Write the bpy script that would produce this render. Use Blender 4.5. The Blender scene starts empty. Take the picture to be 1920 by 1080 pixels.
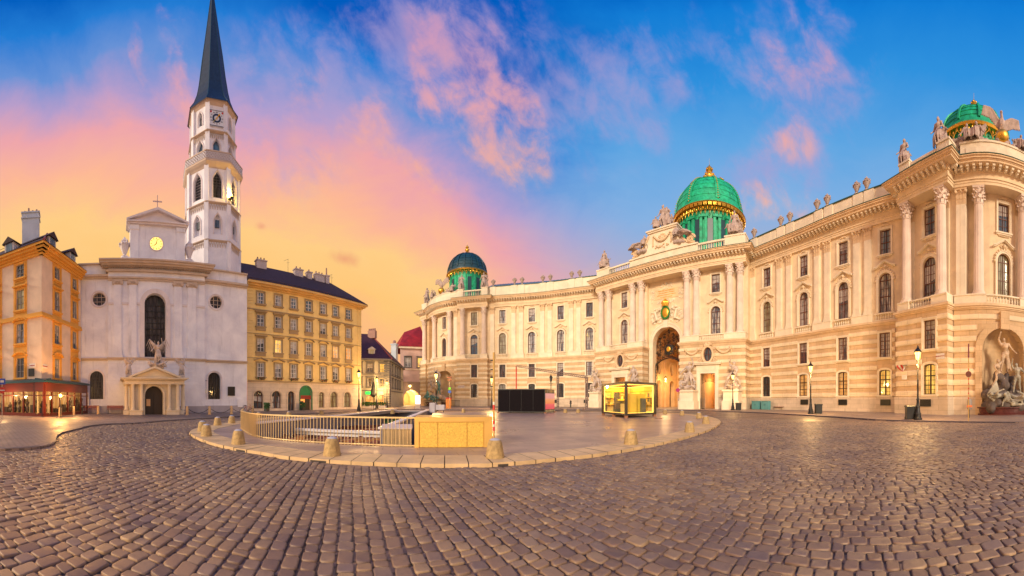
import bpy, math, random
import numpy as np
from math import sin, cos, pi, atan2, hypot, sqrt, radians
from mathutils import Vector, Matrix

SC = bpy.context.scene
COL = SC.collection
FPX, HY, EYE = 600.0, 750.0, 1.65      # panorama: photo pixels per radian, horizon row, eye height

# ------------------------------------------------------------------ camera
cd = bpy.data.cameras.new('camera')
cam = bpy.data.objects.new('camera', cd)
COL.objects.link(cam)
cam.location = (0, 0, EYE)
cam.rotation_euler = (radians(90), 0, 0)
cd.type = 'PANO'
cd.panorama_type = 'CENTRAL_CYLINDRICAL'
cd.central_cylindrical_range_u_min = -960 / FPX
cd.central_cylindrical_range_u_max = 960 / FPX
cd.central_cylindrical_range_v_min = -(1080 - HY) / FPX
cd.central_cylindrical_range_v_max = HY / FPX
cd.central_cylindrical_radius = 1.0
cd.clip_start = 0.05
cd.clip_end = 3000
SC.camera = cam

# ------------------------------------------------------------------ node helpers
def lin(c):
    return tuple(((v / 255) / 12.92 if v / 255 <= .04045 else ((v / 255 + .055) / 1.055) ** 2.4) for v in c[:3]) + (1.0,)

class NT:
    def __init__(s, tree):
        s.t = tree
        s.n = tree.nodes
        s.l = tree.links
    def new(s, typ, **kw):
        n = s.n.new(typ)
        for k, v in kw.items():
            setattr(n, k, v)
        return n
    def put(s, sock, v):
        if v is None: return
        if isinstance(v, bpy.types.NodeSocket): s.l.new(v, sock)
        else: sock.default_value = v
    def m(s, op, a, b=None, c=None, clamp=False):
        n = s.new('ShaderNodeMath', operation=op, use_clamp=clamp)
        s.put(n.inputs[0], a)
        if b is not None: s.put(n.inputs[1], b)
        if c is not None: s.put(n.inputs[2], c)
        return n.outputs[0]
    def mix(s, f, a, b, mode='MIX'):
        n = s.new('ShaderNodeMix', data_type='RGBA', blend_type=mode)
        s.put(n.inputs[0], f); s.put(n.inputs[6], a); s.put(n.inputs[7], b)
        return n.outputs[2]
    def ramp(s, f, stops, interp='LINEAR'):
        n = s.new('ShaderNodeValToRGB')
        n.color_ramp.interpolation = interp
        e = n.color_ramp.elements
        while len(e) < len(stops): e.new(.5)
        for k, (p, c) in enumerate(stops):
            e[k].position = p
            e[k].color = c if len(c) == 4 else tuple(c) + (1,)
        s.put(n.inputs[0], f)
        return n.outputs[0]
    def noise(s, vec, scale, detail=4, rough=.5, dist=0.0):
        n = s.new('ShaderNodeTexNoise')
        s.put(n.inputs['Vector'], vec)
        n.inputs['Scale'].default_value = scale
        n.inputs['Detail'].default_value = detail
        n.inputs['Roughness'].default_value = rough
        n.inputs['Distortion'].default_value = dist
        return n.outputs[0]
    def smooth(s, v, a, b):
        n = s.new('ShaderNodeMapRange', interpolation_type='SMOOTHSTEP')
        s.put(n.inputs[0], v)
        n.inputs[1].default_value = a; n.inputs[2].default_value = b
        return n.outputs[0]
    def vec(s, x, y, z):
        n = s.new('ShaderNodeCombineXYZ')
        s.put(n.inputs[0], x); s.put(n.inputs[1], y); s.put(n.inputs[2], z)
        return n.outputs[0]

# ------------------------------------------------------------------ world: dusk sky with pink clouds
W = bpy.data.worlds.new('World')
SC.world = W
W.use_nodes = True
W.node_tree.nodes.clear()
w = NT(W.node_tree)
tc = w.new('ShaderNodeTexCoord')
sp = w.new('ShaderNodeSeparateXYZ')
w.l.new(tc.outputs['Generated'], sp.inputs[0])
X, Y, Z = sp.outputs
hyp = w.m('MAXIMUM', w.m('SQRT', w.m('ADD', w.m('MULTIPLY', X, X), w.m('MULTIPLY', Y, Y))), .02)
V = w.m('DIVIDE', Z, hyp)                # tangent of the elevation
AZ = w.m('ARCTAN2', X, Y)                # bearing from straight ahead
def yv(y): return (HY - y) / FPX
def stops(lst): return [(min(1, max(0, yv(y) / 1.3)), lin(c)) for y, c in lst]
vn = w.m('DIVIDE', V, 1.3, clamp=True)
SA = -1.2
q = w.m('DIVIDE', w.m('ADD', w.m('MULTIPLY', X, sin(SA)), w.m('MULTIPLY', Y, cos(SA))), hyp)
warp = w.noise(w.vec(X, Y, w.m('MULTIPLY', Z, 2.0)), 2.6, 6, .6, .4)
wv = w.m('SUBTRACT', warp, .5)
drop = w.m('MULTIPLY', w.m('SUBTRACT', 1.0, w.smooth(q, .15, .95)), .30)      # the warm band sinks away from the sunset
vnr = w.m('ADD', vn, w.m('MULTIPLY', wv, .22), clamp=True)
vn2 = w.m('ADD', w.m('ADD', vn, w.m('MULTIPLY', wv, .30)), drop, clamp=True)
left = w.ramp(vn2, stops([(750, (246, 145, 115)), (640, (253, 176, 136)), (520, (255, 200, 122)), (430, (255, 206, 134)), (350, (253, 184, 150)),
                          (265, (238, 166, 172)), (200, (186, 158, 202)), (130, (104, 146, 214)), (50, (34, 124, 212)), (-60, (0, 92, 190))]))
right = w.ramp(vnr, stops([(750, (240, 180, 150)), (560, (226, 180, 165)), (490, (168, 176, 208)), (400, (134, 178, 226)), (280, (96, 166, 226)),
                           (150, (48, 146, 222)), (20, (20, 126, 214)), (-60, (4, 104, 200))]))
col = w.mix(w.smooth(w.m('ADD', q, w.m('MULTIPLY', wv, .5)), -.05, .50), right, left)
# clouds: soft ellipses broken up by noise, in bearing / elevation
CA, SA2 = cos(radians(30)), sin(radians(30))
nv = w.vec(w.m('ADD', w.m('MULTIPLY', AZ, CA * 1.5), w.m('MULTIPLY', V, SA2 * 1.5)), w.m('ADD', w.m('MULTIPLY', AZ, -SA2 * .95), w.m('MULTIPLY', V, CA * .95)), 0.0)
n1 = w.noise(nv, 7.0, 8, .62, .25)
n2 = w.noise(nv, 3.0, 3, .55, .2)
nn = w.m('ADD', w.m('MULTIPLY', n1, .6), w.m('MULTIPLY', n2, .5))
def blob(px, y, rx, ry, ang, amp):
    a = radians(ang)
    dx = w.m('SUBTRACT', AZ, (px - 960) / FPX); dy = w.m('SUBTRACT', V, yv(y))
    u = w.m('ADD', w.m('MULTIPLY', dx, cos(a) * FPX / rx), w.m('MULTIPLY', dy, sin(a) * FPX / rx))
    v = w.m('ADD', w.m('MULTIPLY', dx, -sin(a) * FPX / ry), w.m('MULTIPLY', dy, cos(a) * FPX / ry))
    r2 = w.m('ADD', w.m('MULTIPLY', u, u), w.m('MULTIPLY', v, v))
    return w.m('MULTIPLY', w.m('SUBTRACT', 1.0, w.m('SQRT', r2), clamp=True), amp)
def blobs(lst):
    acc = None
    for b in lst:
        k = blob(*b)
        acc = k if acc is None else w.m('ADD', acc, k)
    return w.m('MINIMUM', acc, 1.0)
strong = blobs([(880, 130, 110, 230, 28, 1.15), (950, 255, 95, 150, 22, 1.3), (690, 255, 75, 115, -28, 1.3), (775, 315, 65, 60, -20, 1.1),
                (815, 350, 60, 45, 0, 1.0), (572, 180, 45, 100, -12, 1.0), (325, 150, 48, 100, -14, 1.1), (345, 230, 65, 80, -10, 1.0),
                (258, 85, 24, 100, 6, 1.0), (312, 30, 50, 50, 0, .7), (790, 180, 45, 110, 5, .9), (1472, 262, 95, 62, -20, .50),
                (1447, 390, 95, 70, 0, 1.0), (470, 180, 35, 70, -10, .7), (553, 250, 40, 50, 0, .7), (1505, 110, 120, 140, -25, .5)])
faint = blobs([(850, 60, 220, 260, 20, 1.1), (600, 190, 300, 230, 10, 1.1), (1110, 200, 260, 170, 0, 1.0), (1500, 150, 190, 240, -15, 1.0),
               (1440, 340, 150, 130, 0, .6), (330, 90, 130, 140, 0, .5), (1250, 80, 200, 120, 0, .5)])
cs = w.smooth(w.m('ADD', w.m('MULTIPLY', strong, .9), w.m('MULTIPLY', w.m('SUBTRACT', nn, .56), 4.2)), .12, 1.25)
cs = w.m('MULTIPLY', w.m('MULTIPLY', cs, w.smooth(strong, .02, .3)), w.m('ADD', .55, w.m('MULTIPLY', w.smooth(n1, .35, .68), .45)))
cf = w.m('MULTIPLY', w.smooth(w.m('ADD', w.m('MULTIPLY', faint, .8), w.m('MULTIPLY', w.m('SUBTRACT', nn, .55), 3.4)), .1, 1.1), w.smooth(faint, 0, .5))
col = w.mix(w.m('MULTIPLY', cf, .62), col, lin((176, 160, 208)))
ccol = w.ramp(w.m('DIVIDE', V, 1.3, clamp=True), stops([(430, (255, 190, 150)), (330, (250, 178, 150)), (200, (240, 168, 168)), (60, (214, 156, 186))]))
col = w.mix(w.m('MULTIPLY', cs, .82), col, ccol)
dk = w.m('MULTIPLY', w.smooth(w.m('ADD', blobs([(645, 485, 60, 28, -14, 1.0), (490, 425, 28, 20, 0, .9)]), w.m('MULTIPLY', w.m('SUBTRACT', nn, .55), 1.8)), .3, 1.0), .5)
col = w.mix(dk, col, lin((226, 120, 112)))
# glow of the dusk sky behind the viewer (outside the picture)
back = w.m('MULTIPLY', w.smooth(w.m('MULTIPLY', Y, -1.0), .15, .75), w.smooth(V, -.05, .25))
bk2 = w.mix(back, col, (1.04, .88, .74, 1))
bg = w.new('ShaderNodeBackground')
w.l.new(bk2, bg.inputs[0]); bg.inputs[1].default_value = 1.0
wo = w.new('ShaderNodeOutputWorld')
w.l.new(bg.outputs[0], wo.inputs[0])

sd = bpy.data.lights.new('sun', 'SUN'); sd.energy = 3.15; sd.angle = radians(11); sd.color = (1.0, .80, .56)
sun = bpy.data.objects.new('sun', sd); COL.objects.link(sun)
sun.rotation_euler = Vector((-.45, -.78, .36)).to_track_quat('Z', 'Y').to_euler()
SC.view_settings.view_transform = 'Standard'
SC.view_settings.look = 'None'
SC.view_settings.gamma = 1
SC.view_settings.exposure = 0.0
SC.cycles.use_denoising = True
SC.cycles.max_bounces = 6
SC.cycles.diffuse_bounces = 3

# ------------------------------------------------------------------ object helpers
def P(px, d, z=0.0):
    """point in the square seen in direction of photo column px at ground distance d"""
    a = (px - 960) / FPX
    return Vector((d * sin(a), d * cos(a), z))
def dg(y, z=0.0): return FPX * (EYE - z) / (y - HY)          # ground distance of a photo row below the horizon
def zz(y, d): return EYE + (HY - y) * d / FPX

def tag(o, label=None, cat=None, group=None, kind=None):
    if label: o['label'] = label
    if cat: o['category'] = cat
    if group: o['group'] = group
    if kind: o['kind'] = kind
    return o
def thing(name, label, cat, loc=(0, 0, 0), rz=0.0, group=None):
    o = bpy.data.objects.new(name, None); COL.objects.link(o)
    o.empty_display_size = .3
    o.location = loc; o.rotation_euler = (0, 0, rz)
    return tag(o, label, cat, group)
def dup(root, loc, rz=None, label=None, group=None, scale=None):
    def rec(o, par):
        c = o.copy(); COL.objects.link(c)
        if par is not None: c.parent = par
        for ch in o.children: rec(ch, c)
        return c
    r = rec(root, None)
    r.location = loc
    if rz is not None: r.rotation_euler = (0, 0, rz)
    if scale: r.scale = (scale, scale, scale)
    if label: r['label'] = label
    if group: r['group'] = group
    return r
def root_of(o):
    while o.parent: o = o.parent
    return o

class MB:
    def __init__(s, T=None):
        s.v = []; s.f = []; s.T = T
    def pt(s, x, y, z):
        if s.T: s.v.append(tuple(s.T(x, y, z)))
        else: s.v.append((x, y, z))
        return len(s.v) - 1
    def quad(s, a, b, c, d):
        i = [s.pt(*p) for p in (a, b, c, d)]; s.f.append(i)
    def poly(s, pts): s.f.append([s.pt(*p) for p in pts])
    def box(s, x0, x1, y0, y1, z0, z1, nx=1):
        for k in range(nx):
            a = x0 + (x1 - x0) * k / nx; b = x0 + (x1 - x0) * (k + 1) / nx
            i = [s.pt(*p) for p in ((a, y0, z0), (b, y0, z0), (b, y1, z0), (a, y1, z0), (a, y0, z1), (b, y0, z1), (b, y1, z1), (a, y1, z1))]
            s.f += [[i[0], i[1], i[5], i[4]], [i[3], i[2], i[1], i[0]], [i[4], i[5], i[6], i[7]], [i[2], i[3], i[7], i[6]]]
            if k == 0: s.f.append([i[3], i[0], i[4], i[7]])
            if k == nx - 1: s.f.append([i[1], i[2], i[6], i[5]])
        return s
    def sweep(s, prof, x0, x1, nx=1, caps=True, close=False):
        """profile [(y,z)...] swept along x"""
        rows = []
        for k in range(nx + 1):
            x = x0 + (x1 - x0) * k / nx
            rows.append([s.pt(x, y, z) for y, z in prof])
        n = len(prof)
        for k in range(nx):
            for j in range(n if close else n - 1):
                j2 = (j + 1) % n
                s.f.append([rows[k][j], rows[k + 1][j], rows[k + 1][j2], rows[k][j2]])
        if caps:
            s.f.append(rows[0][::-1]); s.f.append(rows[-1][:])
        return s
    def lathe(s, prof, cx=0, cy=0, n=16, z=0, flat=False, r_mod=None):
        rows = []
        for r, h in prof:
            row = []
            for k in range(n):
                a = 2 * pi * (k + .5) / n
                rr = r * (r_mod(a, k, h) if r_mod else 1)
                row.append(s.pt(cx + rr * cos(a), cy + rr * sin(a), z + h))
            rows.append(row)
        for i in range(len(rows) - 1):
            for k in range(n):
                k2 = (k + 1) % n
                s.f.append([rows[i][k], rows[i][k2], rows[i + 1][k2], rows[i + 1][k]])
        s.f.append(rows[0][::-1]); s.f.append(rows[-1][:])
        return s
    def tube(s, p, q, r1, r2=None, n=8, caps=True):
        r2 = r1 if r2 is None else r2
        p = Vector(p); q = Vector(q); d = q - p
        if d.length < 1e-6: return s
        d.normalize()
        u = d.cross(Vector((0, 0, 1)))
        if u.length < 1e-3: u = d.cross(Vector((1, 0, 0)))
        u.normalize(); v = d.cross(u)
        A = []; B = []
        for k in range(n):
            a = 2 * pi * k / n; o = u * cos(a) + v * sin(a)
            A.append(s.pt(*(p + o * r1))); B.append(s.pt(*(q + o * r2)))
        for k in range(n):
            k2 = (k + 1) % n; s.f.append([A[k], A[k2], B[k2], B[k]])
        if caps: s.f.append(A[::-1]); s.f.append(B[:])
        return s
    def path(s, pts, r, n=6):
        for a, b in zip(pts[:-1], pts[1:]): s.tube(a, b, r, r, n)
        return s
    def ball(s, c, r, n=8, m=6, sx=1, sy=1, sz=1):
        c = Vector(c)
        rows = []
        for i in range(1, m):
            t = pi * i / m
            rows.append([s.pt(c.x + r * sx * sin(t) * cos(2 * pi * k / n), c.y + r * sy * sin(t) * sin(2 * pi * k / n), c.z - r * sz * cos(t)) for k in range(n)])
        lo = s.pt(c.x, c.y, c.z - r * sz); hi = s.pt(c.x, c.y, c.z + r * sz)
        for k in range(n):
            k2 = (k + 1) % n
            s.f.append([lo, rows[0][k2], rows[0][k]]); s.f.append([hi, rows[-1][k], rows[-1][k2]])
            for i in range(len(rows) - 1): s.f.append([rows[i][k], rows[i][k2], rows[i + 1][k2], rows[i + 1][k]])
        return s
    def capsule(s, p, q, r1, r2):
        s.tube(p, q, r1, r2, 8); s.ball(p, r1 * 1.0, 8, 6); s.ball(q, r2 * 1.0, 8, 6); return s
    def ring(s, inner, outer, y0, y1, closed=False):
        """band between two outlines [(x,z)], extruded y0 (front) .. y1"""
        n = len(inner); m = n if closed else n - 1
        fi = [s.pt(x, y0, z) for x, z in inner]; fo = [s.pt(x, y0, z) for x, z in outer]
        bi = [s.pt(x, y1, z) for x, z in inner]; bo = [s.pt(x, y1, z) for x, z in outer]
        for k in range(m):
            j = (k + 1) % n
            s.f += [[fi[k], fo[k], fo[j], fi[j]], [fo[k], bo[k], bo[j], fo[j]], [fi[j], bi[j], bi[k], fi[k]]]
        if not closed:
            s.f.append([fi[0], bi[0], bo[0], fo[0]]); s.f.append([fi[-1], fo[-1], bo[-1], bi[-1]])
        return s
    def prism(s, pts, y0, y1):
        """polygon [(x,z)] extruded in y"""
        a = [s.pt(x, y0, z) for x, z in pts]; b = [s.pt(x, y1, z) for x, z in pts]
        s.f.append(a); s.f.append(b[::-1])
        n = len(pts)
        for k in range(n):
            j = (k + 1) % n; s.f.append([a[k], b[k], b[j], a[j]])
        return s
    def add(s, o, M=None):
        k = len(s.v)
        for v in o.v:
            s.v.append(tuple(M @ Vector(v)) if M is not None else v)
        s.f += [[i + k for i in f] for f in o.f]
        return s
    def mesh(s, name, mat=None, smooth=None):
        me = bpy.data.meshes.new(name)
        me.from_pydata(s.v, [], s.f)
        if mat: me.materials.append(mat)
        if smooth is not None:
            me.polygons.foreach_set('use_smooth', [True] * len(me.polygons))
            if smooth < 180: me.set_sharp_from_angle(angle=radians(smooth))
        me.update()
        return me
    def build(s, name, mat, parent=None, smooth=None, world=True):
        if parent is not None and world:
            rt = parent
            off = Vector((0, 0, 0))
            while rt is not None:
                off += Vector(rt.location); rt = rt.parent
            if off.length > 0: s.v = [(x - off.x, y - off.y, z - off.z) for x, y, z in s.v]
        o = bpy.data.objects.new(name, s.mesh(name, mat, smooth))
        COL.objects.link(o)
        if parent is not None: o.parent = parent
        return o
def rz_mat(a): return Matrix.Rotation(a, 4, 'Z')
def TR(x, y, z): return Matrix.Translation((x, y, z))

# ------------------------------------------------------------------ materials
MATS = {}
def mat(name, base, rough=.7, var=.12, scale=.6, bump=.15, bscale=8.0, metal=0.0, dirt=None, spec=.5, coat=0.0, blocks=0):
    if name in MATS: return MATS[name]
    m = bpy.data.materials.new(name); m.use_nodes = True
    t = NT(m.node_tree); b = t.n['Principled BSDF']
    tcn = t.new('ShaderNodeTexCoord'); o = tcn.outputs['Object']
    c = tuple(base) + (1,) if len(base) == 3 else base
    n = t.noise(o, scale, 6, .6, .4)
    dark = tuple(x * (1 - var * 1.6) for x in c[:3]) + (1,); lite = tuple(min(1, x * (1 + var)) for x in c[:3]) + (1,)
    cc = t.ramp(n, [(.25, dark), (.75, lite)])
    if blocks:      # block-to-block differences of the stone and faint joints
        sx = t.new('ShaderNodeSeparateXYZ'); t.l.new(o, sx.inputs[0]); br = t.new('ShaderNodeTexBrick')
        t.l.new(t.vec(t.m('SUBTRACT', t.m('MULTIPLY', sx.outputs[0], .6), t.m('MULTIPLY', sx.outputs[1], .8)), sx.outputs[2], 0.0), br.inputs['Vector'])
        br.inputs['Scale'].default_value = 1; br.inputs['Brick Width'].default_value = 1.5; br.inputs['Row Height'].default_value = .565; br.inputs['Mortar Size'].default_value = .012; br.inputs['Bias'].default_value = 0
        br.inputs['Color1'].default_value = (1, .97, .95, 1); k = 1 - blocks; br.inputs['Color2'].default_value = (k, k * .97, k * .92, 1); br.inputs['Mortar'].default_value = (.62, .56, .5, 1)
        cc = t.mix(1.0, cc, br.outputs[0], 'MULTIPLY')
    if dirt:
        mpn = t.new('ShaderNodeMapping'); mpn.inputs['Scale'].default_value = (1.2, 1.2, .12); t.l.new(o, mpn.inputs[0])
        n3 = t.noise(mpn.outputs[0], 1.6, 6, .7, .2)
        cc = t.mix(t.m('MULTIPLY', t.smooth(n3, .52, .8), dirt), cc, tuple(x * .45 for x in c[:3]) + (1,))
    t.l.new(cc, b.inputs['Base Color'])
    b.inputs['Roughness'].default_value = rough
    b.inputs['Metallic'].default_value = metal
    b.inputs['Specular IOR Level'].default_value = spec
    b.inputs['Coat Weight'].default_value = coat
    if bump:
        bn = t.new('ShaderNodeBump'); bn.inputs['Strength'].default_value = bump; bn.inputs['Distance'].default_value = .03
        t.l.new(t.noise(o, bscale, 5, .65), bn.inputs['Height']); t.l.new(bn.outputs[0], b.inputs['Normal'])
    MATS[name] = m
    return m
def emit(name, c, strength, back=None):
    if name in MATS: return MATS[name]
    m = bpy.data.materials.new(name); m.use_nodes = True
    b = m.node_tree.nodes['Principled BSDF']
    b.inputs['Base Color'].default_value = tuple(c) + (1,)
    b.inputs['Emission Color'].default_value = tuple(c) + (1,)
    b.inputs['Emission Strength'].default_value = strength
    MATS[name] = m
    return m
# ------------------------------------------------------------------ facade: a wall line in plan with its own (s, depth, z) frame
class Facade:
    def __init__(s, pts, smooth=False, step=1.2):
        pts = [Vector((p[0], p[1])) for p in pts]
        if smooth and len(pts) > 2:
            ext = [pts[0] * 2 - pts[1]] + pts + [pts[-1] * 2 - pts[-2]]
            out = []
            for i in range(1, len(ext) - 2):
                p0, p1, p2, p3 = ext[i - 1:i + 3]
                n = max(2, int((p2 - p1).length / .6))
                for k in range(n):
                    t = k / n
                    out.append(.5 * ((2 * p1) + (p2 - p0) * t + (2 * p0 - 5 * p1 + 4 * p2 - p3) * t * t + (3 * p1 - p0 - 3 * p2 + p3) * t ** 3))
            out.append(pts[-1]); pts = out
        s.p = pts
        s.curved = len(pts) > 2
        s.acc = [0.0]
        for a, b in zip(pts[:-1], pts[1:]): s.acc.append(s.acc[-1] + (b - a).length)
        s.L = s.acc[-1]
        nr = []
        for i in range(len(pts)):
            a = pts[max(0, i - 1)]; b = pts[min(len(pts) - 1, i + 1)]
            t = (b - a).normalized(); nr.append(Vector((t.y, -t.x)))
        s.nr = nr
        s.step = step
    def at(s, x):
        p = s.p
        if x <= 0:
            t = (p[1] - p[0]).normalized(); return p[0] + t * x, s.nr[0]
        if x >= s.L:
            t = (p[-1] - p[-2]).normalized(); return p[-1] + t * (x - s.L), s.nr[-1]
        import bisect
        i = min(len(p) - 2, max(0, bisect.bisect_right(s.acc, x) - 1))
        f = (x - s.acc[i]) / (s.acc[i + 1] - s.acc[i])
        return p[i].lerp(p[i + 1], f), s.nr[i].lerp(s.nr[i + 1], f).normalized()
    def M(s, x, y, z):
        p, n = s.at(x)
        return Vector((p.x - n.x * y, p.y - n.y * y, z))
    def yaw(s, x):
        p, n = s.at(x); return atan2(n.x, -n.y)          # rotation that turns -Y to the outward normal
    def mb(s): return MB(s.M)
    def nx(s, a, b): return max(1, int(math.ceil(abs(b - a) / s.step))) if s.curved else 1
    def s_px(s, px, y=0.0):
        a = (px - 960) / FPX; best = None
        N = 3000
        prev = None
        for k in range(-300, N + 300):
            x = s.L * k / N
            v = s.M(x, y, 0); d = atan2(v.x, v.y) - a
            if prev is not None and prev * d <= 0 and abs(d) < .5: return x
            prev = d
        return None
    def box(s, b, x0, x1, y0, y1, z0, z1): b.box(x0, x1, y0, y1, z0, z1, s.nx(x0, x1))
    def sweep(s, b, prof, x0, x1, caps=True, close=False): b.sweep(prof, x0, x1, s.nx(x0, x1), caps, close)

def outline(w, z0, z1, kind='flat', t=0.0, n=12):
    """opening outline from the left foot over the top to the right foot, grown by t; (u, z)"""
    h = w / 2
    if kind == 'flat': return [(-h - t, z0), (-h - t, z1 + t), (h + t, z1 + t), (h + t, z0)]
    if kind == 'round': rise = h
    elif kind == 'seg': rise = w * .17
    elif kind == 'point': rise = w * .95
    elif kind == 'oval':
        zc = (z0 + z1) / 2; b = (z1 - z0) / 2
        return [((h + t) * -cos(2 * pi * k / (2 * n)), zc + (b + t) * sin(2 * pi * k / (2 * n))) for k in range(2 * n)]
    zs = z1 - rise
    pts = [(-h - t, z0)]
    for k in range(n + 1):
        u = -cos(pi * k / n)
        if kind == 'point':
            f = (1 - abs(u)); z = zs + (rise + t * 1.3) * (f ** .62)
        else: z = zs + (rise + t) * sin(pi * k / n)
        pts.append(((h + t) * u, z))
    pts.append((h + t, z0))
    return pts
def top_at(w, z0, z1, kind, u):
    h = w / 2
    c = max(-1, min(1, u / h))
    if kind == 'round': return z1 - h + h * sqrt(max(0, 1 - c * c))
    if kind == 'seg': return z1 - w * .17 + w * .17 * sqrt(max(0, 1 - c * c))
    if kind == 'point': return z1 - w * .95 + w * .95 * (1 - abs(c)) ** .62
    if kind == 'oval': return (z0 + z1) / 2 + (z1 - z0) / 2 * sqrt(max(0, 1 - c * c))
    return z1

def wall(F, b, x0, x1, z0, z1, ops=(), y=0.0, depth=.4):
    """wall skin with real openings; ops: dicts(s,w,z0,z1,kind)"""
    xs = {x0, x1}; zs = {z0, z1}
    ops = [o for o in ops if o['s'] + o['w'] / 2 > x0 and o['s'] - o['w'] / 2 < x1 and o['z1'] > z0 and o['z0'] < z1]
    for o in ops:
        xs |= {o['s'] - o['w'] / 2, o['s'] + o['w'] / 2}; zs |= {max(z0, o['z0']), min(z1, o['z1'])}
    xs = sorted(v for v in xs if x0 - 1e-6 <= v <= x1 + 1e-6); zs = sorted(zs)
    if F.curved:
        out = []
        for a, c in zip(xs[:-1], xs[1:]):
            n = F.nx(a, c)
            out += [a + (c - a) * k / n for k in range(n)]
        xs = out + [xs[-1]]
    for a, c in zip(xs[:-1], xs[1:]):
        if c - a < 1e-6: continue
        for e, g in zip(zs[:-1], zs[1:]):
            if g - e < 1e-6: continue
            mx = (a + c) / 2; mz = (e + g) / 2
            if any(abs(mx - o['s']) < o['w'] / 2 and o['z0'] < mz < o['z1'] for o in ops): continue
            b.quad((a, y, e), (c, y, e), (c, y, g), (a, y, g))
    for o in ops:
        w, k0, k1, kind = o['w'], o['z0'], o['z1'], o.get('kind', 'flat'); s0 = o['s']
        dp = o.get('depth', depth); N = 12
        if kind != 'flat':
            zb = max(z0, k0)
            for k in range(N):
                u0 = -w / 2 * cos(pi * k / N); u1 = -w / 2 * cos(pi * (k + 1) / N)
                b.quad((s0 + u0, y, top_at(w, k0, k1, kind, u0)), (s0 + u1, y, top_at(w, k0, k1, kind, u1)), (s0 + u1, y, k1), (s0 + u0, y, k1))
                if kind == 'oval':
                    zc = k0 + k1
                    b.quad((s0 + u0, y, k0), (s0 + u1, y, k0), (s0 + u1, y, zc - top_at(w, k0, k1, kind, u1)), (s0 + u0, y, zc - top_at(w, k0, k1, kind, u0)))
        ol = outline(w, k0, k1, kind)
        m = len(ol)
        for k in range(m if kind in ('oval', 'flat') or k0 > z0 + .01 else m - 1):
            p = ol[k]; q = ol[(k + 1) % m]
            b.quad((s0 + p[0], y, p[1]), (s0 + q[0], y, q[1]), (s0 + q[0], y + dp, q[1]), (s0 + p[0], y + dp, p[1]))
    return b

def glaze(F, s, w, z0, z1, kind, y, parent, glass, framem, nv=2, nh=3, bar=.09, fine=0, name='window_frame'):
    """pane + frame for an opening; pane is a child of the frame"""
    fr = F.mb()
    ol = outline(w - .02, z0 + .01, z1 - .01, kind); il = outline(w - .02 - 2 * bar, z0 + bar, z1 - bar, kind if kind != 'flat' else 'flat')
    if kind == 'flat' or kind == 'oval':
        ol2 = [(s + a, c) for a, c in ol]; il2 = [(s + a, c) for a, c in il]
        fr.ring(il2, ol2, y - .05, y + .06, closed=True)
    else:
        fr.ring([(s + a, c) for a, c in il], [(s + a, c) for a, c in ol], y - .05, y + .06)
        fr.box(s - w / 2 + bar, s + w / 2 - bar, y - .05, y + .06, z0 + .01, z0 + bar)
    def tz(u): return top_at(w, z0, z1, kind, u) - bar * .8
    for k in range(1, nv):
        u = -w / 2 + w * k / nv
        zl = z0 + bar if kind != 'oval' else z0 + z1 - tz(u)
        fr.box(s + u - bar / 2, s + u + bar / 2, y - .07, y + .03, zl, tz(u))
    rise = {'round': w / 2, 'seg': w * .17, 'point': w * .95}.get(kind, 0)
    zt = z1 - rise
    for k in range(1, nh + (1 if rise and kind == 'round' else 0)):
        z = z0 + (zt - z0) * k / nh
        if kind == 'oval': z = z0 + (z1 - z0) * k / nh
        fr.box(s - w / 2 + bar * .6, s + w / 2 - bar * .6, y - .06, y + .02, z - bar * .45, z + bar * .45)
    if fine:
        for k in range(1, nv * fine):
            if k % fine == 0: continue
            u = -w / 2 + w * k / (nv * fine)
            fr.box(s + u - .018, s + u + .018, y - .03, y + .01, z0 + bar, tz(u))
        for k in range(1, nh * 2):
            if k % 2 == 0: continue
            z = z0 + (zt - z0) * k / (nh * 2)
            fr.box(s - w / 2 + bar, s + w / 2 - bar, y - .03, y + .01, z - .018, z + .018)
    fo = fr.build(name, framem, parent)
    pn = F.mb()
    N = 10 if kind != 'flat' else 1
    yb = y + .03
    for k in range(N):
        u0 = (-w / 2 + .01) * cos(pi * k / N) if N > 1 else -w / 2 + .01
        u1 = (-w / 2 + .01) * cos(pi * (k + 1) / N) if N > 1 else w / 2 - .01
        lo0 = z0 if kind != 'oval' else z0 + z1 - top_at(w, z0, z1, kind, u0)
        lo1 = z0 if kind != 'oval' else z0 + z1 - top_at(w, z0, z1, kind, u1)
        pn.quad((s + u0, yb, lo0), (s + u1, yb, lo1), (s + u1, yb, top_at(w, z0, z1, kind, u1)), (s + u0, yb, top_at(w, z0, z1, kind, u0)))
    pn.build('pane', glass, fo)
    RR = random.Random(int(s * 97 + z0 * 31 + w * 1000)); q = RR.random()
    if kind != 'oval' and w < 2.2 and glass.name in ('dark_glass', 'curtained_glass', 'pale_curtained_glass', 'sky_glass') and q < .75:
        c = F.mb(); zt2 = zt - .02; yb -= .012
        if q < .3: c.quad((s - w / 2 + bar, yb, zt2 - (zt2 - z0) * RR.uniform(.25, .7)), (s + w / 2 - bar, yb, zt2 - (zt2 - z0) * RR.uniform(.25, .7)), (s + w / 2 - bar, yb, zt2), (s - w / 2 + bar, yb, zt2))
        else:
            for sg in (-1, 1):
                x0_ = s + sg * (w / 2 - bar); wa, wb = RR.uniform(.1, .3) * w, RR.uniform(.12, .34) * w
                c.poly([(x0_, yb, z0 + bar), (x0_ - sg * wb, yb, z0 + bar), (x0_ - sg * wb * .75, yb, (z0 + zt2) / 2), (x0_ - sg * wa, yb, zt2), (x0_, yb, zt2)])
        c.build('blind' if q < .3 else 'curtain', mat('curtain_cloth', (.55, .52, .50), rough=.9, var=.25, scale=3), fo)
    return fo

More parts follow.
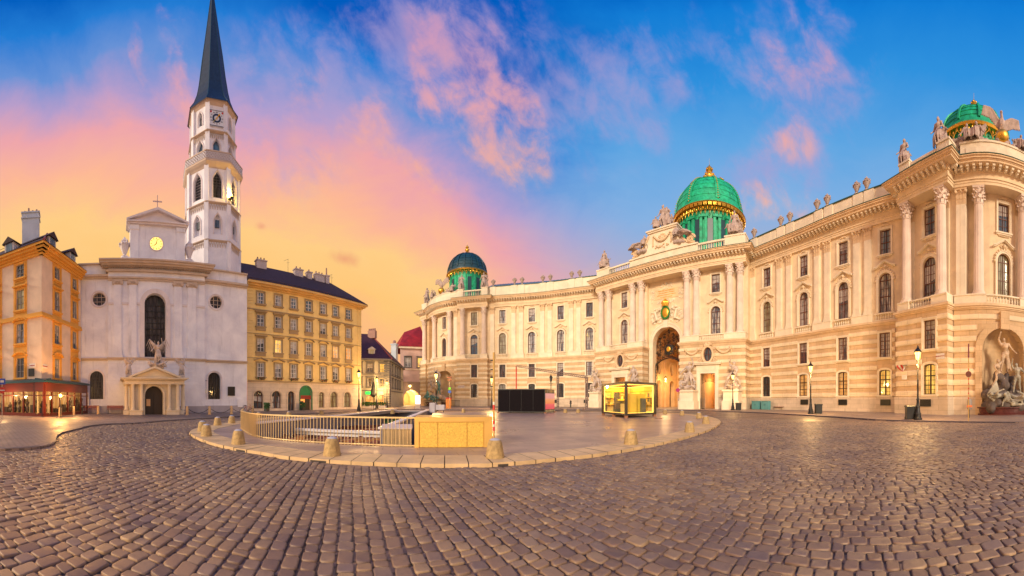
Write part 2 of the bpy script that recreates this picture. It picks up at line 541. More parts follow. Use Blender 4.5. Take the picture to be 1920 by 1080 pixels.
def surround(F, b, s, w, z0, z1, kind, y, t=.25, out=.1, sill=True):
    il = [(s + a, c) for a, c in outline(w, z0, z1, kind)]; ol = [(s + a, c) for a, c in outline(w, z0, z1, kind, t)]
    closed = kind == 'oval'
    b.ring(il, ol, y - out, y, closed)
    il = [(s + a, c) for a, c in outline(w, z0, z1, kind, t * .62)]
    b.ring(il, ol, y - out - .05, y - out + .003, closed)
    if sill and not closed:
        b.box(s - w / 2 - t - .12, s + w / 2 + t + .12, y - out - .16, y, z0 - .16, z0 - .002)
        b.box(s - w / 2 - t - .02, s + w / 2 + t + .02, y - out - .06, y, z0 - .30, z0 - .16)

def ped_hood(F, b, s, w, z, rise, y, out=.32, th=.2, flat=.25):
    """raised hood moulding: short horizontal feet and a gable between"""
    h = w / 2
    top = [(s - h, z), (s - h * (1 - flat), z + .04), (s, z + rise), (s + h * (1 - flat), z + .04), (s + h, z)]
    low = [(x, zv - th) for x, zv in top]
    b.ring(low, top, y - out, y)
    b.ring([(x, zv - .09) for x, zv in top], [(x, zv + .035) for x, zv in top], y - out - .08, y - out + .003)

BAL_PROF = [(.07, 0), (.07, .06), (.04, .1), (.085, .28), (.075, .36), (.035, .58), (.05, .62), (.065, .66), (.065, .72)]
def balustrade(F, b, x0, x1, y, z0, z1, pitch=.34, th=.3):
    h = z1 - z0
    F.box(b, x0, x1, y - th / 2, y + th / 2, z0, z0 + .14 * h)
    F.box(b, x0, x1, y - th / 2 - .04, y + th / 2 + .04, z1 - .15 * h, z1)
    n = max(2, int((x1 - x0) / pitch)); sc = (.72 * h) / .72
    for k in range(n):
        x = x0 + (x1 - x0) * (k + .5) / n
        b.lathe([(r * 1.15, q * sc) for r, q in BAL_PROF], x, y, 6, z0 + .135 * h)

rnd = random.Random(7)
def capital(b, cx, cy, z, r, h, square=False, seed=0):
    """corinthian-like capital: bell, two rows of leaves, corner volutes, abacus"""
    R = random.Random(seed)
    b.lathe([(r * .93, 0), (r * .95, h * .3), (r * 1.02, h * .6), (r * 1.22, h * .86)], cx, cy, 12, z)
    for row, (zz0, rr, n, hh) in enumerate(((.02, 1.02, 8, .36), (.26, 1.06, 8, .42))):
        for k in range(n):
            a = 2 * pi * (k + .5 * row) / n
            c = Vector((cx + r * rr * cos(a), cy + r * rr * sin(a), z + h * zz0))
            o = Vector((cos(a), sin(a), 0)); t = Vector((-sin(a), cos(a), 0))
            wd = r * .34
            p0 = c - t * wd; p1 = c + t * wd
            m0 = c + o * .05 * r + Vector((0, 0, h * hh * .6)) - t * wd; m1 = m0 + t * wd * 2
            e = c + o * r * .36 + Vector((0, 0, h * hh))
            e2 = c + o * r * .5 + Vector((0, 0, h * (hh - .12)))
            b.poly([p0, p1, m1, m0]); b.poly([m0, m1, e]); b.poly([e, m1, e2]); b.poly([m0, e, e2])
    for k in range(4):
        a = pi / 4 + k * pi / 2
        b.ball((cx + r * 1.42 * cos(a), cy + r * 1.42 * sin(a), z + h * .76), r * .24, 6, 5)
        a = k * pi / 2
        b.ball((cx + r * 1.15 * cos(a), cy + r * 1.15 * sin(a), z + h * .84), r * .17, 6, 4)
    q = r * 1.32
    b.lathe([(q * 1.3, 0), (q * 1.36, h * .12)], cx, cy, 4, z + h * .87)

def pil_capital(b, s, w, y, z, h):
    """flat pilaster capital"""
    b.box(s - w * .5, s + w * .5, y, y + .3, z, z + h * .88)
    b.box(s - w * .62, s + w * .62, y - .16, y + .3, z + h * .88, z + h)
    for row, (zo, n, hh, o) in enumerate(((0, 3, .38, .1), (.28, 3, .42, .14))):
        for k in range(n):
            u = s - w * .5 + w * (k + .5) / n
            zz0 = z + h * zo; ww = w * .5 / n * .9; e = zz0 + h * hh
            b.poly([(u - ww, y, zz0), (u + ww, y, zz0), (u + ww, y - o * .5, e - h * .12), (u - ww, y - o * .5, e - h * .12)])
            b.poly([(u - ww, y - o * .5, e - h * .12), (u + ww, y - o * .5, e - h * .12), (u, y - o * 1.6, e)])
            b.poly([(u - ww, y - o * .5, e - h * .12), (u, y - o * 1.6, e), (u - ww * .2, y, e + .02)])
            b.poly([(u + ww, y - o * .5, e - h * .12), (u, y - o * 1.6, e), (u + ww * .2, y, e + .02)])
    for sg in (-1, 1): b.ball((s + sg * w * .5, y - .12, z + h * .76), w * .17, 6, 5)
    b.ball((s, y - .12, z + h * .8), w * .11, 6, 4)

def column(F, s, y, z0, zcap, ztop, r, mt, parent, seed=0, base=True):
    """fluted column with capital as child"""
    b = MB(); c = F.M(s, y, 0)
    fl = 20
    H = zcap - z0
    prof = [(r * 1.0, .0), (r * .985, H * .35), (r * .86, H - .05)]
    bb = MB()
    bb.lathe([(r * 1.36, 0), (r * 1.36, .16), (r * 1.25, .18), (r * 1.3, .3), (r * 1.1, .36), (r * 1.16, .46), (r * 1.02, .52)], c.x, c.y, 20, z0)
    b.lathe([(q, max(h, .5)) for q, h in prof], c.x, c.y, fl * 2, z0, r_mod=lambda a, k, h: 1.0 if k % 2 else .93)
    b.lathe([(r * .93, 0), (r * .93, .1)], c.x, c.y, 20, zcap - .1)
    o = b.build('column', mt, parent, smooth=None)
    bb.build('column_base', mt, o, smooth=35)
    k = MB(); 
    yw = F.yaw(s)
    kk = MB(); capital(kk, 0, 0, 0, r * .9, ztop - zcap, seed=seed)
    k.add(kk, TR(c.x, c.y, zcap) @ rz_mat(yw))
    k.build('capital', mt, o, smooth=40)
    return o
def rel(name, b, mt, parent, smooth=40): return b.build(name, mt, parent, smooth=smooth)

def curl(b, cx, cz, r, y, out, n=3, sgn=1, th=.05):
    """spiral scroll relief"""
    pts = []
    for k in range(14):
        a = k * .75; rr = r * (1 - k / 15)
        pts.append((cx + sgn * rr * cos(a), y - out * .5, cz + rr * sin(a)))
    for p, q in zip(pts[:-1], pts[1:]): b.tube(p, q, th, th, 5)
def garland(b, x0, x1, z, sag, y, r=.16, n=9):
    for k in range(n + 1):
        t = k / n; x = x0 + (x1 - x0) * t; zv = z - sag * 4 * t * (1 - t)
        b.ball((x, y - r * .5, zv), r * (0.75 + .4 * sin(pi * t)), 6, 5)
def leafy(b, cx, cz, w, h, y, seed, n=26, r=.09):
    """rich carved relief: lumps and scrolls inside an ellipse"""
    R = random.Random(seed)
    for k in range(n):
        a = R.uniform(0, 2 * pi); q = sqrt(R.uniform(0, 1))
        x = cx + w * .5 * q * cos(a); z = cz + h * .5 * q * sin(a)
        b.ball((x, y - r * .3, z), R.uniform(.6, 1.3) * r, 6, 4, sx=R.uniform(.7, 1.6), sz=R.uniform(.7, 1.6))
    for sg in (-1, 1): curl(b, cx + sg * w * .33, cz, h * .3, y, .1, sgn=sg, th=r * .45)
# ------------------------------------------------------------------ shared materials
def plaster(name, c, **k): return mat(name, c, rough=.85, **k)
M_CREAM = plaster('cream_plaster', (.82, .65, .44), dirt=.28)
M_LIGHT = plaster('pale_stone', (.86, .75, .58), dirt=.28)
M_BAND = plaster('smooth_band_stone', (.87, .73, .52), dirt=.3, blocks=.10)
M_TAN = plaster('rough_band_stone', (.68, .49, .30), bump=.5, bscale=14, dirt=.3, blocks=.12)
M_COLS = plaster('column_stone', (.80, .66, .57), dirt=.3)
M_CORN = plaster('cornice_stone', (.78, .58, .37), dirt=.35)
M_PLINTH = plaster('plinth_stone', (.66, .55, .44), dirt=.7, bump=.3, blocks=.2)
M_SCULPT = mat('statue_stone', (.48, .37, .33), rough=.8, var=.25, scale=2.0, dirt=.5, bump=.4)
M_COPPER = mat('verdigris_copper', (.012, .47, .24), rough=.5, var=.38, scale=1.1, dirt=.8, bump=.12, bscale=3)
M_COPPER_D = mat('dark_copper', (.012, .055, .085), rough=.4, var=.2, scale=.9, dirt=.3, bump=.1)
M_EDGE = mat('cornice_flashing', (.02, .10, .07), rough=.5)
M_GOLD = mat('gilding', (.85, .50, .08), rough=.38, metal=.85, var=.1, bump=.1)
M_FRAME = mat('red_brown_frame', (.13, .035, .025), rough=.5, bump=0)
M_ROOFBLUE = mat('blue_metal_roof', (.035, .13, .24), rough=.38, var=.15, bump=.1)
M_IRON = mat('black_iron', (.012, .012, .013), rough=.45, bump=.05)

def glass_mat(name, base, lit=None, strength=0, curtain=.5, seed=0.0, tint=(.45, .45, .50), spec=.6):
    if name in MATS: return MATS[name]
    m = bpy.data.materials.new(name); m.use_nodes = True
    t = NT(m.node_tree); b = t.n['Principled BSDF']
    o = t.new('ShaderNodeTexCoord').outputs['Object']
    mp_ = t.new('ShaderNodeMapping'); mp_.inputs['Location'].default_value = (seed, seed * 1.7, seed * .6); mp_.inputs['Scale'].default_value = (2.2, 2.2, .25)
    t.l.new(o, mp_.inputs[0])
    n = t.noise(mp_.outputs[0], 2.2, 3, .6)
    n2 = t.noise(o, .9, 2, .5)
    c = t.mix(t.m('MULTIPLY', t.smooth(n, .42, .62), curtain), tuple(base) + (1,), tuple(tint) + (1,))
    t.l.new(c, b.inputs['Base Color'])
    b.inputs['Roughness'].default_value = .08
    b.inputs['Specular IOR Level'].default_value = spec
    b.inputs['Coat Weight'].default_value = .25
    if lit:
        e = t.mix(t.smooth(n2, .3, .7), tuple(x * .55 for x in lit) + (1,), tuple(lit) + (1,))
        e = t.mix(t.smooth(n, .35, .6), t.mix(1.0, e, (.75, .55, .45, 1), 'MULTIPLY'), e)
        t.l.new(e, b.inputs['Emission Color']); b.inputs['Emission Strength'].default_value = strength
    MATS[name] = m
    return m
G_DARK = glass_mat('dark_glass', (.035, .045, .06), curtain=.25)
G_CURT = glass_mat('curtained_glass', (.06, .07, .09), curtain=.85, seed=3.1, tint=(.42, .42, .48))
G_CURT2 = glass_mat('pale_curtained_glass', (.10, .12, .16), curtain=.95, seed=7.7, tint=(.62, .56, .50))
G_BLUE = glass_mat('sky_glass', (.05, .10, .17), curtain=.6, seed=1.3, tint=(.16, .28, .42))
G_LIT = glass_mat('lit_glass', (.3, .2, .1), lit=(1.0, .60, .10), strength=1.5, seed=5.0)
G_LIT2 = glass_mat('warm_lit_glass', (.3, .2, .1), lit=(1.0, .46, .10), strength=1.25, seed=9.0)
G_HALF = glass_mat('dim_lit_glass', (.10, .10, .08), lit=(.8, .55, .15), strength=.28, seed=2.2)

palace = thing('palace', 'long curved cream palace with three domes and columned portal across the square', 'palace', (26.2, 52.0, 0))

def rustic(F, b, x0, x1, z0, z1, ops, y=0.0, out=.11, period=1.12, lret=0, rret=0):
    n = int(round((z1 - z0) / period)); p = (z1 - z0) / n
    for k in range(n):
        za = z0 + p * k + .04; zb = z0 + p * k + p * .56
        cuts = sorted((o['s'] - o['w'] / 2 - .27, o['s'] + o['w'] / 2 + .27) for o in ops if o['z0'] - .35 < zb and o['z1'] + .3 > za and o.get('band', True))
        a = x0; segs = []
        for c0, c1 in cuts:
            if c0 > a: segs.append((a, min(c0, x1)))
            a = max(a, c1)
        if a < x1: segs.append((a, x1))
        for s0, s1 in segs:
            if s1 - s0 < .1: continue
            F.sweep(b, [(y, za), (y - out, za + .07), (y - out, zb - .07), (y, zb)], s0 - (out if s0 == x0 and lret else 0), s1 + (out if s1 == x1 and rret else 0))
        if lret: b.box(x0 - out, x0, y - out * .9, y + lret, za + .03, zb - .03)
        if rret: b.box(x1, x1 + out, y - out * .9, y + rret, za + .03, zb - .03)

ZPL, ZS0, ZS1, ZPED, ZCAP, ZARC, ZFR, ZCO, ZTOP, ZATT = 2.0, 11.15, 11.75, 12.78, 22.5, 24.2, 24.85, 25.5, 26.6, 29.4

def corn_stack(F, b, x0, x1, layers, yback, l=1, r=1):
    for z0, z1, out in layers:
        F.box(b, x0 - (out if l else 0), x1 + (out if r else 0), -out, yback, z0, z1)
def entab(F, x0, x1, yf, yback, l=1, r=1, parent=palace):
    """architrave, frieze, modillion cornice with green flashing; yf = face of the frieze"""
    e = F.mb()
    def L(*rows): return [(a, c, o - yf) for a, c, o in rows]
    corn_stack(F, e, x0, x1, L((ZARC, ZARC + .3, 0), (ZARC + .3, ZFR - .1, .06), (ZFR - .1, ZFR, .16), (ZFR, ZCO, 0.0), (ZCO, ZCO + .14, .14), (ZCO + .14, ZCO + .42, .2)), yback, l, r)
    rel('entablature', e, M_CREAM, parent, 30)
    c = F.mb()
    corn_stack(F, c, x0, x1, L((ZCO + .42, ZCO + .62, 1.0), (ZCO + .62, ZCO + .72, 1.06), (ZCO + .72, ZCO + .92, 1.18), (ZCO + .92, ZTOP - .06, 1.3)), yback, l, r)
    rel('cornice', c, M_CORN, parent, 30)
    m = F.mb()
    n = max(1, int((x1 - x0) / .62))
    for k in range(n):
        x = x0 + (x1 - x0) * (k + .5) / n
        m.box(x - .13, x + .13, yf - .85, yf - .15, ZCO + .17, ZCO + .415)
        m.box(x - .11, x + .11, yf - .62, yf - .15, ZCO + .02, ZCO + .17)
    if l:
        for k in range(5): m.box(x0 - .85, x0 - .15, yf + .2 + k * .62, yf + .46 + k * .62, ZCO + .17, ZCO + .415)
    if r:
        for k in range(5): m.box(x1 + .15, x1 + .85, yf + .2 + k * .62, yf + .46 + k * .62, ZCO + .17, ZCO + .415)
    tag(rel('modillion_row', m, M_LIGHT, parent, None))
    g = F.mb()
    corn_stack(F, g, x0, x1, L((ZTOP - .06, ZTOP, 1.36),), yback, l, r)
    rel('flashing', g, M_EDGE, parent, None)
def string(F, x0, x1, yback, l=1, r=1, yf=0, parent=palace):
    b = F.mb()
    corn_stack(F, b, x0, x1, [(a, c, o - yf) for a, c, o in ((ZS0, ZS0 + .12, .1), (ZS0 + .12, ZS0 + .3, .2), (ZS0 + .3, ZS0 + .48, .32), (ZS0 + .48, ZS1, .24))], yback, l, r)
    rel('string_course', b, M_CORN, parent, 30)

def lower_windows(F, ss, y, glasses_g, glasses_m, w=1.6):
    ops = []
    for i, s in enumerate(ss):
        ops.append(dict(s=s, w=w, z0=2.25, z1=5.5, kind='seg')); ops.append(dict(s=s, w=w - .1, z0=7.1, z1=10.2, kind='flat'))
    return ops
def put_window(F, o, y, glass, fine=0, nv=2, nh=3, t=.26, out=.09, hood=None, grille=False, parent=palace, trim=None, frame=None, sill=True, depth=.32, bar=.09):
    tr = F.mb()
    surround(F, tr, o['s'], o['w'], o['z0'], o['z1'], o['kind'], y, t, out, sill)
    if hood: ped_hood(F, tr, o['s'], o['w'] + 1.25, o['z1'] + hood[0], hood[1], y)
    win = rel('window', tr, trim or M_LIGHT, parent, 35)
    glaze(F, o['s'], o['w'], o['z0'], o['z1'], o['kind'], y + depth - .06, win, glass, frame or M_FRAME, nv, nh, fine=fine, bar=bar)
    if grille:
        g = F.mb()
        for k in range(1, 8):
            u = -o['w'] / 2 + o['w'] * k / 8
            g.box(o['s'] + u - .02, o['s'] + u + .02, y + .06, y + .09, o['z0'], top_at(o['w'], o['z0'], o['z1'], o['kind'], u))
        for k in range(1, 6):
            zv = o['z0'] + (o['z1'] - o['z0'] - .2) * k / 6
            g.box(o['s'] - o['w'] / 2, o['s'] + o['w'] / 2, y + .05, y + .1, zv - .02, zv + .02)
        g.build('window_grille', M_IRON, win)
    return win

GL_GND = [G_DARK, G_DARK, G_DARK, G_DARK]

def bay_reliefs(F, s, y):
    b = F.mb(); n = 13      # garland arch over the arched window
    for k in range(n):
        a = pi * k / (n - 1); b.ball((s - 1.28 * cos(a), y - .08, 16.95 + 1.28 * sin(a)), .155 if k % 2 else .19, 6, 4)
    rel('arch_garland', b, M_CREAM, palace, 60)
    b = F.mb(); b.ball((s, y - .12, 18.6), .24, 7, 5)
    for sg in (-1, 1): curl(b, s + sg * .3, 18.55, .22, y, .1, sgn=sg, th=.07)
    rel('keystone_ornament', b, M_CREAM, palace, 60)
    b = F.mb()
    for sg in (-1, 1):
        for k in range(5): b.ball((s + sg * (.1 + k * .15), y - .06, 23.95 - .02 * k * k), .13 - .012 * k, 6, 4)
    rel('lintel_ornament', b, M_CREAM, palace, 60)
    b = F.mb()
    for sg in (-1, 1): curl(b, s + sg * .66, 19.8, .16, y, .08, sgn=sg, th=.045)
    for k in range(9): b.ball((s - .64 + .16 * k, y - .06, 19.78 - .06 * sin(pi * k / 8)), .09, 5, 4)
    rel('sill_ornament', b, M_CREAM, palace, 60)

def wing(pts, wpx, pairs, singles, roofz, g_gnd, g_mez, g_arch, g_up, urns, key):
    F = Facade(pts, smooth=True)
    L = F.L
    ss = [F.s_px(p) for p in wpx]
    lo = lower_windows(F, ss, 0, None, None)
    up = []
    for s in ss:
        up.append(dict(s=s, w=1.8, z0=12.86, z1=17.85, kind='round')); up.append(dict(s=s, w=1.55, z0=20.2, z1=23.4, kind='flat'))
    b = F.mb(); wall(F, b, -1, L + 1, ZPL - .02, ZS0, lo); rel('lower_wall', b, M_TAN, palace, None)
    b = F.mb(); wall(F, b, -1, L + 1, ZS1 - .02, ZARC, up, y=.12); rel('upper_wall', b, M_CREAM, palace, None)
    b = F.mb(); F.box(b, -1, L + 1, -.22, .3, 0, ZPL); F.box(b, -1, L + 1, -.27, .3, 0, .35); rel('plinth', b, M_PLINTH, palace, None)
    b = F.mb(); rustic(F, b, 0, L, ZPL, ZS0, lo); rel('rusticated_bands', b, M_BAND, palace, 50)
    string(F, -.5, L + .5, .4, 0, 0)
    for i, s in enumerate(ss):
        fi = 3 if key == 'right' else 2
        put_window(F, lo[2 * i], 0, g_gnd[i], grille=True)
        put_window(F, lo[2 * i + 1], 0, g_mez[i], fine=fi)
        w_ = put_window(F, up[2 * i], .12, g_arch[i], fine=fi, hood=(.78, .72), nh=2, t=.3, out=.16, sill=False)
        put_window(F, up[2 * i + 1], .12, g_up[i], fine=fi, nh=2)
        b = F.mb(); balustrade(F, b, s - 1.42, s + 1.42, -.02, ZS1, ZPED - .05, .33, .26); rel('balustrade', b, M_LIGHT, palace, None)
        bay_reliefs(F, s, .12)
    zs = []
    for p0, p1 in pairs:
        a, c = F.s_px(p0), F.s_px(p1)
        m = (a + c) / 2; dlt = (c - a) / 2
        b = F.mb(); F.box(b, m - dlt - .72, m + dlt + .72, -.22, .14, ZS1, ZPED); F.box(b, m - dlt - .76, m + dlt + .76, -.27, .14, ZPED - .12, ZPED)
        rel('pedestal', b, M_LIGHT, palace, None)
        zs += [m - dlt, m + dlt]
    for p in singles:
        a = F.s_px(p)
        b = F.mb(); F.box(b, a - .72, a + .72, -.22, .14, ZS1, ZPED); rel('pedestal', b, M_LIGHT, palace, None)
        zs.append(a)
    for a in zs:
        b = F.mb(); b.box(a - .52, a + .52, -.12, .14, ZPED + .45, ZCAP); b.box(a - .38, a + .38, -.15, -.118, ZPED + .9, ZCAP - .3)
        b.box(a - .62, a + .62, -.2, .14, ZPED, ZPED + .26); b.box(a - .57, a + .57, -.16, .14, ZPED + .26, ZPED + .45)
        po = rel('pilaster', b, M_LIGHT, palace, None)
        k = F.mb(); pil_capital(k, a, 1.06, -.12, ZCAP, ZARC - ZCAP); rel('capital', k, M_CORN, po, 50)
    entab(F, -1, L + 1, -.16, .6, 0, 0)
    # attic
    b = F.mb(); F.box(b, -1, L + 1, .35, .9, ZTOP - .3, ZATT - .12)
    F.box(b, -1, L + 1, .28, .9, ZTOP - .1, ZTOP + .28)
    edges = [0] + sorted(zs) + [L]
    for a in zs: b.box(a - .75, a + .75, .22, .36, ZTOP + .28, ZATT - .12)
    for a, c in zip(edges[:-1], edges[1:]):
        if c - a > 2.2:
            F.box(b, a + 1.0, c - 1.0, .30, .36, ZTOP + .6, ZATT - .5)
    rel('attic_wall', b, M_LIGHT, palace, None)
    b = F.mb(); F.box(b, -1, L + 1, .2, .95, ZATT - .12, ZATT); rel('flashing', b, M_EDGE, palace, None)
    b = F.mb(); F.sweep(b, [(.9, ZATT - .3), (9.5, roofz), (9.5, ZTOP), (.9, ZTOP)], -1, L + 1)
    n = int(L / .8)
    for k in range(n): b.sweep([(.9, ZATT - .27), (9.5, roofz + .03), (9.5, roofz + .09), (.9, ZATT - .2)], L * k / n, L * k / n + .06)
    rel('metal_roof', b, M_ROOFBLUE, palace, None)
    return F, [F.M(F.s_px(u, .55), .55, ZATT) for u in urns], [F.yaw(F.s_px(u, .55)) for u in urns]

WR, URN_R, YAW_R = wing([(37.2, 41.4), (37.9, 31.3), (37.75, 24.1), (37.3, 14.6)], [1437, 1506, 1580, 1659], [(1461, 1479), (1532, 1551), (1606, 1627)], [1411],
             33.0, [G_DARK, G_LIT2, G_LIT2, G_LIT], [G_DARK, G_DARK, G_CURT2, G_CURT2], [G_HALF, G_CURT2, G_CURT, G_CURT2], [G_CURT, G_CURT, G_CURT, G_BLUE],
             [1414, 1464, 1481, 1532, 1551, 1606, 1625], 'right')
WL, URN_L, YAW_L = wing([(-6.6, 78.2), (6.9, 75.0), (18.6, 68.4)], [942, 997, 1051, 1105], [(963, 977), (1017, 1031), (1071, 1085)], [923],
             33.2, [G_DARK, G_DARK, G_DARK, G_DARK], [G_DARK, G_DARK, G_DARK, G_CURT], [G_LIT2 if 0 else G_HALF, G_CURT, G_CURT2, G_CURT2], [G_CURT, G_CURT, G_CURT, G_DARK],
             [925, 965, 979, 1018, 1032, 1072, 1087], 'left')

def podium(F, x0, x1, ops, yw=1.7, lret=2.5, rret=2.5, upops=(), extra=()):
    b = F.mb(); wall(F, b, x0, x1, ZPL - .02, ZS0, ops)
    for x in (x0, x1):
        if (x == x0 and lret) or (x == x1 and rret): b.quad((x, 0, 0), (x, max(lret, rret), 0), (x, max(lret, rret), ZS0), (x, 0, ZS0))
    rel('lower_wall', b, M_TAN, palace, None)
    b = F.mb(); pl = [o for o in ops if o['z0'] < 1]
    a = x0 - .0
    segs = []; cur = x0
    for o in sorted(pl, key=lambda o: o['s']):
        segs.append((cur, o['s'] - o['w'] / 2)); cur = o['s'] + o['w'] / 2
    segs.append((cur, x1))
    for s0, s1 in segs:
        F.box(b, s0 - (.2 if s0 == x0 and lret else 0), s1 + (.2 if s1 == x1 and rret else 0), -.2, 2.2, 0, ZPL)
    rel('plinth', b, M_PLINTH, palace, None)
    b = F.mb(); rustic(F, b, x0, x1, ZPL, ZS0, ops, lret=lret, rret=rret); rel('rusticated_bands', b, M_BAND, palace, 50)
    string(F, x0, x1, 2.4, bool(lret), bool(rret))

# ------------------------------------------------------------------ central portal block
PF = Facade([(17.4, 65.1), (34.6, 38.7)])
GL, GR, PL_ = 11.8, 19.6, PF.L
sL, sR = PF.s_px(1163), PF.s_px(1335)
sR = PL_ - sL if abs(PL_ - sL - sR) < 1.2 else sR
door = lambda s: dict(s=s, w=2.7, z0=-.1, z1=6.15, kind='flat', depth=2.0)
oval = lambda s: dict(s=s, w=1.55, z0=8.15, z1=10.55, kind='oval', band=True)
opsL = [door(sL), oval(sL)]; opsR = [door(sR), oval(sR)]
podium(PF, 0, GL, opsL, lret=3.2, rret=2.3); podium(PF, GR, PL_, opsR, lret=2.3, rret=3.2)
YW, YC = 1.7, 2.3
wl, wr = PF.s_px(1171, YW), PF.s_px(1342, YW)
upo = []
for s in (wl, wr): upo += [dict(s=s, w=1.8, z0=12.86, z1=17.85, kind='round'), dict(s=s, w=1.55, z0=20.2, z1=23.4, kind='flat')]
b = PF.mb()
wall(PF, b, -.0, GL, ZS1 - .02, ZARC, upo[:2], y=YW); wall(PF, b, GR, PL_, ZS1 - .02, ZARC, upo[2:], y=YW)
for x in (0, GL, GR, PL_): b.quad((x, YW, ZS1), (x, YW + 2, ZS1), (x, YW + 2, ZARC), (x, YW, ZARC))
b.quad((0, 0, ZS1 - .01), (GL, 0, ZS1 - .01), (GL, YW, ZS1 - .01), (0, YW, ZS1 - .01)); b.quad((GR, 0, ZS1 - .01), (PL_, 0, ZS1 - .01), (PL_, YW, ZS1 - .01), (GR, YW, ZS1 - .01))
rel('upper_wall', b, M_CREAM, palace, None)
SC0 = (GL + GR) / 2
arch = dict(s=SC0, w=5.9, z0=-.1, z1=15.4, kind='round', depth=1.2)
b = PF.mb(); wall(PF, b, GL, GR, 0, ZARC, [arch], y=YC); rel('portal_wall', b, M_CREAM, palace, None)
b = PF.mb(); il = [(SC0 + a, c) for a, c in outline(5.9, 0, 15.4, 'round', 0, 24)]; ol = [(SC0 + a, c) for a, c in outline(5.9, 0, 15.4, 'round', .75, 24)]
b.ring(il, ol, YC - .14, YC); b.ring([(SC0 + a, c) for a, c in outline(5.9, 0, 15.4, 'round', .5, 24)], ol, YC - .24, YC - .13)
b.box(SC0 - .45, SC0 + .45, YC - .45, YC, 15.2, 16.6)
rel('arch_moulding', b, M_LIGHT, palace, 40)
for i, s in enumerate((wl, wr)):
    put_window(PF, upo[2 * i], YW, G_CURT2, fine=3, hood=(.78, .72), nh=2, t=.3, out=.16, sill=False)
    put_window(PF, upo[2 * i + 1], YW, G_CURT, fine=3, nh=2)
    bay_reliefs(PF, s, YW)
cols = [PF.s_px(p, .75) for p in (1127.5, 1141.5, 1186, 1202.5, 1287.5, 1305.5, 1368, 1387.5)]
for i, c in enumerate(cols):
    column(PF, c, .75, ZPED, ZCAP, ZARC, .56, M_COLS, palace, i)
    b = PF.mb(); b.box(c - .45, c + .45, YW - .14, YW + .01, ZPED + .4, ZCAP); po = rel('pilaster', b, M_LIGHT, palace, None)
    k = PF.mb(); pil_capital(k, c, .95, YW - .14, ZCAP, ZARC - ZCAP); rel('capital', k, M_CORN, po, 50)
for a, c in ((0, cols[1] + .8), (cols[2] - .8, GL), (GR, cols[5] + .8), (cols[6] - .8, PL_)):
    b = PF.mb(); b.box(a, c, .02, YW, ZS1, ZPED - .14); b.box(a - .04, c + .04, -.05, YW, ZPED - .14, ZPED); rel('pedestal', b, M_LIGHT, palace, None)
for a, c in ((cols[1] + .8, cols[2] - .8), (cols[5] + .8, cols[6] - .8)):
    b = PF.mb(); balustrade(PF, b, a, c, .3, ZS1, ZPED, .33); rel('balustrade', b, M_LIGHT, palace, None)
entab(PF, -.1, PL_ + .1, .1, 4.0)
b = PF.mb(); b.box(0, PL_, .3, 12, ZTOP - .2, ZTOP + .05); rel('roof', b, M_ROOFBLUE, palace, None)

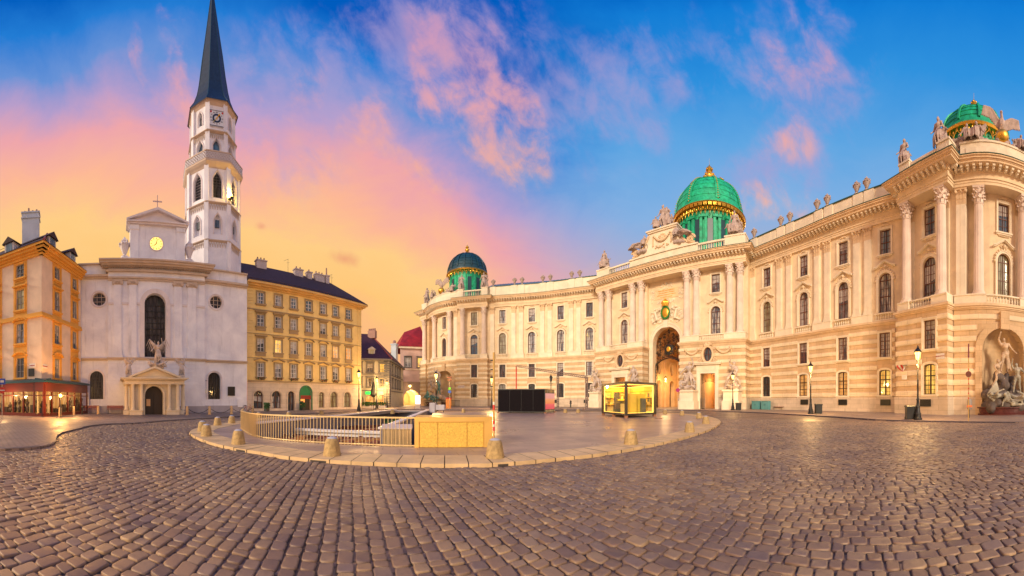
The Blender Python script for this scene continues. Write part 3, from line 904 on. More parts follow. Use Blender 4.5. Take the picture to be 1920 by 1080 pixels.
# side doors: frame, carved overdoor, iron grille fan, lit passage; oval windows with garlands
for s, ops in ((sL, opsL), (sR, opsR)):
    b = PF.mb()
    il = [(s + a, c) for a, c in outline(2.7, 0, 6.15, 'flat')]; ol = [(s + a, c) for a, c in outline(2.7, 0, 6.15, 'flat', .62)]
    b.ring(il, ol, -.22, 0); b.ring([(s + a, c) for a, c in outline(2.7, 0, 6.15, 'flat', .4)], ol, -.3, -.218)
    b.box(s - 2.1, s + 2.1, -.16, 0, 6.8, 7.6); b.box(s - 2.45, s + 2.45, -.55, 0, 7.6, 7.8); b.box(s - 2.6, s + 2.6, -.68, 0, 7.8, 7.98)
    dr = rel('side_doorway', b, M_LIGHT, palace, None)
    g = PF.mb()
    R = random.Random(3)
    for i in range(9):
        for j in range(5):
            x = s - 1.2 + i * .3; z = 4.7 + j * .31
            if z < 4.55 + .5 * (1 - ((x - s) / 1.35) ** 2): continue
            q = MB(PF.M)
            n = 8
            for k in range(n): q.tube((x + .13 * cos(k * pi / 4), .5, z + .13 * sin(k * pi / 4)), (x + .13 * cos((k + 1) * pi / 4), .5, z + .13 * sin((k + 1) * pi / 4)), .028, .028, 4)
            g.add(q)
    g.T = PF.M
    for k in range(12):
        a0 = -1.3 + 2.6 * k / 12; a1 = -1.3 + 2.6 * (k + 1) / 12
        g.tube((s + a0, .5, 4.4 + .5 * (1 - (a0 / 1.35) ** 2)), (s + a1, .5, 4.4 + .5 * (1 - (a1 / 1.35) ** 2)), .05, .05, 5)
    for x in (-1.33, 1.33): g.box(s + x - .04, s + x + .04, .45, .55, 0, 6.15)
    g.box(s - 1.33, s - .8, .46, .52, 0, .2)
    for k in range(6): g.box(s - 1.3 + k * .1, s - 1.28 + k * .1, .48, .5, .2, 4.5)
    g.build('iron_fanlight', M_IRON, dr)
    o = ops[1]
    b = PF.mb(); surround(PF, b, s, o['w'], o['z0'], o['z1'], 'oval', 0, .32, .22)
    leafy(b, s, 11.0, 1.5, .6, -.15, 5, 16, .13)
    for sg in (-1, 1):
        curl(b, s + sg * 1.35, 8.3, .42, -.05, .3, sgn=sg, th=.1); curl(b, s + sg * 1.15, 10.3, .3, -.05, .3, sgn=sg, th=.09)
        for k in range(6): b.ball((s + sg * (1.22 + .03 * k), -.1, 8.8 + k * .26), .12, 6, 4)
    wv = rel('oval_window', b, M_CORN, palace, 50)
    glaze(PF, s, o['w'], o['z0'], o['z1'], 'oval', .25, wv, G_DARK, M_FRAME, 2, 2)
    for sg in (-1, 1):
        b = PF.mb(); garland(b, s + sg * 1.7, s + sg * 4.1, 10.25, .75, -.1, .2, 12); b.ball((s + sg * 1.7, -.15, 10.3), .3, 7, 5); b.ball((s + sg * 4.1, -.15, 10.3), .3, 7, 5)
        for k in range(4): b.ball((s + sg * 4.15, -.1, 10.1 - k * .22), .13, 5, 4)
        rel('garland', b, M_CORN, palace, 60)

# passage behind the arches
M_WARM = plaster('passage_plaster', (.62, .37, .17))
M_DARKDOOR = mat('passage_door_wood', (.10, .04, .02), rough=.5)
b = PF.mb()
hw = 4.4
N = 16
ys = [YC + 1.2, YC + 13.5]
for k in range(N):
    a0 = pi * k / N; a1 = pi * (k + 1) / N
    b.quad((SC0 - hw * cos(a0), ys[0], 11.2 + hw * sin(a0)), (SC0 - hw * cos(a1), ys[0], 11.2 + hw * sin(a1)), (SC0 - hw * cos(a1), ys[1], 11.2 + hw * sin(a1)), (SC0 - hw * cos(a0), ys[1], 11.2 + hw * sin(a0)))
inner = Facade([PF.at(0)[0] - PF.at(0)[1] * ys[1], PF.at(PL_)[0] - PF.at(0)[1] * ys[1]])
for sg in (-1, 1):
    x = SC0 + sg * hw
    ends = [PF.M(x, ys[0], 0).xy, PF.M(x, ys[1], 0).xy]
    if sg > 0: ends.reverse()
    SW = Facade(ends); m = SW.mb(); Ls = SW.L
    sops = [dict(s=Ls * f, w=2.3, z0=-.1, z1=5.8, kind='round', depth=.9) for f in (.27, .73)] + [dict(s=Ls * f, w=1.5, z0=7.0, z1=9.6, kind='oval', depth=.5) for f in (.27, .73)]
    wall(SW, m, 0, Ls, 0, 11.2, sops, y=0)
    m.box(-.5, Ls + .5, 1.0, 1.1, 0, 11)
    for f in (.02, .5, .98): m.box(Ls * f - .5, Ls * f + .5, -.4, 0, 0, 10.3); m.box(Ls * f - .6, Ls * f + .6, -.5, 0, 0, 1.0); m.box(Ls * f - .62, Ls * f + .62, -.55, 0, 9.7, 10.3)
    m.box(0, Ls, -.45, 0, 10.3, 10.55); m.box(0, Ls, -.7, 0, 10.55, 10.8)
    for o in sops:
        m.ring([(o['s'] + u, c) for u, c in outline(o['w'], max(0, o['z0']), o['z1'], o['kind'])], [(o['s'] + u, c) for u, c in outline(o['w'], max(0, o['z0']), o['z1'], o['kind'], .28)], -.12, 0, o['kind'] == 'oval')
    b.add(m)
    for o in sops[:2]:
        q = SW.mb(); q.box(o['s'] - 1.1, o['s'] + 1.1, .85, .95, 0, 5.7); q.build('passage_door', M_DARKDOOR, palace)
wall(PF, b, SC0 - hw, SC0 + hw, 0, 15.8, [dict(s=SC0, w=4.6, z0=-.1, z1=9.4, kind='round', depth=.6), dict(s=SC0 - 3.4, w=.7, z0=1.5, z1=5, kind='round'), dict(s=SC0 + 3.4, w=.7, z0=1.5, z1=5, kind='round')], y=ys[1])
# a darker hall wall further in, seen through the inner arch
b.quad((SC0 - 7, ys[1] + 8, 0), (SC0 + 7, ys[1] + 8, 0), (SC0 + 7, ys[1] + 8, 12), (SC0 - 7, ys[1] + 8, 12))
for sg in (-1, 1): b.quad((SC0 + sg * 7, ys[1], 0), (SC0 + sg * 7, ys[1] + 8, 0), (SC0 + sg * 7, ys[1] + 8, 12), (SC0 + sg * 7, ys[1], 12))
b.quad((SC0 - 7, ys[1], 12), (SC0 + 7, ys[1], 12), (SC0 + 7, ys[1] + 8, 12), (SC0 - 7, ys[1] + 8, 12))
for yy in (5.6, 9.6):
    b.ring([(SC0 - (hw - .45) * cos(pi * k / N), 11.2 + (hw - .45) * sin(pi * k / N)) for k in range(N + 1)], [(SC0 - hw * cos(pi * k / N), 11.2 + hw * sin(pi * k / N)) for k in range(N + 1)], yy, yy + .9)
for s in (sL, sR):
    for x in (s - 1.6, s + 1.6): b.quad((x, 2.0, 0), (x, 8, 0), (x, 8, 6.4), (x, 2.0, 6.4))
    b.quad((s - 1.6, 8, 0), (s + 1.6, 8, 0), (s + 1.6, 8, 6.4), (s - 1.6, 8, 6.4)); b.quad((s - 1.6, 2, 6.4), (s + 1.6, 2, 6.4), (s + 1.6, 8, 6.4), (s - 1.6, 8, 6.4))
    b.ring([(s + a, c) for a, c in outline(1.5, 0, 4.6, 'round')], [(s + a, c) for a, c in outline(1.5, 0, 4.6, 'round', .2)], 7.85, 8)
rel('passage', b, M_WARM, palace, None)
def lamp_light(name, loc, power, color=(1.0, .62, .25), r=.15, parent=None):
    l = bpy.data.lights.new(name, 'POINT'); l.energy = power; l.color = color; l.shadow_soft_size = r
    o = bpy.data.objects.new(name, l); COL.objects.link(o); o.location = loc
    if parent: o.parent = parent
    return o
for s in (sL, sR): lamp_light('passage_lamp_light', PF.M(s, 5, 4.8), 480)

# hanging lanterns inside the arch
M_LAMPGLOW = emit('lamp_glow', (1.0, .66, .22), 14)
for k, (u, yy, zz_) in enumerate(((-2.4, 6.2, 5.9), (-.6, 11.5, 6.2))):
    c = PF.M(SC0 + u, yy, zz_)
    t = thing('hanging_lantern', ('glowing iron lantern hanging in the near half of the palace passage', 'glowing iron lantern hanging deeper inside the palace passage')[k], 'lantern', c)
    b = MB(); b.lathe([(.1, .5), (.3, .4), (.3, .36)], n=8); b.lathe([(.2, -.42), (.05, -.5)], n=8); b.tube((0, 0, .5), (0, 0, 5.5), .015, .015, 5)
    for q in range(8): b.tube((.2 * cos(q * pi / 4), .2 * sin(q * pi / 4), -.42), (.29 * cos(q * pi / 4), .29 * sin(q * pi / 4), .38), .014, .014, 4)
    b.build('lantern_frame', M_IRON, t, world=False)
    b = MB(); b.ball((0, 0, 0), .17, 10, 8); b.build('bulb', M_LAMPGLOW, t, world=False)
    lamp_light('lantern_light', (0, 0, -.6), (950, 1000)[k], parent=t)

# big wrought-iron gate crest filling the upper arch
g = MB(PF.M); R = random.Random(11)
def gtop(u): return 8.3 + 1.35 * (1 - (u / 2.95) ** 2)          # lower edge of the ironwork
def gcrest(u): return 12.4 + 2.1 * (1 - (u / 2.95) ** 2)
for k in range(24):
    u0 = -2.9 + 5.8 * k / 24; u1 = -2.9 + 5.8 * (k + 1) / 24
    g.tube((SC0 + u0, 3.2, gtop(u0)), (SC0 + u1, 3.2, gtop(u1)), .11, .11, 6); g.tube((SC0 + u0, 3.2, gtop(u0) + .32), (SC0 + u1, 3.2, gtop(u1) + .32), .05, .05, 5)
    g.tube((SC0 + u0, 3.2, gtop(u0)), (SC0 + u0, 3.2, gtop(u0) + .32), .03, .03, 4)
for k in range(150):
    u = R.uniform(-2.75, 2.75); z = R.uniform(gtop(u) + .45, gcrest(u) - .3 - .9 * abs(sin(u * 2.2)))
    r = R.uniform(.14, .34); sg = R.choice((-1, 1)); a0 = R.uniform(0, 6)
    pts = [(SC0 + u + sg * r * (1 - j / 12) * cos(a0 + j * .62), 3.2 + R.uniform(-.05, .05), z + r * (1 - j / 12) * sin(a0 + j * .62)) for j in range(10)]
    g.path(pts, .035, 4)
for u in (-1.9, -.95, 0, .95, 1.9):
    z1 = gcrest(u) + (.6 if u == 0 else 0)
    g.tube((SC0 + u, 3.2, gtop(u)), (SC0 + u, 3.2, z1), .05, .03, 5)
    for j in range(8): g.ball((SC0 + u + R.uniform(-.25, .25), 3.2, z1 - R.uniform(0, .8)), .1, 5, 4, sz=1.6)
for sg in (-1, 1):
    for x in (2.93, 2.62): g.box(SC0 + sg * x - .04, SC0 + sg * x + .04, 3.12, 3.28, 0, gtop(x))
    for j in range(14): g.tube((SC0 + sg * 2.62, 3.2, .4 + j * .58), (SC0 + sg * 2.93, 3.2, .7 + j * .58), .03, .03, 4)
g.ball((SC0, 3.15, 11.2), .95, 12, 8, sy=.1, sz=1.15)
gate = g.build('iron_gate', M_IRON, palace)
g = MB(PF.M); g.ball((SC0, 3.0, 11.3), .42, 10, 7, sy=.2, sz=1.2)
for j in range(10): g.ball((SC0 + R.uniform(-2.2, 2.2), 3.1, R.uniform(9.6, 12)), .09, 5, 4)
g.build('gilt_ornament', M_GOLD, gate)

# coat of arms, crown, inscription over the arch
b = PF.mb(); leafy(b, SC0 - 2.0, 17.6, 3.0, 3.0, YC, 21, 60, .17); leafy(b, SC0 + 2.0, 17.6, 3.0, 3.0, YC, 22, 60, .17)
leafy(b, SC0, 23.2, 2.6, 1.3, YC, 23, 30, .13); leafy(b, SC0, 20.1, 4.6, .9, YC, 24, 30, .12)
for sg in (-1, 1):
    leafy(b, SC0 + sg * 3.1, 21.6, .9, 2.8, YC, 25 + sg, 22, .11)
    for j in range(5): curl(b, SC0 + sg * (1.5 + .45 * j), 18.8 - .5 * j, .35, YC, .2, sgn=sg, th=.08)
    b.capsule((SC0 + sg * 1.9, YC - .35, 16.9), (SC0 + sg * 2.3, YC - .4, 18.3), .3, .24); b.ball((SC0 + sg * 2.3, YC - .4, 18.8), .22)
    b.capsule((SC0 + sg * 2.2, YC - .4, 18.2), (SC0 + sg * 1.2, YC - .45, 18.7), .1, .08); b.capsule((SC0 + sg * 1.9, YC - .35, 16.9), (SC0 + sg * 2.9, YC - .4, 16.4), .16, .1)
rel('coat_of_arms_relief', b, M_LIGHT, palace, 60)
b = PF.mb(); b.box(SC0 - 2.5, SC0 + 2.5, YC - .08, YC, 20.75, 22.5); rel('inscription_panel', b, plaster('inscription_stone', (.80, .60, .36)), palace, None)
M_WREATH = mat('green_wreath', (.03, .22, .04), rough=.6, bump=.3)
b = PF.mb()
for k in range(22):
    a = 2 * pi * k / 22; b.ball((SC0 + .82 * cos(a), YC - .5, 17.95 + 1.12 * sin(a)), .2, 6, 5)
shield = rel('shield_wreath', b, M_WREATH, palace, 60)
b = PF.mb(); b.ball((SC0, YC - .42, 17.95), 1.0, 14, 10, sx=.75, sy=.25, sz=1.02); rel('shield', b, M_GOLD, shield, 60)
b = PF.mb(); b.lathe([(.55, 0), (.6, .18), (.8, .5), (.78, .8), (.5, 1.1), (.1, 1.2)], SC0, YC - .5, 10, 19.15, r_mod=lambda a, k, h: 1.0 if k % 2 else .82); b.ball((SC0, YC - .5, 20.5), .16); rel('crown', b, M_GOLD, palace, 40)
def text_mesh(txt, size, mt, M, name, parent, depth=.02, align='CENTER'):
    c = bpy.data.curves.new(name, 'FONT'); c.body = txt; c.size = size; c.extrude = depth; c.align_x = align; c.align_y = 'CENTER'
    o = bpy.data.objects.new('tmp_text', c); COL.objects.link(o)
    bpy.context.view_layer.update()
    me = bpy.data.meshes.new_from_object(o.evaluated_get(bpy.context.evaluated_depsgraph_get()))
    bpy.data.objects.remove(o); me.materials.clear(); me.materials.append(mt)
    me.transform(M)
    if parent is not None:
        off = Vector((0, 0, 0)); r = parent
        while r is not None: off += Vector(r.location); r = r.parent
        me.transform(Matrix.Translation(-off))
    me.name = name
    q = bpy.data.objects.new(name, me); COL.objects.link(q); q.parent = parent
    return q
def face_mat(F, s, y, z):
    c = F.M(s, y, z); return Matrix.Translation(c) @ rz_mat(F.yaw(s)) @ Matrix.Rotation(pi / 2, 4, 'X')
for k, (tx, sz_) in enumerate((('FRANCISCVS JOSEPHVS I', .32), ('VETVS PALATIVM A PRIORIBVS', .25), ('INCHOATVM CONTINVATVM PERFECIT', .22), ('A D MDCCCLXXXXIII', .26))):
    text_mesh(tx, sz_, M_GOLD, face_mat(PF, SC0, YC - .1, 22.2 - k * .4), 'inscription', palace)

# attic of the portal block, gable with volutes
def att_y(): return .55
aY0, aY1 = .35, 1.0
A = [PF.s_px(p, aY0) for p in (1121, 1142, 1181, 1308, 1359, 1391)]
A[0] = 0.1; A[5] = PL_ - .1
for a, c in ((A[0], A[1]), (A[4], A[5])):
    b = PF.mb(); b.box(a, c, aY0 - .1, aY1 + 1.2, ZTOP, 28.7); b.box(a - .08, c + .08, aY0 - .2, aY1 + 1.3, 28.7, 28.95); b.box(a + .4, c - .4, aY0 - .14, aY0 - .09, ZTOP + .5, 28.3)
    rel('attic_pedestal', b, M_LIGHT, palace, None)
for a, c in ((A[1], A[2]), (A[3], A[4])):
    b = PF.mb(); balustrade(PF, b, a, c, aY0 + .2, ZTOP, 28.6, .42, .36); rel('roof_balustrade', b, M_LIGHT, palace, None)
gx0, gx1 = A[2], A[3]; gm = (gx0 + gx1) / 2
b = PF.mb(); b.box(gx0, gx1, aY0, 2.2, ZTOP, 28.7); b.box(gx0 - .1, gx1 + .1, aY0 - .22, 2.2, 28.55, 28.8)
hw_ = (gx1 - gx0) / 2; tw = hw_ * .40
pts = [(gx0 + .3, 28.8)]
for k in range(11):
    t = k / 10; pts.append((gx0 + .6 + (hw_ - tw - .6) * t, 29.1 + 3.2 * (t ** 2.3)))
pts += [(gm - tw, 32.6), (gm + tw, 32.6)]
for k in range(11):
    t = 1 - k / 10; pts.append((gx1 - .6 - (hw_ - tw - .6) * t, 29.1 + 3.2 * (t ** 2.3)))
pts.append((gx1 - .3, 28.8))
b.prism(pts, aY0 + .15, 1.7)
b.box(gm - tw - .25, gm + tw + .25, aY0 - .1, 1.9, 32.6, 32.85); b.box(gm - tw - .45, gm + tw + .45, aY0 - .28, 2.0, 32.85, 33.1)
gable = rel('gable', b, M_LIGHT, palace, None)
b = PF.mb()
for sg in (-1, 1):
    for k in range(15):
        t = k / 14; t2 = (k + 1) / 14
        x0_, x1_ = gm + sg * (hw_ - .6 - (hw_ - tw - .6) * t), gm + sg * (hw_ - .6 - (hw_ - tw - .6) * t2)
        if k < 14: b.tube((x0_, aY0 + .1, 29.1 + 3.2 * t ** 2.3), (x1_, aY0 + .1, 29.1 + 3.2 * t2 ** 2.3), .22, .22, 7)
    curl(b, gm + sg * (hw_ - 1.3), 29.75, .85, aY0 + .1, .25, sgn=sg, th=.2); curl(b, gm + sg * (hw_ - 1.3), 29.75, .45, aY0, .25, sgn=sg, th=.12)
garland(b, gm - 1.7, gm + 1.7, 31.9, 1.1, aY0 + .1, .24, 14); leafy(b, gm, 31.5, 1.3, 1.1, aY0 + .1, 41, 22, .15); leafy(b, gm, 29.8, 3.2, .7, aY0 + .1, 42, 22, .12)
for sg in (-1, 1):
    for k in range(7): b.ball((gm + sg * 1.9, aY0 + .05, 31.8 - k * .27), .17, 6, 4)
rel('scroll_ornament', b, M_CORN, gable, 60)

# ------------------------------------------------------------------ corner pavilions
def pavilion(face, curve, win_face, cols_face, win_curve, cols_curve, key, gl):
    F = Facade(face); C = Facade(curve, smooth=True)
    L = F.L
    s0 = F.s_px(win_face); s1 = C.s_px(win_curve)
    lo = lower_windows(F, [s0], 0, None, None)
    podium(F, 0, L, lo, lret=2.2, rret=2.2)
    nich = dict(s=s1, w=4.6, z0=-.1, z1=9.2, kind='round', depth=1.7)
    cl = C.L
    b = C.mb(); wall(C, b, 0, cl, 0, ZS0, [nich])
    rel('lower_wall', b, M_TAN, palace, None)
    b = C.mb()
    for a, c in ((0, s1 - 2.3), (s1 + 2.3, cl)): C.box(b, a, c, -.18, .2, 0, ZPL)
    rel('plinth', b, M_PLINTH, palace, None)
    b = C.mb(); rustic(C, b, 0, cl, ZPL, ZS0, [dict(nich, w=5.2, z1=9.6)]); rel('rusticated_bands', b, M_BAND, palace, 50)
    b = C.mb()
    il = [(s1 + a, c) for a, c in outline(4.6, 0, 9.2, 'round', 0, 20)]; ol = [(s1 + a, c) for a, c in outline(4.6, 0, 9.2, 'round', .7, 20)]
    b.ring(il, ol, -.2, 0); b.box(s1 - .45, s1 + .45, -.5, 0, 9.0, 10.9)
    rel('niche_arch', b, M_TAN, palace, 40)
    b = C.mb()      # concave niche shell
    N, K = 14, 8
    for i in range(N):
        a0 = pi * i / N; a1 = pi * (i + 1) / N
        for zz0, zz1 in ((0, 3.5), (3.5, 6.9)):
            b.quad((s1 - 2.35 * cos(a0), .3 + 1.9 * sin(a0), zz0), (s1 - 2.35 * cos(a1), .3 + 1.9 * sin(a1), zz0), (s1 - 2.35 * cos(a1), .3 + 1.9 * sin(a1), zz1), (s1 - 2.35 * cos(a0), .3 + 1.9 * sin(a0), zz1))
        for j in range(K):
            e0 = pi / 2 * j / K; e1 = pi / 2 * (j + 1) / K
            q = lambda a, e: (s1 - 2.35 * cos(a) * cos(e), .3 + 1.9 * sin(a) * cos(e), 6.9 + 2.35 * sin(e))
            b.quad(q(a0, e0), q(a1, e0), q(a1, e1), q(a0, e1))
    rel('niche', b, plaster('niche_stone', (.60, .43, .26), dirt=.5), palace, 60)
    string(C, 0, cl, 2.6, 0, 0, .0)
    uf = [dict(s=F.s_px(win_face, YW), w=1.8, z0=12.86, z1=17.85, kind='round'), dict(s=F.s_px(win_face, YW), w=1.55, z0=20.2, z1=23.4, kind='flat')]
    s1u = C.s_px(win_curve, YW - .1)
    uc = [dict(uf[0], s=s1u), dict(uf[1], s=s1u)]
    b = F.mb(); wall(F, b, -.6, L + .6, ZS1 - .02, ZARC, uf, y=YW); F.box(b, 0, L, .02, YW, ZS1 - .06, ZS1 - .02); rel('upper_wall', b, M_CREAM, palace, None)
    b = C.mb(); wall(C, b, -.3, cl, ZS1 - .02, ZARC, uc, y=YW - .1); C.box(b, 0, cl, .02, YW, ZS1 - .06, ZS1 - .02); rel('upper_wall', b, M_CREAM, palace, None)
    for FF, u, yy in ((F, uf, YW), (C, uc, YW - .1)):
        put_window(FF, u[0], yy, gl[0] if FF is F else gl[2], fine=3, hood=(.78, .72), nh=2, t=.3, out=.16, sill=False)
        put_window(FF, u[1], yy, gl[1] if FF is F else gl[3], fine=3, nh=2)
        bay_reliefs(FF, u[0]['s'], yy)
    put_window(F, lo[0], 0, gl[4], grille=True); put_window(F, lo[1], 0, gl[5], fine=3)
    for FF, cc in ((F, cols_face), (C, cols_curve)):
        xs = []
        for p, kind in cc:
            c = FF.s_px(p, .75)
            if kind == 'col': column(FF, c, .75, ZPED, ZCAP, ZARC, .56, M_COLS, palace, int(p))
            if kind == 'pil' or kind == 'col':
                b = FF.mb(); y0, y1, hwid = (.35, YW, .52) if kind == 'pil' else (YW - .14, YW + .01, .45)
                b.box(c - hwid, c + hwid, y0, y1, ZPED, ZCAP); po = rel('pilaster', b, M_LIGHT, palace, None)
                k = FF.mb(); pil_capital(k, c, hwid * 2.1, y0, ZCAP, ZARC - ZCAP); rel('capital', k, M_CORN, po, 50)
            xs.append(c)
        xs.sort()
        # pedestals under columns, balustrades between
        runs = [[xs[0], xs[0]]]
        for x in xs[1:]:
            if x - runs[-1][1] < 2.6: runs[-1][1] = x
            else: runs.append([x, x])
        iv = []
        for a, c in runs:
            a -= .85; c += .85
            if FF is F: a = max(a, 0.05) if a > .8 else .05; c = c if c < L - .8 else L - .05
            else: a = max(a, 0)
            iv.append((a, c))
            b = FF.mb(); FF.box(b, a, c, .02, YW, ZS1, ZPED - .14); FF.box(b, a, c, -.05, YW, ZPED - .14, ZPED); rel('pedestal', b, M_LIGHT, palace, None)
        for (a0, c0), (a1, c1) in zip(iv[:-1], iv[1:]):
            if a1 - c0 > .5:
                b = FF.mb(); balustrade(FF, b, c0, a1, .3, ZS1, ZPED, .33); rel('balustrade', b, M_LIGHT, palace, None)
    entab(F, -.1, L + .1, .1, 4.5)
    entab(C, 0, cl, .1, 4.0, 0, 0)
    # attic: pedestals with balustrade on the face, solid curved parapet on the rotunda
    for a, c in ((0, 1.5), (L - 1.5, L)):
        b = F.mb(); b.box(a, c, .35, 2.2, ZTOP, 28.8); b.box(a - .08, c + .08, .25, 2.3, 28.8, 29.0); b.box(a + .25, c - .25, .31, .36, ZTOP + .5, 28.4); rel('attic_pedestal', b, M_LIGHT, palace, None)
    b = F.mb(); balustrade(F, b, 1.5, L - 1.5, .7, ZTOP, 28.6, .42, .36); rel('roof_balustrade', b, M_LIGHT, palace, None)
    b = C.mb(); C.box(b, .6, cl, .4, 1.4, ZTOP, 28.9); C.box(b, .5, cl, .3, 1.5, 28.9, 29.1); C.box(b, 1.2, cl, .34, .41, ZTOP + .6, 28.4); rel('attic_wall', b, M_LIGHT, palace, None)
    b = F.mb(); b.box(0, L, .5, 9, ZTOP - .2, ZTOP + .04); rel('roof', b, M_ROOFBLUE, palace, None)
    b = C.mb(); C.box(b, 0, cl, .5, 4, ZTOP - .2, ZTOP + .06); rel('roof', b, M_ROOFBLUE, palace, None)
    return F, C, s0, s1
RF, RC, _, RNS = pavilion([(34.5, 13.3), (32.2, 6.9)], [(33.3, 6.4), (33.2, 3.4), (33.9, .8), (35.6, -1.9), (38.6, -4.3)], 1743, [(1700, 'col'), (1765, 'col')],
                     1882, [(1803, 'pil'), (1835, 'col'), (1917, 'col')], 'right', [G_CURT, G_BLUE, G_HALF, G_BLUE, G_LIT, G_CURT2])
LF, LC, _, LNS = pavilion([(-13.5, 77.7), (-6.0, 76.7)], [(-24.2, 88.0), (-22.4, 84.6), (-20.2, 82.0), (-17.1, 79.9), (-13.7, 79.0)], 889, [(867, 'col'), (907, 'col')],
                     833, [(814, 'col'), (843, 'col'), (855, 'pil')], 'left', [G_BLUE, G_HALF, G_DARK, G_DARK, G_DARK, G_DARK])
# end pier of the far pavilion
EP = Facade([(-25.6, 87.2), (-24.0, 86.0)])
b = EP.mb(); b.box(-.4, 2.4, 0, 7, 0, ZS0); b.box(-.4, 2.4, 1.2, 7, ZS0, ZARC); rel('end_pier', b, M_TAN, palace, None)
b = EP.mb(); rustic(EP, b, -.4, 2.4, ZPL, ZS0, [], lret=4); rel('rusticated_bands', b, M_BAND, palace, 50)
column(EP, .9, .6, ZPED, ZCAP, ZARC, .56, M_COLS, palace, 5)
b = EP.mb(); b.box(-.4, 2.4, 0, 4, ZS1, ZPED); rel('pedestal', b, M_LIGHT, palace, None)
string(EP, -.4, 2.2, 4); entab(EP, -.4, 2.4, .1, 5.5, 1, 0)
b = EP.mb(); b.box(0, 2.2, .4, 2.5, ZTOP, 28.9); rel('attic_pedestal', b, M_LIGHT, palace, None)

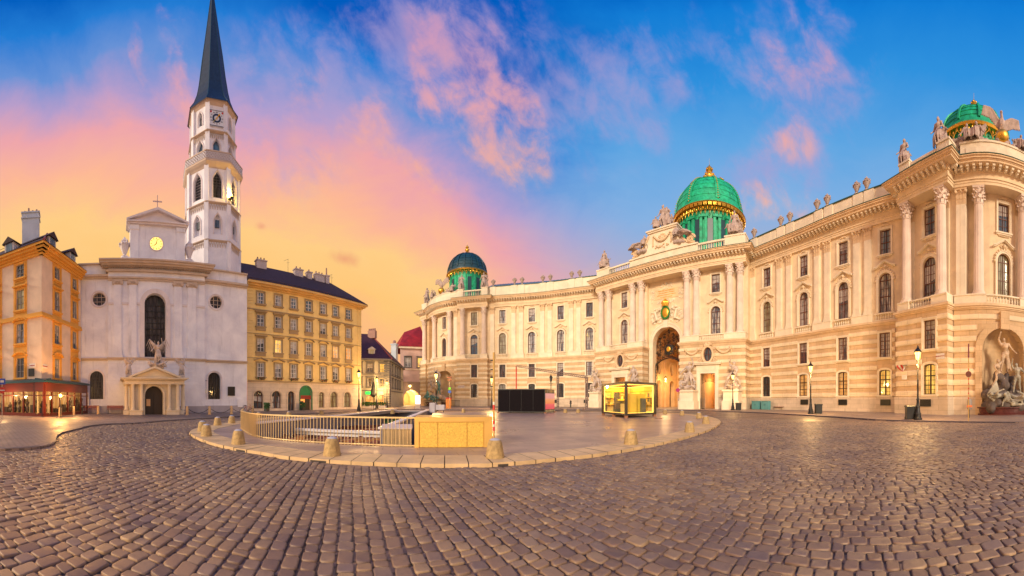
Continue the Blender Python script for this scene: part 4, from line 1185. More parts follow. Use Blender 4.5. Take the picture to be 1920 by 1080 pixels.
# ------------------------------------------------------------------ domes
def dome(c, R, ze, H, zb, mcap, mdrum, ribs, big=False, valn=28, fin=3.0):
    b = MB(); n = 48
    prof = [(R * 1.02, -.5), (R * 1.06, -.1), (R * 1.05, .15)]
    for k in range(1, 13):
        t = k / 12
        a = t * pi / 2
        prof.append((max(.02, R * 1.02 * cos(a) ** (.92 if big else 1)), .15 + (H - .15) * sin(a)))
    b.lathe(prof, n=n)
    d = b.build('dome', mcap, None, smooth=40); d.location = Vector(c) - Vector(palace.location) + Vector((0, 0, ze)); d.parent = palace
    def kid(nm, bb, mt, sm=40): 
        o = bb.build(nm, mt, d, smooth=sm, world=False); return o
    # raised ribs
    r = MB()
    for k in range(ribs):
        a = 2 * pi * k / ribs + pi / ribs
        pts = []
        for j in range(1, 13):
            t = (j - .6) / 12 * pi / 2; rr = R * 1.03 * cos(t) ** (.92 if big else 1); z = .15 + (H - .15) * sin(t) + .04
            pts.append((rr, z))
        wd = .5 if big else .13
        for (r0, z0), (r1, z1) in zip(pts[:-1], pts[1:]):
            ca, sa = cos(a), sin(a); w0 = wd * (.35 + .65 * r0 / R); w1 = wd * (.35 + .65 * r1 / R)
            def pt_(rr, w_, o_): return ((rr + o_) * ca - w_ * sa, (rr + o_) * sa + w_ * ca)
            q = [pt_(r0, -w0, 0), pt_(r0, w0, 0), pt_(r1, w1, 0), pt_(r1, -w1, 0)]; q2 = [pt_(r0, -w0, .16), pt_(r0, w0, .16), pt_(r1, w1, .16), pt_(r1, -w1, .16)]
            zl = [z0, z0, z1, z1]
            P8 = [(x, y, z) for (x, y), z in zip(q, zl)] + [(x, y, z + .07) for (x, y), z in zip(q2, zl)]
            r.poly([P8[4], P8[5], P8[6], P8[7]]); r.poly([P8[0], P8[4], P8[7], P8[3]]); r.poly([P8[1], P8[2], P8[6], P8[5]])
    kid('dome_rib', r, mcap, None)
    r = MB()
    for j in range(1, 9):
        t = j / 9.5 * pi / 2; rr = R * 1.02 * cos(t) ** (.92 if big else 1) + .02; z = .15 + (H - .15) * sin(t)
        r.lathe([(rr + .005, z - .03), (rr + .045, z), (rr + .005, z + .03)], n=48)
    kid('sheet_seam', r, mcap, None)
    # drum
    q = MB(); hb = zb - ze
    q.lathe([(R * .90, hb), (R * .90, -.4)], n=48)
    m = 16 if big else 12
    for k in range(m):
        a = 2 * pi * k / m
        M = rz_mat(a)
        o = MB()
        if big:
            for u in (-.55, .55): o.box(R * .9, R * .97, u - .3, u + .3, hb, -2.6)
            o.box(R * .9, R * .99, -1.0, 1.0, -3.2, -2.6)
        else: o.box(R * .9, R * .94, -.35, .35, hb, -1.5)
        q.add(o, M)
    kid('drum', q, mdrum, 30)
    q = MB()
    for k in range(m):
        a = 2 * pi * (k + .5) / m; o = MB()
        o.box(R * .885, R * .915, -.62 if big else -.5, .62 if big else .5, hb + .5, -3.3 if big else -2.2); q.add(o, rz_mat(a))
    kid('drum_window', q, M_COPPER_D if mdrum is M_COPPER else G_DARK, None)
    # gilt eaves band and hanging lambrequins
    g = MB(); g.lathe([(R * 1.07, -.55), (R * 1.1, -.3), (R * 1.07, -.1)], n=48)
    if big: g.lathe([(R * 1.0, -1.35), (R * 1.03, -1.2), (R * 1.0, -1.05)], n=48)
    dp = 1.0 if big else .8
    for k in range(valn):
        a = 2 * pi * k / valn; o = MB(); w_ = pi * R / valn * .92; rr = R * 1.02
        y0 = -.5 if not big else -1.2
        for sg in (-1, 1):
            o.path([(rr, sg * w_, y0), (rr, sg * w_ * .85, y0 - dp * .6), (rr, sg * w_ * .3, y0 - dp * .9), (rr, 0, y0 - dp * 1.3)], .055 if big else .06, 4)
        o.ball((rr, 0, y0 - dp * .55), .16 if big else .15, 6, 5, sz=1.5); o.ball((rr, 0, y0 - dp * 1.45), .1, 5, 4)
        if big:
            for u in (-.6, 0, .6): o.box(R * 1.0, R * 1.08, u * w_ - .06, u * w_ + .06, -1.1, -.5)
        g.add(o, rz_mat(a))
    kid('gilt_valance', g, M_GOLD, None)
    if big:
        g = MB()
        for k in range(ribs):
            a = 2 * pi * k / ribs + pi / ribs
            for j in range(22):
                t = (.5 + j) / 23 * pi / 2; rr = R * 1.03 * cos(t) ** .92 + .26; z = .15 + (H - .15) * sin(t) + .12
                g.ball((rr * cos(a), rr * sin(a), z), .12, 5, 4)
        kid('gilt_beading', g, M_GOLD, None)
        for k in range(ribs):
            a = 2 * pi * (k) / ribs
            t = .98; rr = R * 1.03 * cos(t) ** .92; z = .15 + (H - .15) * sin(t)
            Mx = rz_mat(a) @ TR(rr + .05, 0, z) @ Matrix.Rotation(-.75, 4, 'Y')
            o = MB(); 
            for j in range(12): o.tube((.1, .52 * cos(j * pi / 6), .5 * sin(j * pi / 6)), (.1, .52 * cos((j + 1) * pi / 6), .5 * sin((j + 1) * pi / 6)), .11, .11, 5)
            gg = MB(); gg.add(o, Mx); ok = kid('round_dormer', gg, M_GOLD, None)
            o = MB(); o.ball((.06, 0, 0), .46, 10, 6, sx=.15); gg = MB(); gg.add(o, Mx); 
            oo = gg.build('dormer_glass', G_DARK, ok, world=False)
    # finial
    f = MB()
    f.lathe([(.75 * fin / 3, 0), (.5 * fin / 3, .25), (.28 * fin / 3, .4), (.34 * fin / 3, .6), (.2 * fin / 3, .75)], n=12, z=H - .15)
    kid('finial_base', f, mcap, 50)
    f = MB(); sc = fin / 3; z = H + .5
    f.lathe([(.2 * sc, 0), (.32 * sc, .15 * sc), (.62 * sc, .6 * sc), (.66 * sc, .9 * sc), (.4 * sc, 1.3 * sc), (.3 * sc, 1.45 * sc), (.5 * sc, 1.65 * sc), (.42 * sc, 2.0 * sc), (.12 * sc, 2.25 * sc), (.05 * sc, 2.5 * sc)], n=10, z=z)
    for k in range(6):
        a = k * pi / 3
        f.ball((.6 * sc * cos(a), .6 * sc * sin(a), z + .95 * sc), .2 * sc, 6, 5); f.ball((.45 * sc * cos(a), .45 * sc * sin(a), z + 1.75 * sc), .14 * sc, 6, 5)
    f.tube((0, 0, z + 2.4 * sc), (0, 0, z + 3.5 * sc), .03, .015, 5)
    kid('finial', f, M_GOLD, 50)
    return d
dc = P(1330, 77)
dome((dc.x, dc.y, 0), 8.0, 44.6, 9.0, 27, M_COPPER, M_COPPER, 8, big=True, valn=52, fin=5.0)
dl = P(876, 89); dome((dl.x, dl.y, 0), 5.3, 36.4, 5.7, 27, M_COPPER_D, M_COPPER, 18, valn=30, fin=2.6)
dr_ = P(1826, 45); dome((dr_.x, dr_.y, 0), 4.9, 36.6, 4.7, 27, M_COPPER, M_COPPER, 12, valn=30, fin=2.6)
# ------------------------------------------------------------------ church
M_CHW = mat('church_plaster', (.84, .83, .97), rough=.85, var=.14, scale=.45, dirt=.6)
M_CHT = mat('church_trim', (.76, .69, .72), rough=.85, dirt=.3)
M_CHL = mat('church_tower_plaster', (.82, .81, .94), rough=.85, var=.14, scale=.4, dirt=.6)
M_CHD = mat('church_moulding', (.60, .47, .38), rough=.85, dirt=.3)
M_SLATE = mat('blue_slate', (.012, .028, .065), rough=.5, var=.3, scale=2.5, bump=.4, bscale=9, dirt=.3)
M_LEADED = glass_mat('leaded_glass', (.02, .02, .03), curtain=.12, seed=4, spec=.15)
PHI = -1.233; DCH = 38.2
def pch(px): return P(px, DCH / cos((px - 960) / FPX - PHI)).xy
CF = Facade([pch(147), pch(463)])
c0 = CF.at(CF.L / 2)[0]
church = thing('church', 'white plastered church with tall octagonal clock tower and pointed dark spire', 'church', (c0.x, c0.y, 0))
S = CF.s_px
cx0, cx1, cm = S(203), S(382), S(293)
def ck(nm, b, mt=M_CHW, sm=None, par=None): return b.build(nm, mt, par or church, smooth=sm)
ops_side = [dict(s=S(181), w=1.6, z0=1.75, z1=5.1, kind='round'), dict(s=S(401.5), w=1.62, z0=1.75, z1=5.1, kind='round'),
            dict(s=S(186), w=1.6, z0=12.9, z1=14.5, kind='oval'), dict(s=S(405), w=1.62, z0=13.1, z1=14.7, kind='oval')]
big = dict(s=S(290), w=2.55, z0=6.75, z1=14.3, kind='round', depth=.9)
b = CF.mb(); wall(CF, b, 0, cx0, 0, 17.8, ops_side); wall(CF, b, cx1, CF.L, 0, 17.8, ops_side); ck('wall', b)
b = CF.mb(); wall(CF, b, cx0, cx1, 0, 17.6, [big], y=-.45)
for x in (cx0, cx1): b.quad((x, -.45, 0), (x, .1, 0), (x, .1, 17.6), (x, -.45, 17.6))
ck('wall', b)
b = CF.mb()
for k in range(11):
    z = .9 + k * .5
    b.box(cx0, cx1, -.50, -.44, z + .04, z + .46)
    b.box(cx1, cx1 + .05, -.50, -.2, z + .04, z + .46); b.box(cx0 - .05, cx0, -.50, -.2, z + .04, z + .46)
ck('ashlar_courses', b, M_CHW)
b = CF.mb(); b.box(0, cx0, -.12, .1, 0, .95); b.box(cx1, CF.L, -.12, .1, 0, .95); b.box(cx0 - .1, cx1 + .1, -.58, .1, 0, .9); ck('plinth', b, mat('church_plinth', (.42, .38, .42), dirt=.5))
b = CF.mb()
for a, c, o in ((0, cx0, 0), (cx1, CF.L, 0), (cx0, cx1, .45)):
    b.box(a - (.15 if o else 0), c + (.15 if o else 0), -o - .16, .1, 6.35, 6.52); b.box(a - (.15 if o else 0), c + (.15 if o else 0), -o - .3, .1, 6.52, 6.66)
    if not o:
        b.box(a, c, -.22, .1, 16.1, 16.3); b.box(a, c, -.42, .1, 16.3, 16.55); b.box(a, c, -.3, .1, 17.8, 17.95)
    else:
        b.box(a, c, -.62, .1, 15.75, 15.95); b.box(a, c, -.72, .1, 15.95, 16.15); b.box(a - .3, c + .3, -.75, .1, 16.75, 16.95)
        b.box(a - .75, c + .75, -1.15, .3, 17.35, 17.55); b.box(a - .9, c + .9, -1.35, .5, 17.55, 17.8); b.box(a - 1.05, c + 1.05, -1.5, .6, 17.8, 17.98)
        for k in range(64): x = a - .6 + (c - a + 1.2) * k / 63; b.box(x - .05, x + .05, -1.02, -.6, 17.17, 17.33)
ck('cornice', b, M_CHD)
for p0, p1 in ((213, 228), (241, 256), (326, 341), (351, 367)):
    a, c = S(p0, -.45), S(p1, -.45); b = CF.mb()
    b.box(a, c, -.68, -.4, 7.2, 15.2); b.box(a - .12, c + .12, -.76, -.4, 6.66, 6.95); b.box(a - .06, c + .06, -.72, -.4, 6.95, 7.2)
    po = ck('pilaster', b, M_CHW); b = CF.mb()
    b.box(a - .1, c + .1, -.8, -.4, 15.5, 15.75); b.box(a, c, -.72, -.4, 15.2, 15.5)
    for x in (a, c): b.tube((x, -.84, 15.42), (x, -.5, 15.42), .2, .2, 10)
    for k in range(5): b.ball((a + (c - a) * (k + .5) / 5, -.74, 15.36), .09, 6, 4)
    b.build('capital', M_CHD, po, smooth=40)
b = CF.mb()
for k, (x0_, x1_) in enumerate(((cx0, S(213, -.45)), (S(228, -.45), S(241, -.45)), (S(256, -.45), big['s'] - 1.75), (big['s'] + 1.75, S(326, -.45)), (S(341, -.45), S(351, -.45)), (S(367, -.45), cx1))): b.box(x0_, x1_, -.55, -.4, 12.9, 13.15)
il = [(big['s'] + a, c) for a, c in outline(2.55, 6.7, 14.3, 'round')]; ol = [(big['s'] + a, c) for a, c in outline(2.55, 6.7, 14.3, 'round', .55)]
b.ring(il, ol, -.6, -.4); ck('arch_moulding', b, M_CHT, 40)
glaze(CF, big['s'], big['w'], big['z0'], big['z1'], 'round', .25, church, M_LEADED, M_IRON, 5, 9, bar=.06, name='great_window')
for i, o in enumerate(ops_side):
    b = CF.mb(); surround(CF, b, o['s'], o['w'], o['z0'], o['z1'], o['kind'], 0, .22, .07, False)
    wv = ck('window', b, M_CHT, 40)
    glaze(CF, o['s'], o['w'], o['z0'], o['z1'], o['kind'], .25, wv, M_LEADED, M_IRON if i < 2 else M_CHD, 6 if i < 2 else 3, 6 if i < 2 else 3, bar=.05)
# clock gable, cross, urn blocks
g0, g1 = S(244, .2), S(346, .2); gm2 = (g0 + g1) / 2
b = CF.mb(); b.box(g0, g1, .2, 1.8, 17.9, 22.7)
for x in (g0, g1 - 1.0): b.box(x, x + 1.0, .05, .21, 18.6, 22.1); b.box(x - .08, x + 1.08, -.03, .21, 17.98, 18.6); b.box(x - .06, x + 1.06, -.02, .21, 22.1, 22.65)
b.box(g0 + 1.2, g1 - 1.2, .15, .21, 18.1, 22.4)
b.box(g0 - .9, g0, .3, 1.2, 17.9, 18.9); b.box(g1, g1 + 1.2, .3, 1.2, 17.9, 18.9)
gab = ck('clock_gable', b)
b = CF.mb(); b.box(g0 - .25, g1 + .25, -.15, 2.0, 22.7, 22.9); b.box(g0 - .42, g1 + .42, -.32, 2.1, 22.9, 23.05)
b.prism([(g0 - .3, 23.05), (g1 + .3, 23.05), (gm2, 24.35)], .1, 1.9)
for sg in (-1, 1):
    b.prism([(gm2, 24.35), (gm2, 24.68), (gm2 + sg * (hwg := (g1 - g0) / 2 + .45), 23.25), (gm2 + sg * hwg, 23.04)], -.34, 2.1)
ck('pediment', b, M_CHT, None, gab)
b = CF.mb(); b.box(gm2 - .05, gm2 + .05, .4, .5, 24.5, 26.5); b.box(gm2 - .5, gm2 + .5, .4, .5, 25.75, 25.87); b.ball((gm2, .45, 24.9), .16)
for q in ((gm2 - .5, 25.81), (gm2 + .5, 25.81), (gm2, 26.5)): b.ball((q[0], .45, q[1]), .09, 6, 4)
ck('cross', b, mat('cross_stone', (.62, .45, .42)), 40, gab)
M_CLOCKLIT = emit('lit_clock_face', (1.0, .66, .16), 1.5)
b = CF.mb(); sc_ = S(293, .15)
b.tube((sc_, .10, 20.5), (sc_, .2, 20.5), .78, .78, 32); clk = ck('lit_clock', b, M_CLOCKLIT, None, gab)
M_CLK = mat('clock_hands', (.10, .04, .01), rough=.4, bump=0)
b = CF.mb()
for k in range(12):
    a = k * pi / 6; b.tube((sc_ + .54 * sin(a), .09, 20.5 + .54 * cos(a)), (sc_ + .70 * sin(a), .09, 20.5 + .70 * cos(a)), .04, .04, 4)
b.tube((sc_, .08, 20.5), (sc_ + .12, .08, 21.05), .05, .03, 4); b.tube((sc_, .08, 20.5), (sc_ - .34, .08, 20.22), .06, .03, 4)
b.build('clock_hands', M_CLK, clk)
b = CF.mb(); il = [(sc_ + .78 * cos(k * pi / 16), 20.5 + .78 * sin(k * pi / 16)) for k in range(32)]; ol = [(sc_ + .9 * cos(k * pi / 16), 20.5 + .9 * sin(k * pi / 16)) for k in range(32)]
b.ring(il, ol, .08, .2, True); b.build('clock_rim', M_CHT, clk)
# nave roof behind the parapet
b = CF.mb(); b.box(0, CF.L, .3, 14, 15.5, 17.7); ck('nave_roof', b, M_SLATE)

# tower
TC = P(398, 46.5)
YT = atan2(TC.x, -(-TC.y)) 
th0 = atan2(-TC.y, -TC.x) + radians(11.2)      # bearing of the facet that faces the square
tower = None
def octo(ap, z0, z1, ops=None, nm='tower_wall', mt=M_CHL, y=0.0):
    b = MB(); half = ap * math.tan(pi / 8)
    for k in range(8):
        a = th0 + k * pi / 4
        n = Vector((cos(a), sin(a))); t = Vector((-n.y, n.x))
        c = TC.xy + n * ap
        F = Facade([c - t * half, c + t * half])
        m = F.mb(); wall(F, m, 0, F.L, z0, z1, [dict(o, s=F.L / 2) for o in (ops or [])], depth=.5)
        b.add(m)
    return b
def oct_lathe(prof, n=8, c=None):
    b = MB(); rows = []
    for ap, z in prof:
        R = ap / cos(pi / 8)
        rows.append([b.pt(TC.x + R * cos(th0 + pi / 8 + k * pi / 4), TC.y + R * sin(th0 + pi / 8 + k * pi / 4), z) for k in range(8)])
    for i in range(len(rows) - 1):
        for k in range(8): b.f.append([rows[i][k], rows[i][(k + 1) % 8], rows[i + 1][(k + 1) % 8], rows[i + 1][k]])
    return b
def face_F(ap, k):
    a = th0 + k * pi / 4; n = Vector((cos(a), sin(a))); t = Vector((-n.y, n.x)); c = TC.xy + n * ap; h = ap * math.tan(pi / 8)
    return Facade([c - t * h, c + t * h])
secs = [(3.72, 15, 22.9, None), (3.66, 23.1, 28.0, dict(w=.95, z0=23.9, z1=26.6, kind='point')), (3.6, 28.2, 33.2, dict(w=1.2, z0=28.8, z1=32.4, kind='point')),
        (3.0, 33.2, 38.0, dict(w=.95, z0=34.9, z1=37.2, kind='point')), (2.95, 38.2, 42.2, dict(w=.6, z0=39.3, z1=41.2, kind='point'))]
for i, (ap, z0, z1, op) in enumerate(secs):
    b = octo(ap, z0, z1, [op] if op else None)
    if tower is None: tower = b.build('tower', M_CHL, church)
    else: b.build('tower_storey', M_CHL, tower)
    if op:
        for k in (-2, -1, 0, 1, 2, 3, 4):
            if i == 4 and k == 0: continue
            F = face_F(ap, k)
            b = F.mb(); surround(F, b, F.L / 2, op['w'], op['z0'], op['z1'], 'point', 0, .16, .06, False)
            if i == 2:
                for j in range(9): z = 28.9 + j * .38; b.poly([(F.L / 2 - .55, .05, z), (F.L / 2 + .55, .05, z), (F.L / 2 + .55, .35, z + .2), (F.L / 2 - .55, .35, z + .2)])
            wv = b.build('tower_window', M_CHT, tower)
            p = F.mb(); N = 8
            for j in range(N):
                u0 = -op['w'] / 2 * cos(pi * j / N); u1 = -op['w'] / 2 * cos(pi * (j + 1) / N)
                p.quad((F.L / 2 + u0, .4, op['z0']), (F.L / 2 + u1, .4, op['z0']), (F.L / 2 + u1, .4, top_at(op['w'], op['z0'], op['z1'], 'point', u1)), (F.L / 2 + u0, .4, top_at(op['w'], op['z0'], op['z1'], 'point', u0)))
            p.build('pane', G_DARK if i in (2, 4) else (G_BLUE if i == 3 else M_CHL), tower if 0 else wv)
            if i == 1:
                q = F.mb(); q.box(F.L / 2 - .28, F.L / 2 + .28, .2, .45, 24.9, 25.9); q.build('small_window', G_DARK, wv)
    # corner buttress strips
    b = MB()
    R = (ap + .04) / cos(pi / 8)
    for k in range(8):
        a = th0 + pi / 8 + k * pi / 4
        x, y = TC.x + R * cos(a), TC.y + R * sin(a)
        o = MB(); o.box(-.22, .1, -.3, .3, max(z0, 17), z1); b.add(o, TR(x, y, 0) @ rz_mat(a))
    b.build('corner_strip', M_CHL, tower)
for z, ap, o in ((22.9, 3.7, .25), (28.0, 3.66, .25), (38.0, 3.05, .3)):
    b = oct_lathe([(ap, z - .15), (ap + o, z + .02), (ap + o, z + .12), (ap - .1, z + .3)]); b.build('tower_string', M_CHD, tower)
    b = MB()      # pointed lace frieze under the string
    for k in range(8):
        F = face_F(ap + .05, k); m = F.mb(); n = 9
        for j in range(n):
            x = F.L * (j + .5) / n; w_ = F.L / n * .5
            m.ring([(x - w_ * .7, z - .22), (x, z - .62), (x + w_ * .7, z - .22)], [(x - w_, z - .15), (x, z - .78), (x + w_, z - .15)], -.06, .02)
            m.ball((x, -.03, z - .8), .06, 5, 4)
        b.add(m)
    b.build('lace_frieze', M_CHD, tower)
# gallery
b = oct_lathe([(3.62, 32.7), (3.75, 32.9), (3.95, 33.1), (4.12, 33.35), (4.12, 33.6), (2.9, 33.6)]); b.build('gallery_floor', M_CHD, tower)
b = oct_lathe([(4.1, 34.6), (4.1, 34.75), (3.85, 34.75), (3.85, 34.6), (4.1, 34.6)]); b.build('gallery_rail', M_CHD, tower)
b = MB(); GP = MB(); R = random.Random(5)
for k in range(8):
    F = face_F(4.05, k); m = F.mb(); n = 9
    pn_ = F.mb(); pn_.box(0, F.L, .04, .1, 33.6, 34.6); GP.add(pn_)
    for j in range(n):
        x = F.L * (j + .5) / n
        for zc in (33.88, 34.33):
            m.ring([(x + .13 * cos(q * pi / 4), zc + .15 * sin(q * pi / 4)) for q in range(8)], [(x + .19 * cos(q * pi / 4), zc + .21 * sin(q * pi / 4)) for q in range(8)], -.04, .05, True)
    b.add(m)
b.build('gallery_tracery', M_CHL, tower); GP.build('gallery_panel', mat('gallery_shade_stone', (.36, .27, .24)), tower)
b = oct_lathe([(2.95, 41.7), (3.1, 41.9), (3.3, 42.15), (3.42, 42.3)]); b.build('tower_cornice', M_CHD, tower)
sp_prof = [(3.48, 42.15), (3.45, 42.3), (2.85, 43.3), (2.42, 44.5), (2.12, 45.9), (1.78, 48.2), (1.42, 51.2), (1.0, 54.2), (.6, 57.2), (.26, 59.8), (.03, 62)]
b = oct_lathe(sp_prof); spire = b.build('spire', M_SLATE, tower)
b = MB()
for k in range(8):
    for (a0, z0), (a1, z1) in zip(sp_prof[1:-1], sp_prof[2:]):
        q = th0 + pi / 8 + k * pi / 4; r0 = a0 / cos(pi / 8); r1 = a1 / cos(pi / 8)
        b.tube((TC.x + r0 * cos(q), TC.y + r0 * sin(q), z0), (TC.x + r1 * cos(q), TC.y + r1 * sin(q), z1), .05, .05, 5)
o_ = b.build('spire_ridge', M_COPPER_D, tower)
# square clock on the facing facet
F = face_F(2.95, 0); m_ = F.L / 2
b = F.mb(); b.box(m_ - 1.02, m_ + 1.02, -.16, .02, 38.85, 40.95); clock = b.build('clock', mat('clock_white', (.70, .72, .80), rough=.5, var=.05), tower)
M_BLKC = mat('clock_dark', (.02, .025, .06), rough=.4, bump=0)
b = F.mb(); zc = 39.9
b.ring([(m_ + .36 * cos(k * pi / 16), zc + .36 * sin(k * pi / 16)) for k in range(32)], [(m_ + .6 * cos(k * pi / 16), zc + .6 * sin(k * pi / 16)) for k in range(32)], -.19, -.15, True)
for x0_, x1_, z0_, z1_ in ((-1.02, 1.02, -1.05, -1.0), (-1.02, 1.02, 1.0, 1.05), (-1.02, -.97, -1.0, 1.0), (.97, 1.02, -1.0, 1.0)): b.box(m_ + x0_, m_ + x1_, -.19, -.15, zc + z0_, zc + z1_)
b.build('clock_ring', M_BLKC, clock)
b = F.mb(); b.tube((m_, -.22, zc), (m_ + .38, -.22, zc + .5), .05, .03, 5); b.tube((m_, -.24, zc), (m_ - .5, -.24, zc - .62), .045, .025, 5); b.ball((m_ + .36, -.22, zc + .46), .12); b.ball((m_, -.22, zc), .1)
b.build('clock_hands', M_GOLD, clock)
for k, tx in enumerate(('XII', 'I', 'II', 'III', 'IIII', 'V', 'VI', 'VII', 'VIII', 'IX', 'X', 'XI')):
    a = k * pi / 6
    text_mesh(tx, .26, M_BLKC, face_mat(F, m_ + .79 * sin(a), -.165, zc + .79 * cos(a)), 'clock_numeral', clock)
b = F.mb()
for sg in (-1, 1): b.tube((m_ + sg * .8, -.17, zc + .8), (m_ + sg * .8, -.2, zc + .8), .13, .13, 12)
b.build('clock_badge', mat('clock_red', (.55, .03, .05)), clock)
# floodlight on the tower: glowing lamp at the louvred window
c = P(431.5, 42.9, zz(369, 42.9))
fl = thing('floodlight', 'brilliant yellow floodlight burning on the side of the church tower', 'floodlight', c)
b = MB(); b.box(-.25, .25, -.12, .2, -.35, .0); b.tube((0, 0, -.35), (0, .35, -.9), .05, .05, 6); b.build('lamp_housing', M_IRON, fl, world=False)
b = MB(); b.ball((0, -.02, .15), .30, 12, 8); b.build('bulb', emit('flood_glow', (1.0, .62, .10), 26), fl, world=False)
lamp_light('floodlight_light', (-.1, .1, .7), 420, (1.0, .62, .12), .2, fl)

# porch
PZ = Facade([CF.M(S(232), -5.0, 0).xy, CF.M(S(345), -5.0, 0).xy]); 
p0, p1 = PZ.s_px(231), PZ.s_px(347.5); pm = (p0 + p1) / 2
M_PORCH = mat('porch_stone', (.74, .62, .46), rough=.85, dirt=.3)
b = PZ.mb(); wall(PZ, b, p0 + .75, p1 - .75, 0, 3.35, [dict(s=PZ.s_px(290), w=1.95, z0=-.1, z1=3.12, kind='round', depth=.6)], y=.55)
for x in (p0 + .75, p1 - .75): b.quad((x, .55, 0), (x, 4.7, 0), (x, 4.7, 3.4), (x, .55, 3.4))
porch = b.build('porch', M_PORCH, church)
b = PZ.mb(); b.box(p0 + .1, p1 - .1, .0, 4.7, 3.3, 3.75); b.box(p0 - .1, p1 + .1, -.2, 4.7, 3.75, 3.86); b.box(p0 - .3, p1 + .3, -.4, 4.7, 3.86, 3.98)
b.prism([(p0 + .7, 3.98), (p1 - .7, 3.98), (pm, 4.95)], .05, 4.7)
for sg in (-1, 1): b.prism([(pm, 4.95), (pm, 5.18), (pm + sg * ((p1 - p0) / 2 - .45), 4.05), (pm + sg * ((p1 - p0) / 2 - .75), 3.98)], -.4, 4.7)
for k in range(34): x = p0 + .3 + (p1 - p0 - .6) * k / 33; b.box(x - .05, x + .05, -.14, 0, 3.66, 3.74)
b.build('porch_pediment', M_PORCH, porch)
for sg in (-1, 1):
    b = PZ.mb(); x0_ = pm + sg * 1.28; x1_ = pm + sg * 2.62
    b.box(min(x0_, x1_), max(x0_, x1_), -.08, .9, 0, .62); b.box(min(x0_, x1_) - .05, max(x0_, x1_) + .05, -.13, .9, .5, .62); x0_ = pm + sg * 2.68; x1_ = pm + sg * 3.25
    b.box(min(x0_, x1_), max(x0_, x1_), .35, 1.4, 0, .55); b.build('porch_plinth', M_PORCH, porch)
for px_, yy in ((237, .8), (249.3, .25), (265.6, .25), (317.4, .25), (333.3, .25), (343, .8)):
    s_ = PZ.s_px(px_, yy); c = PZ.M(s_, yy, 0)
    b = MB(); b.lathe([(.27, .6), (.27, .68), (.22, .74), (.205, .8), (.2, 1.6), (.17, 3.1), (.2, 3.12), (.18, 3.18), (.24, 3.24), (.25, 3.32)], c.x, c.y, 16); b.build('porch_column', M_PORCH, porch, smooth=30)
b = PZ.mb(); sd_ = PZ.s_px(290)
b.ring([(sd_ + a, c) for a, c in outline(1.95, 0, 3.12, 'round')], [(sd_ + a, c) for a, c in outline(1.95, 0, 3.12, 'round', .2)], .45, .56); b.build('arch_moulding', M_PORCH, porch)
M_DOOR = mat('dark_door', (.025, .015, .012), rough=.5)
b = PZ.mb(); b.box(sd_ - 1.0, sd_ + 1.0, 1.1, 1.2, 0, 3.2)
for x in (-.95, .02): b.box(sd_ + x, sd_ + x + .93, 1.04, 1.11, .1, 2.1)
for x in (-.8, .17): b.box(sd_ + x, sd_ + x + .63, 1.0, 1.05, .3, 1.0)
dd = b.build('church_door', M_DOOR, porch)
b = PZ.mb(); b.box(sd_ - .78, sd_ - .36, .95, 1.0, 1.0, 1.75); b.build('door_notice', mat('notice_paper', (.8, .45, .2)), dd)

# ------------------------------------------------------------------ generic town-house helpers
def building(name, label, pts):
    o = thing(name, label, 'building', (pts.x, pts.y, 0)); return o
def tmpl_window(F, s, w, z0, z1, y, parent, glass, trimm, framem, kind='flat', hood=None, sill=True, nv=2, nh=3, box=False, t=.16):
    tr = F.mb(); surround(F, tr, s, w, z0, z1, kind, y, t, .07, sill)
    if hood == 'flat': tr.box(s - w / 2 - .38, s + w / 2 + .38, y - .3, y, z1 + .3, z1 + .42); tr.box(s - w / 2 - .28, s + w / 2 + .28, y - .2, y, z1 + .42 - .2, z1 + .3)
    if hood == 'arch':
        h = w / 2 + .42
        top = [(s - h, z1 + .3)] + [(s + h * .86 * -cos(pi * k / 8), z1 + .34 + .32 * sin(pi * k / 8)) for k in range(9)] + [(s + h, z1 + .3)]
        tr.ring([(a, c - .12) for a, c in top], top, y - .28, y)
    if hood == 'gable': ped_hood(F, tr, s, w + .95, z1 + .36, .36, y, .26, .14, .1)
    if box:
        tr.box(s - w / 2 - .2, s + w / 2 + .2, y - .12, y, z0 - .62, z0 - .3)
    wv = tr.build('window', trimm, parent, smooth=None)
    glaze(F, s, w, z0, z1, kind, y + .14, wv, glass, framem, nv, nh, bar=.07)
    return wv

# yellow house
M_YEL = mat('yellow_plaster', (.90, .66, .27), rough=.85, dirt=.12)
M_YTR = mat('grey_ochre_trim', (.42, .30, .17), rough=.85, dirt=.2)
M_YST = mat('ground_floor_stone', (.78, .66, .54), rough=.85, dirt=.3, blocks=.12)
M_WHF = mat('white_window_frame', (.72, .72, .76), rough=.5, bump=0, var=.03)
M_TILE = mat('dark_tile_roof', (.055, .025, .028), rough=.75, var=.35, scale=3.0, bump=.8, bscale=5)
YA, YB = P(463, 44.6), P(677, 56)
YF = Facade([YA.xy, YB.xy])
yh = building('town_house', 'long yellow corner house with rows of white windows and dark tiled roof', (YA + YB) / 2)
ypx = [488.8, 521.8, 550.5, 578.8, 605.8, 629, 653.4]; ys_ = [YF.s_px(p) for p in ypx]
rows_ = [(15.3, 16.95, None), (12.1, 13.8, 'flat'), (8.5, 10.4, 'mix'), (4.95, 6.95, 'gable')]
ops = [dict(s=s, w=1.12, z0=a, z1=c, kind='flat') for s in ys_ for a, c, _ in rows_]
garch = [(484, 1.45, 2.95), (517.7, 1.5, 2.95), (545.5, 1.15, 2.95), (573, 1.95, 3.7), (602, 1.1, 2.9), (625.5, 1.5, 2.95), (650.5, 1.5, 2.95)]
gops = [dict(s=YF.s_px(p), w=w_, z0=.45 if k not in (2, 3) else -.1, z1=zt, kind='round') for k, (p, w_, zt) in enumerate(garch)]
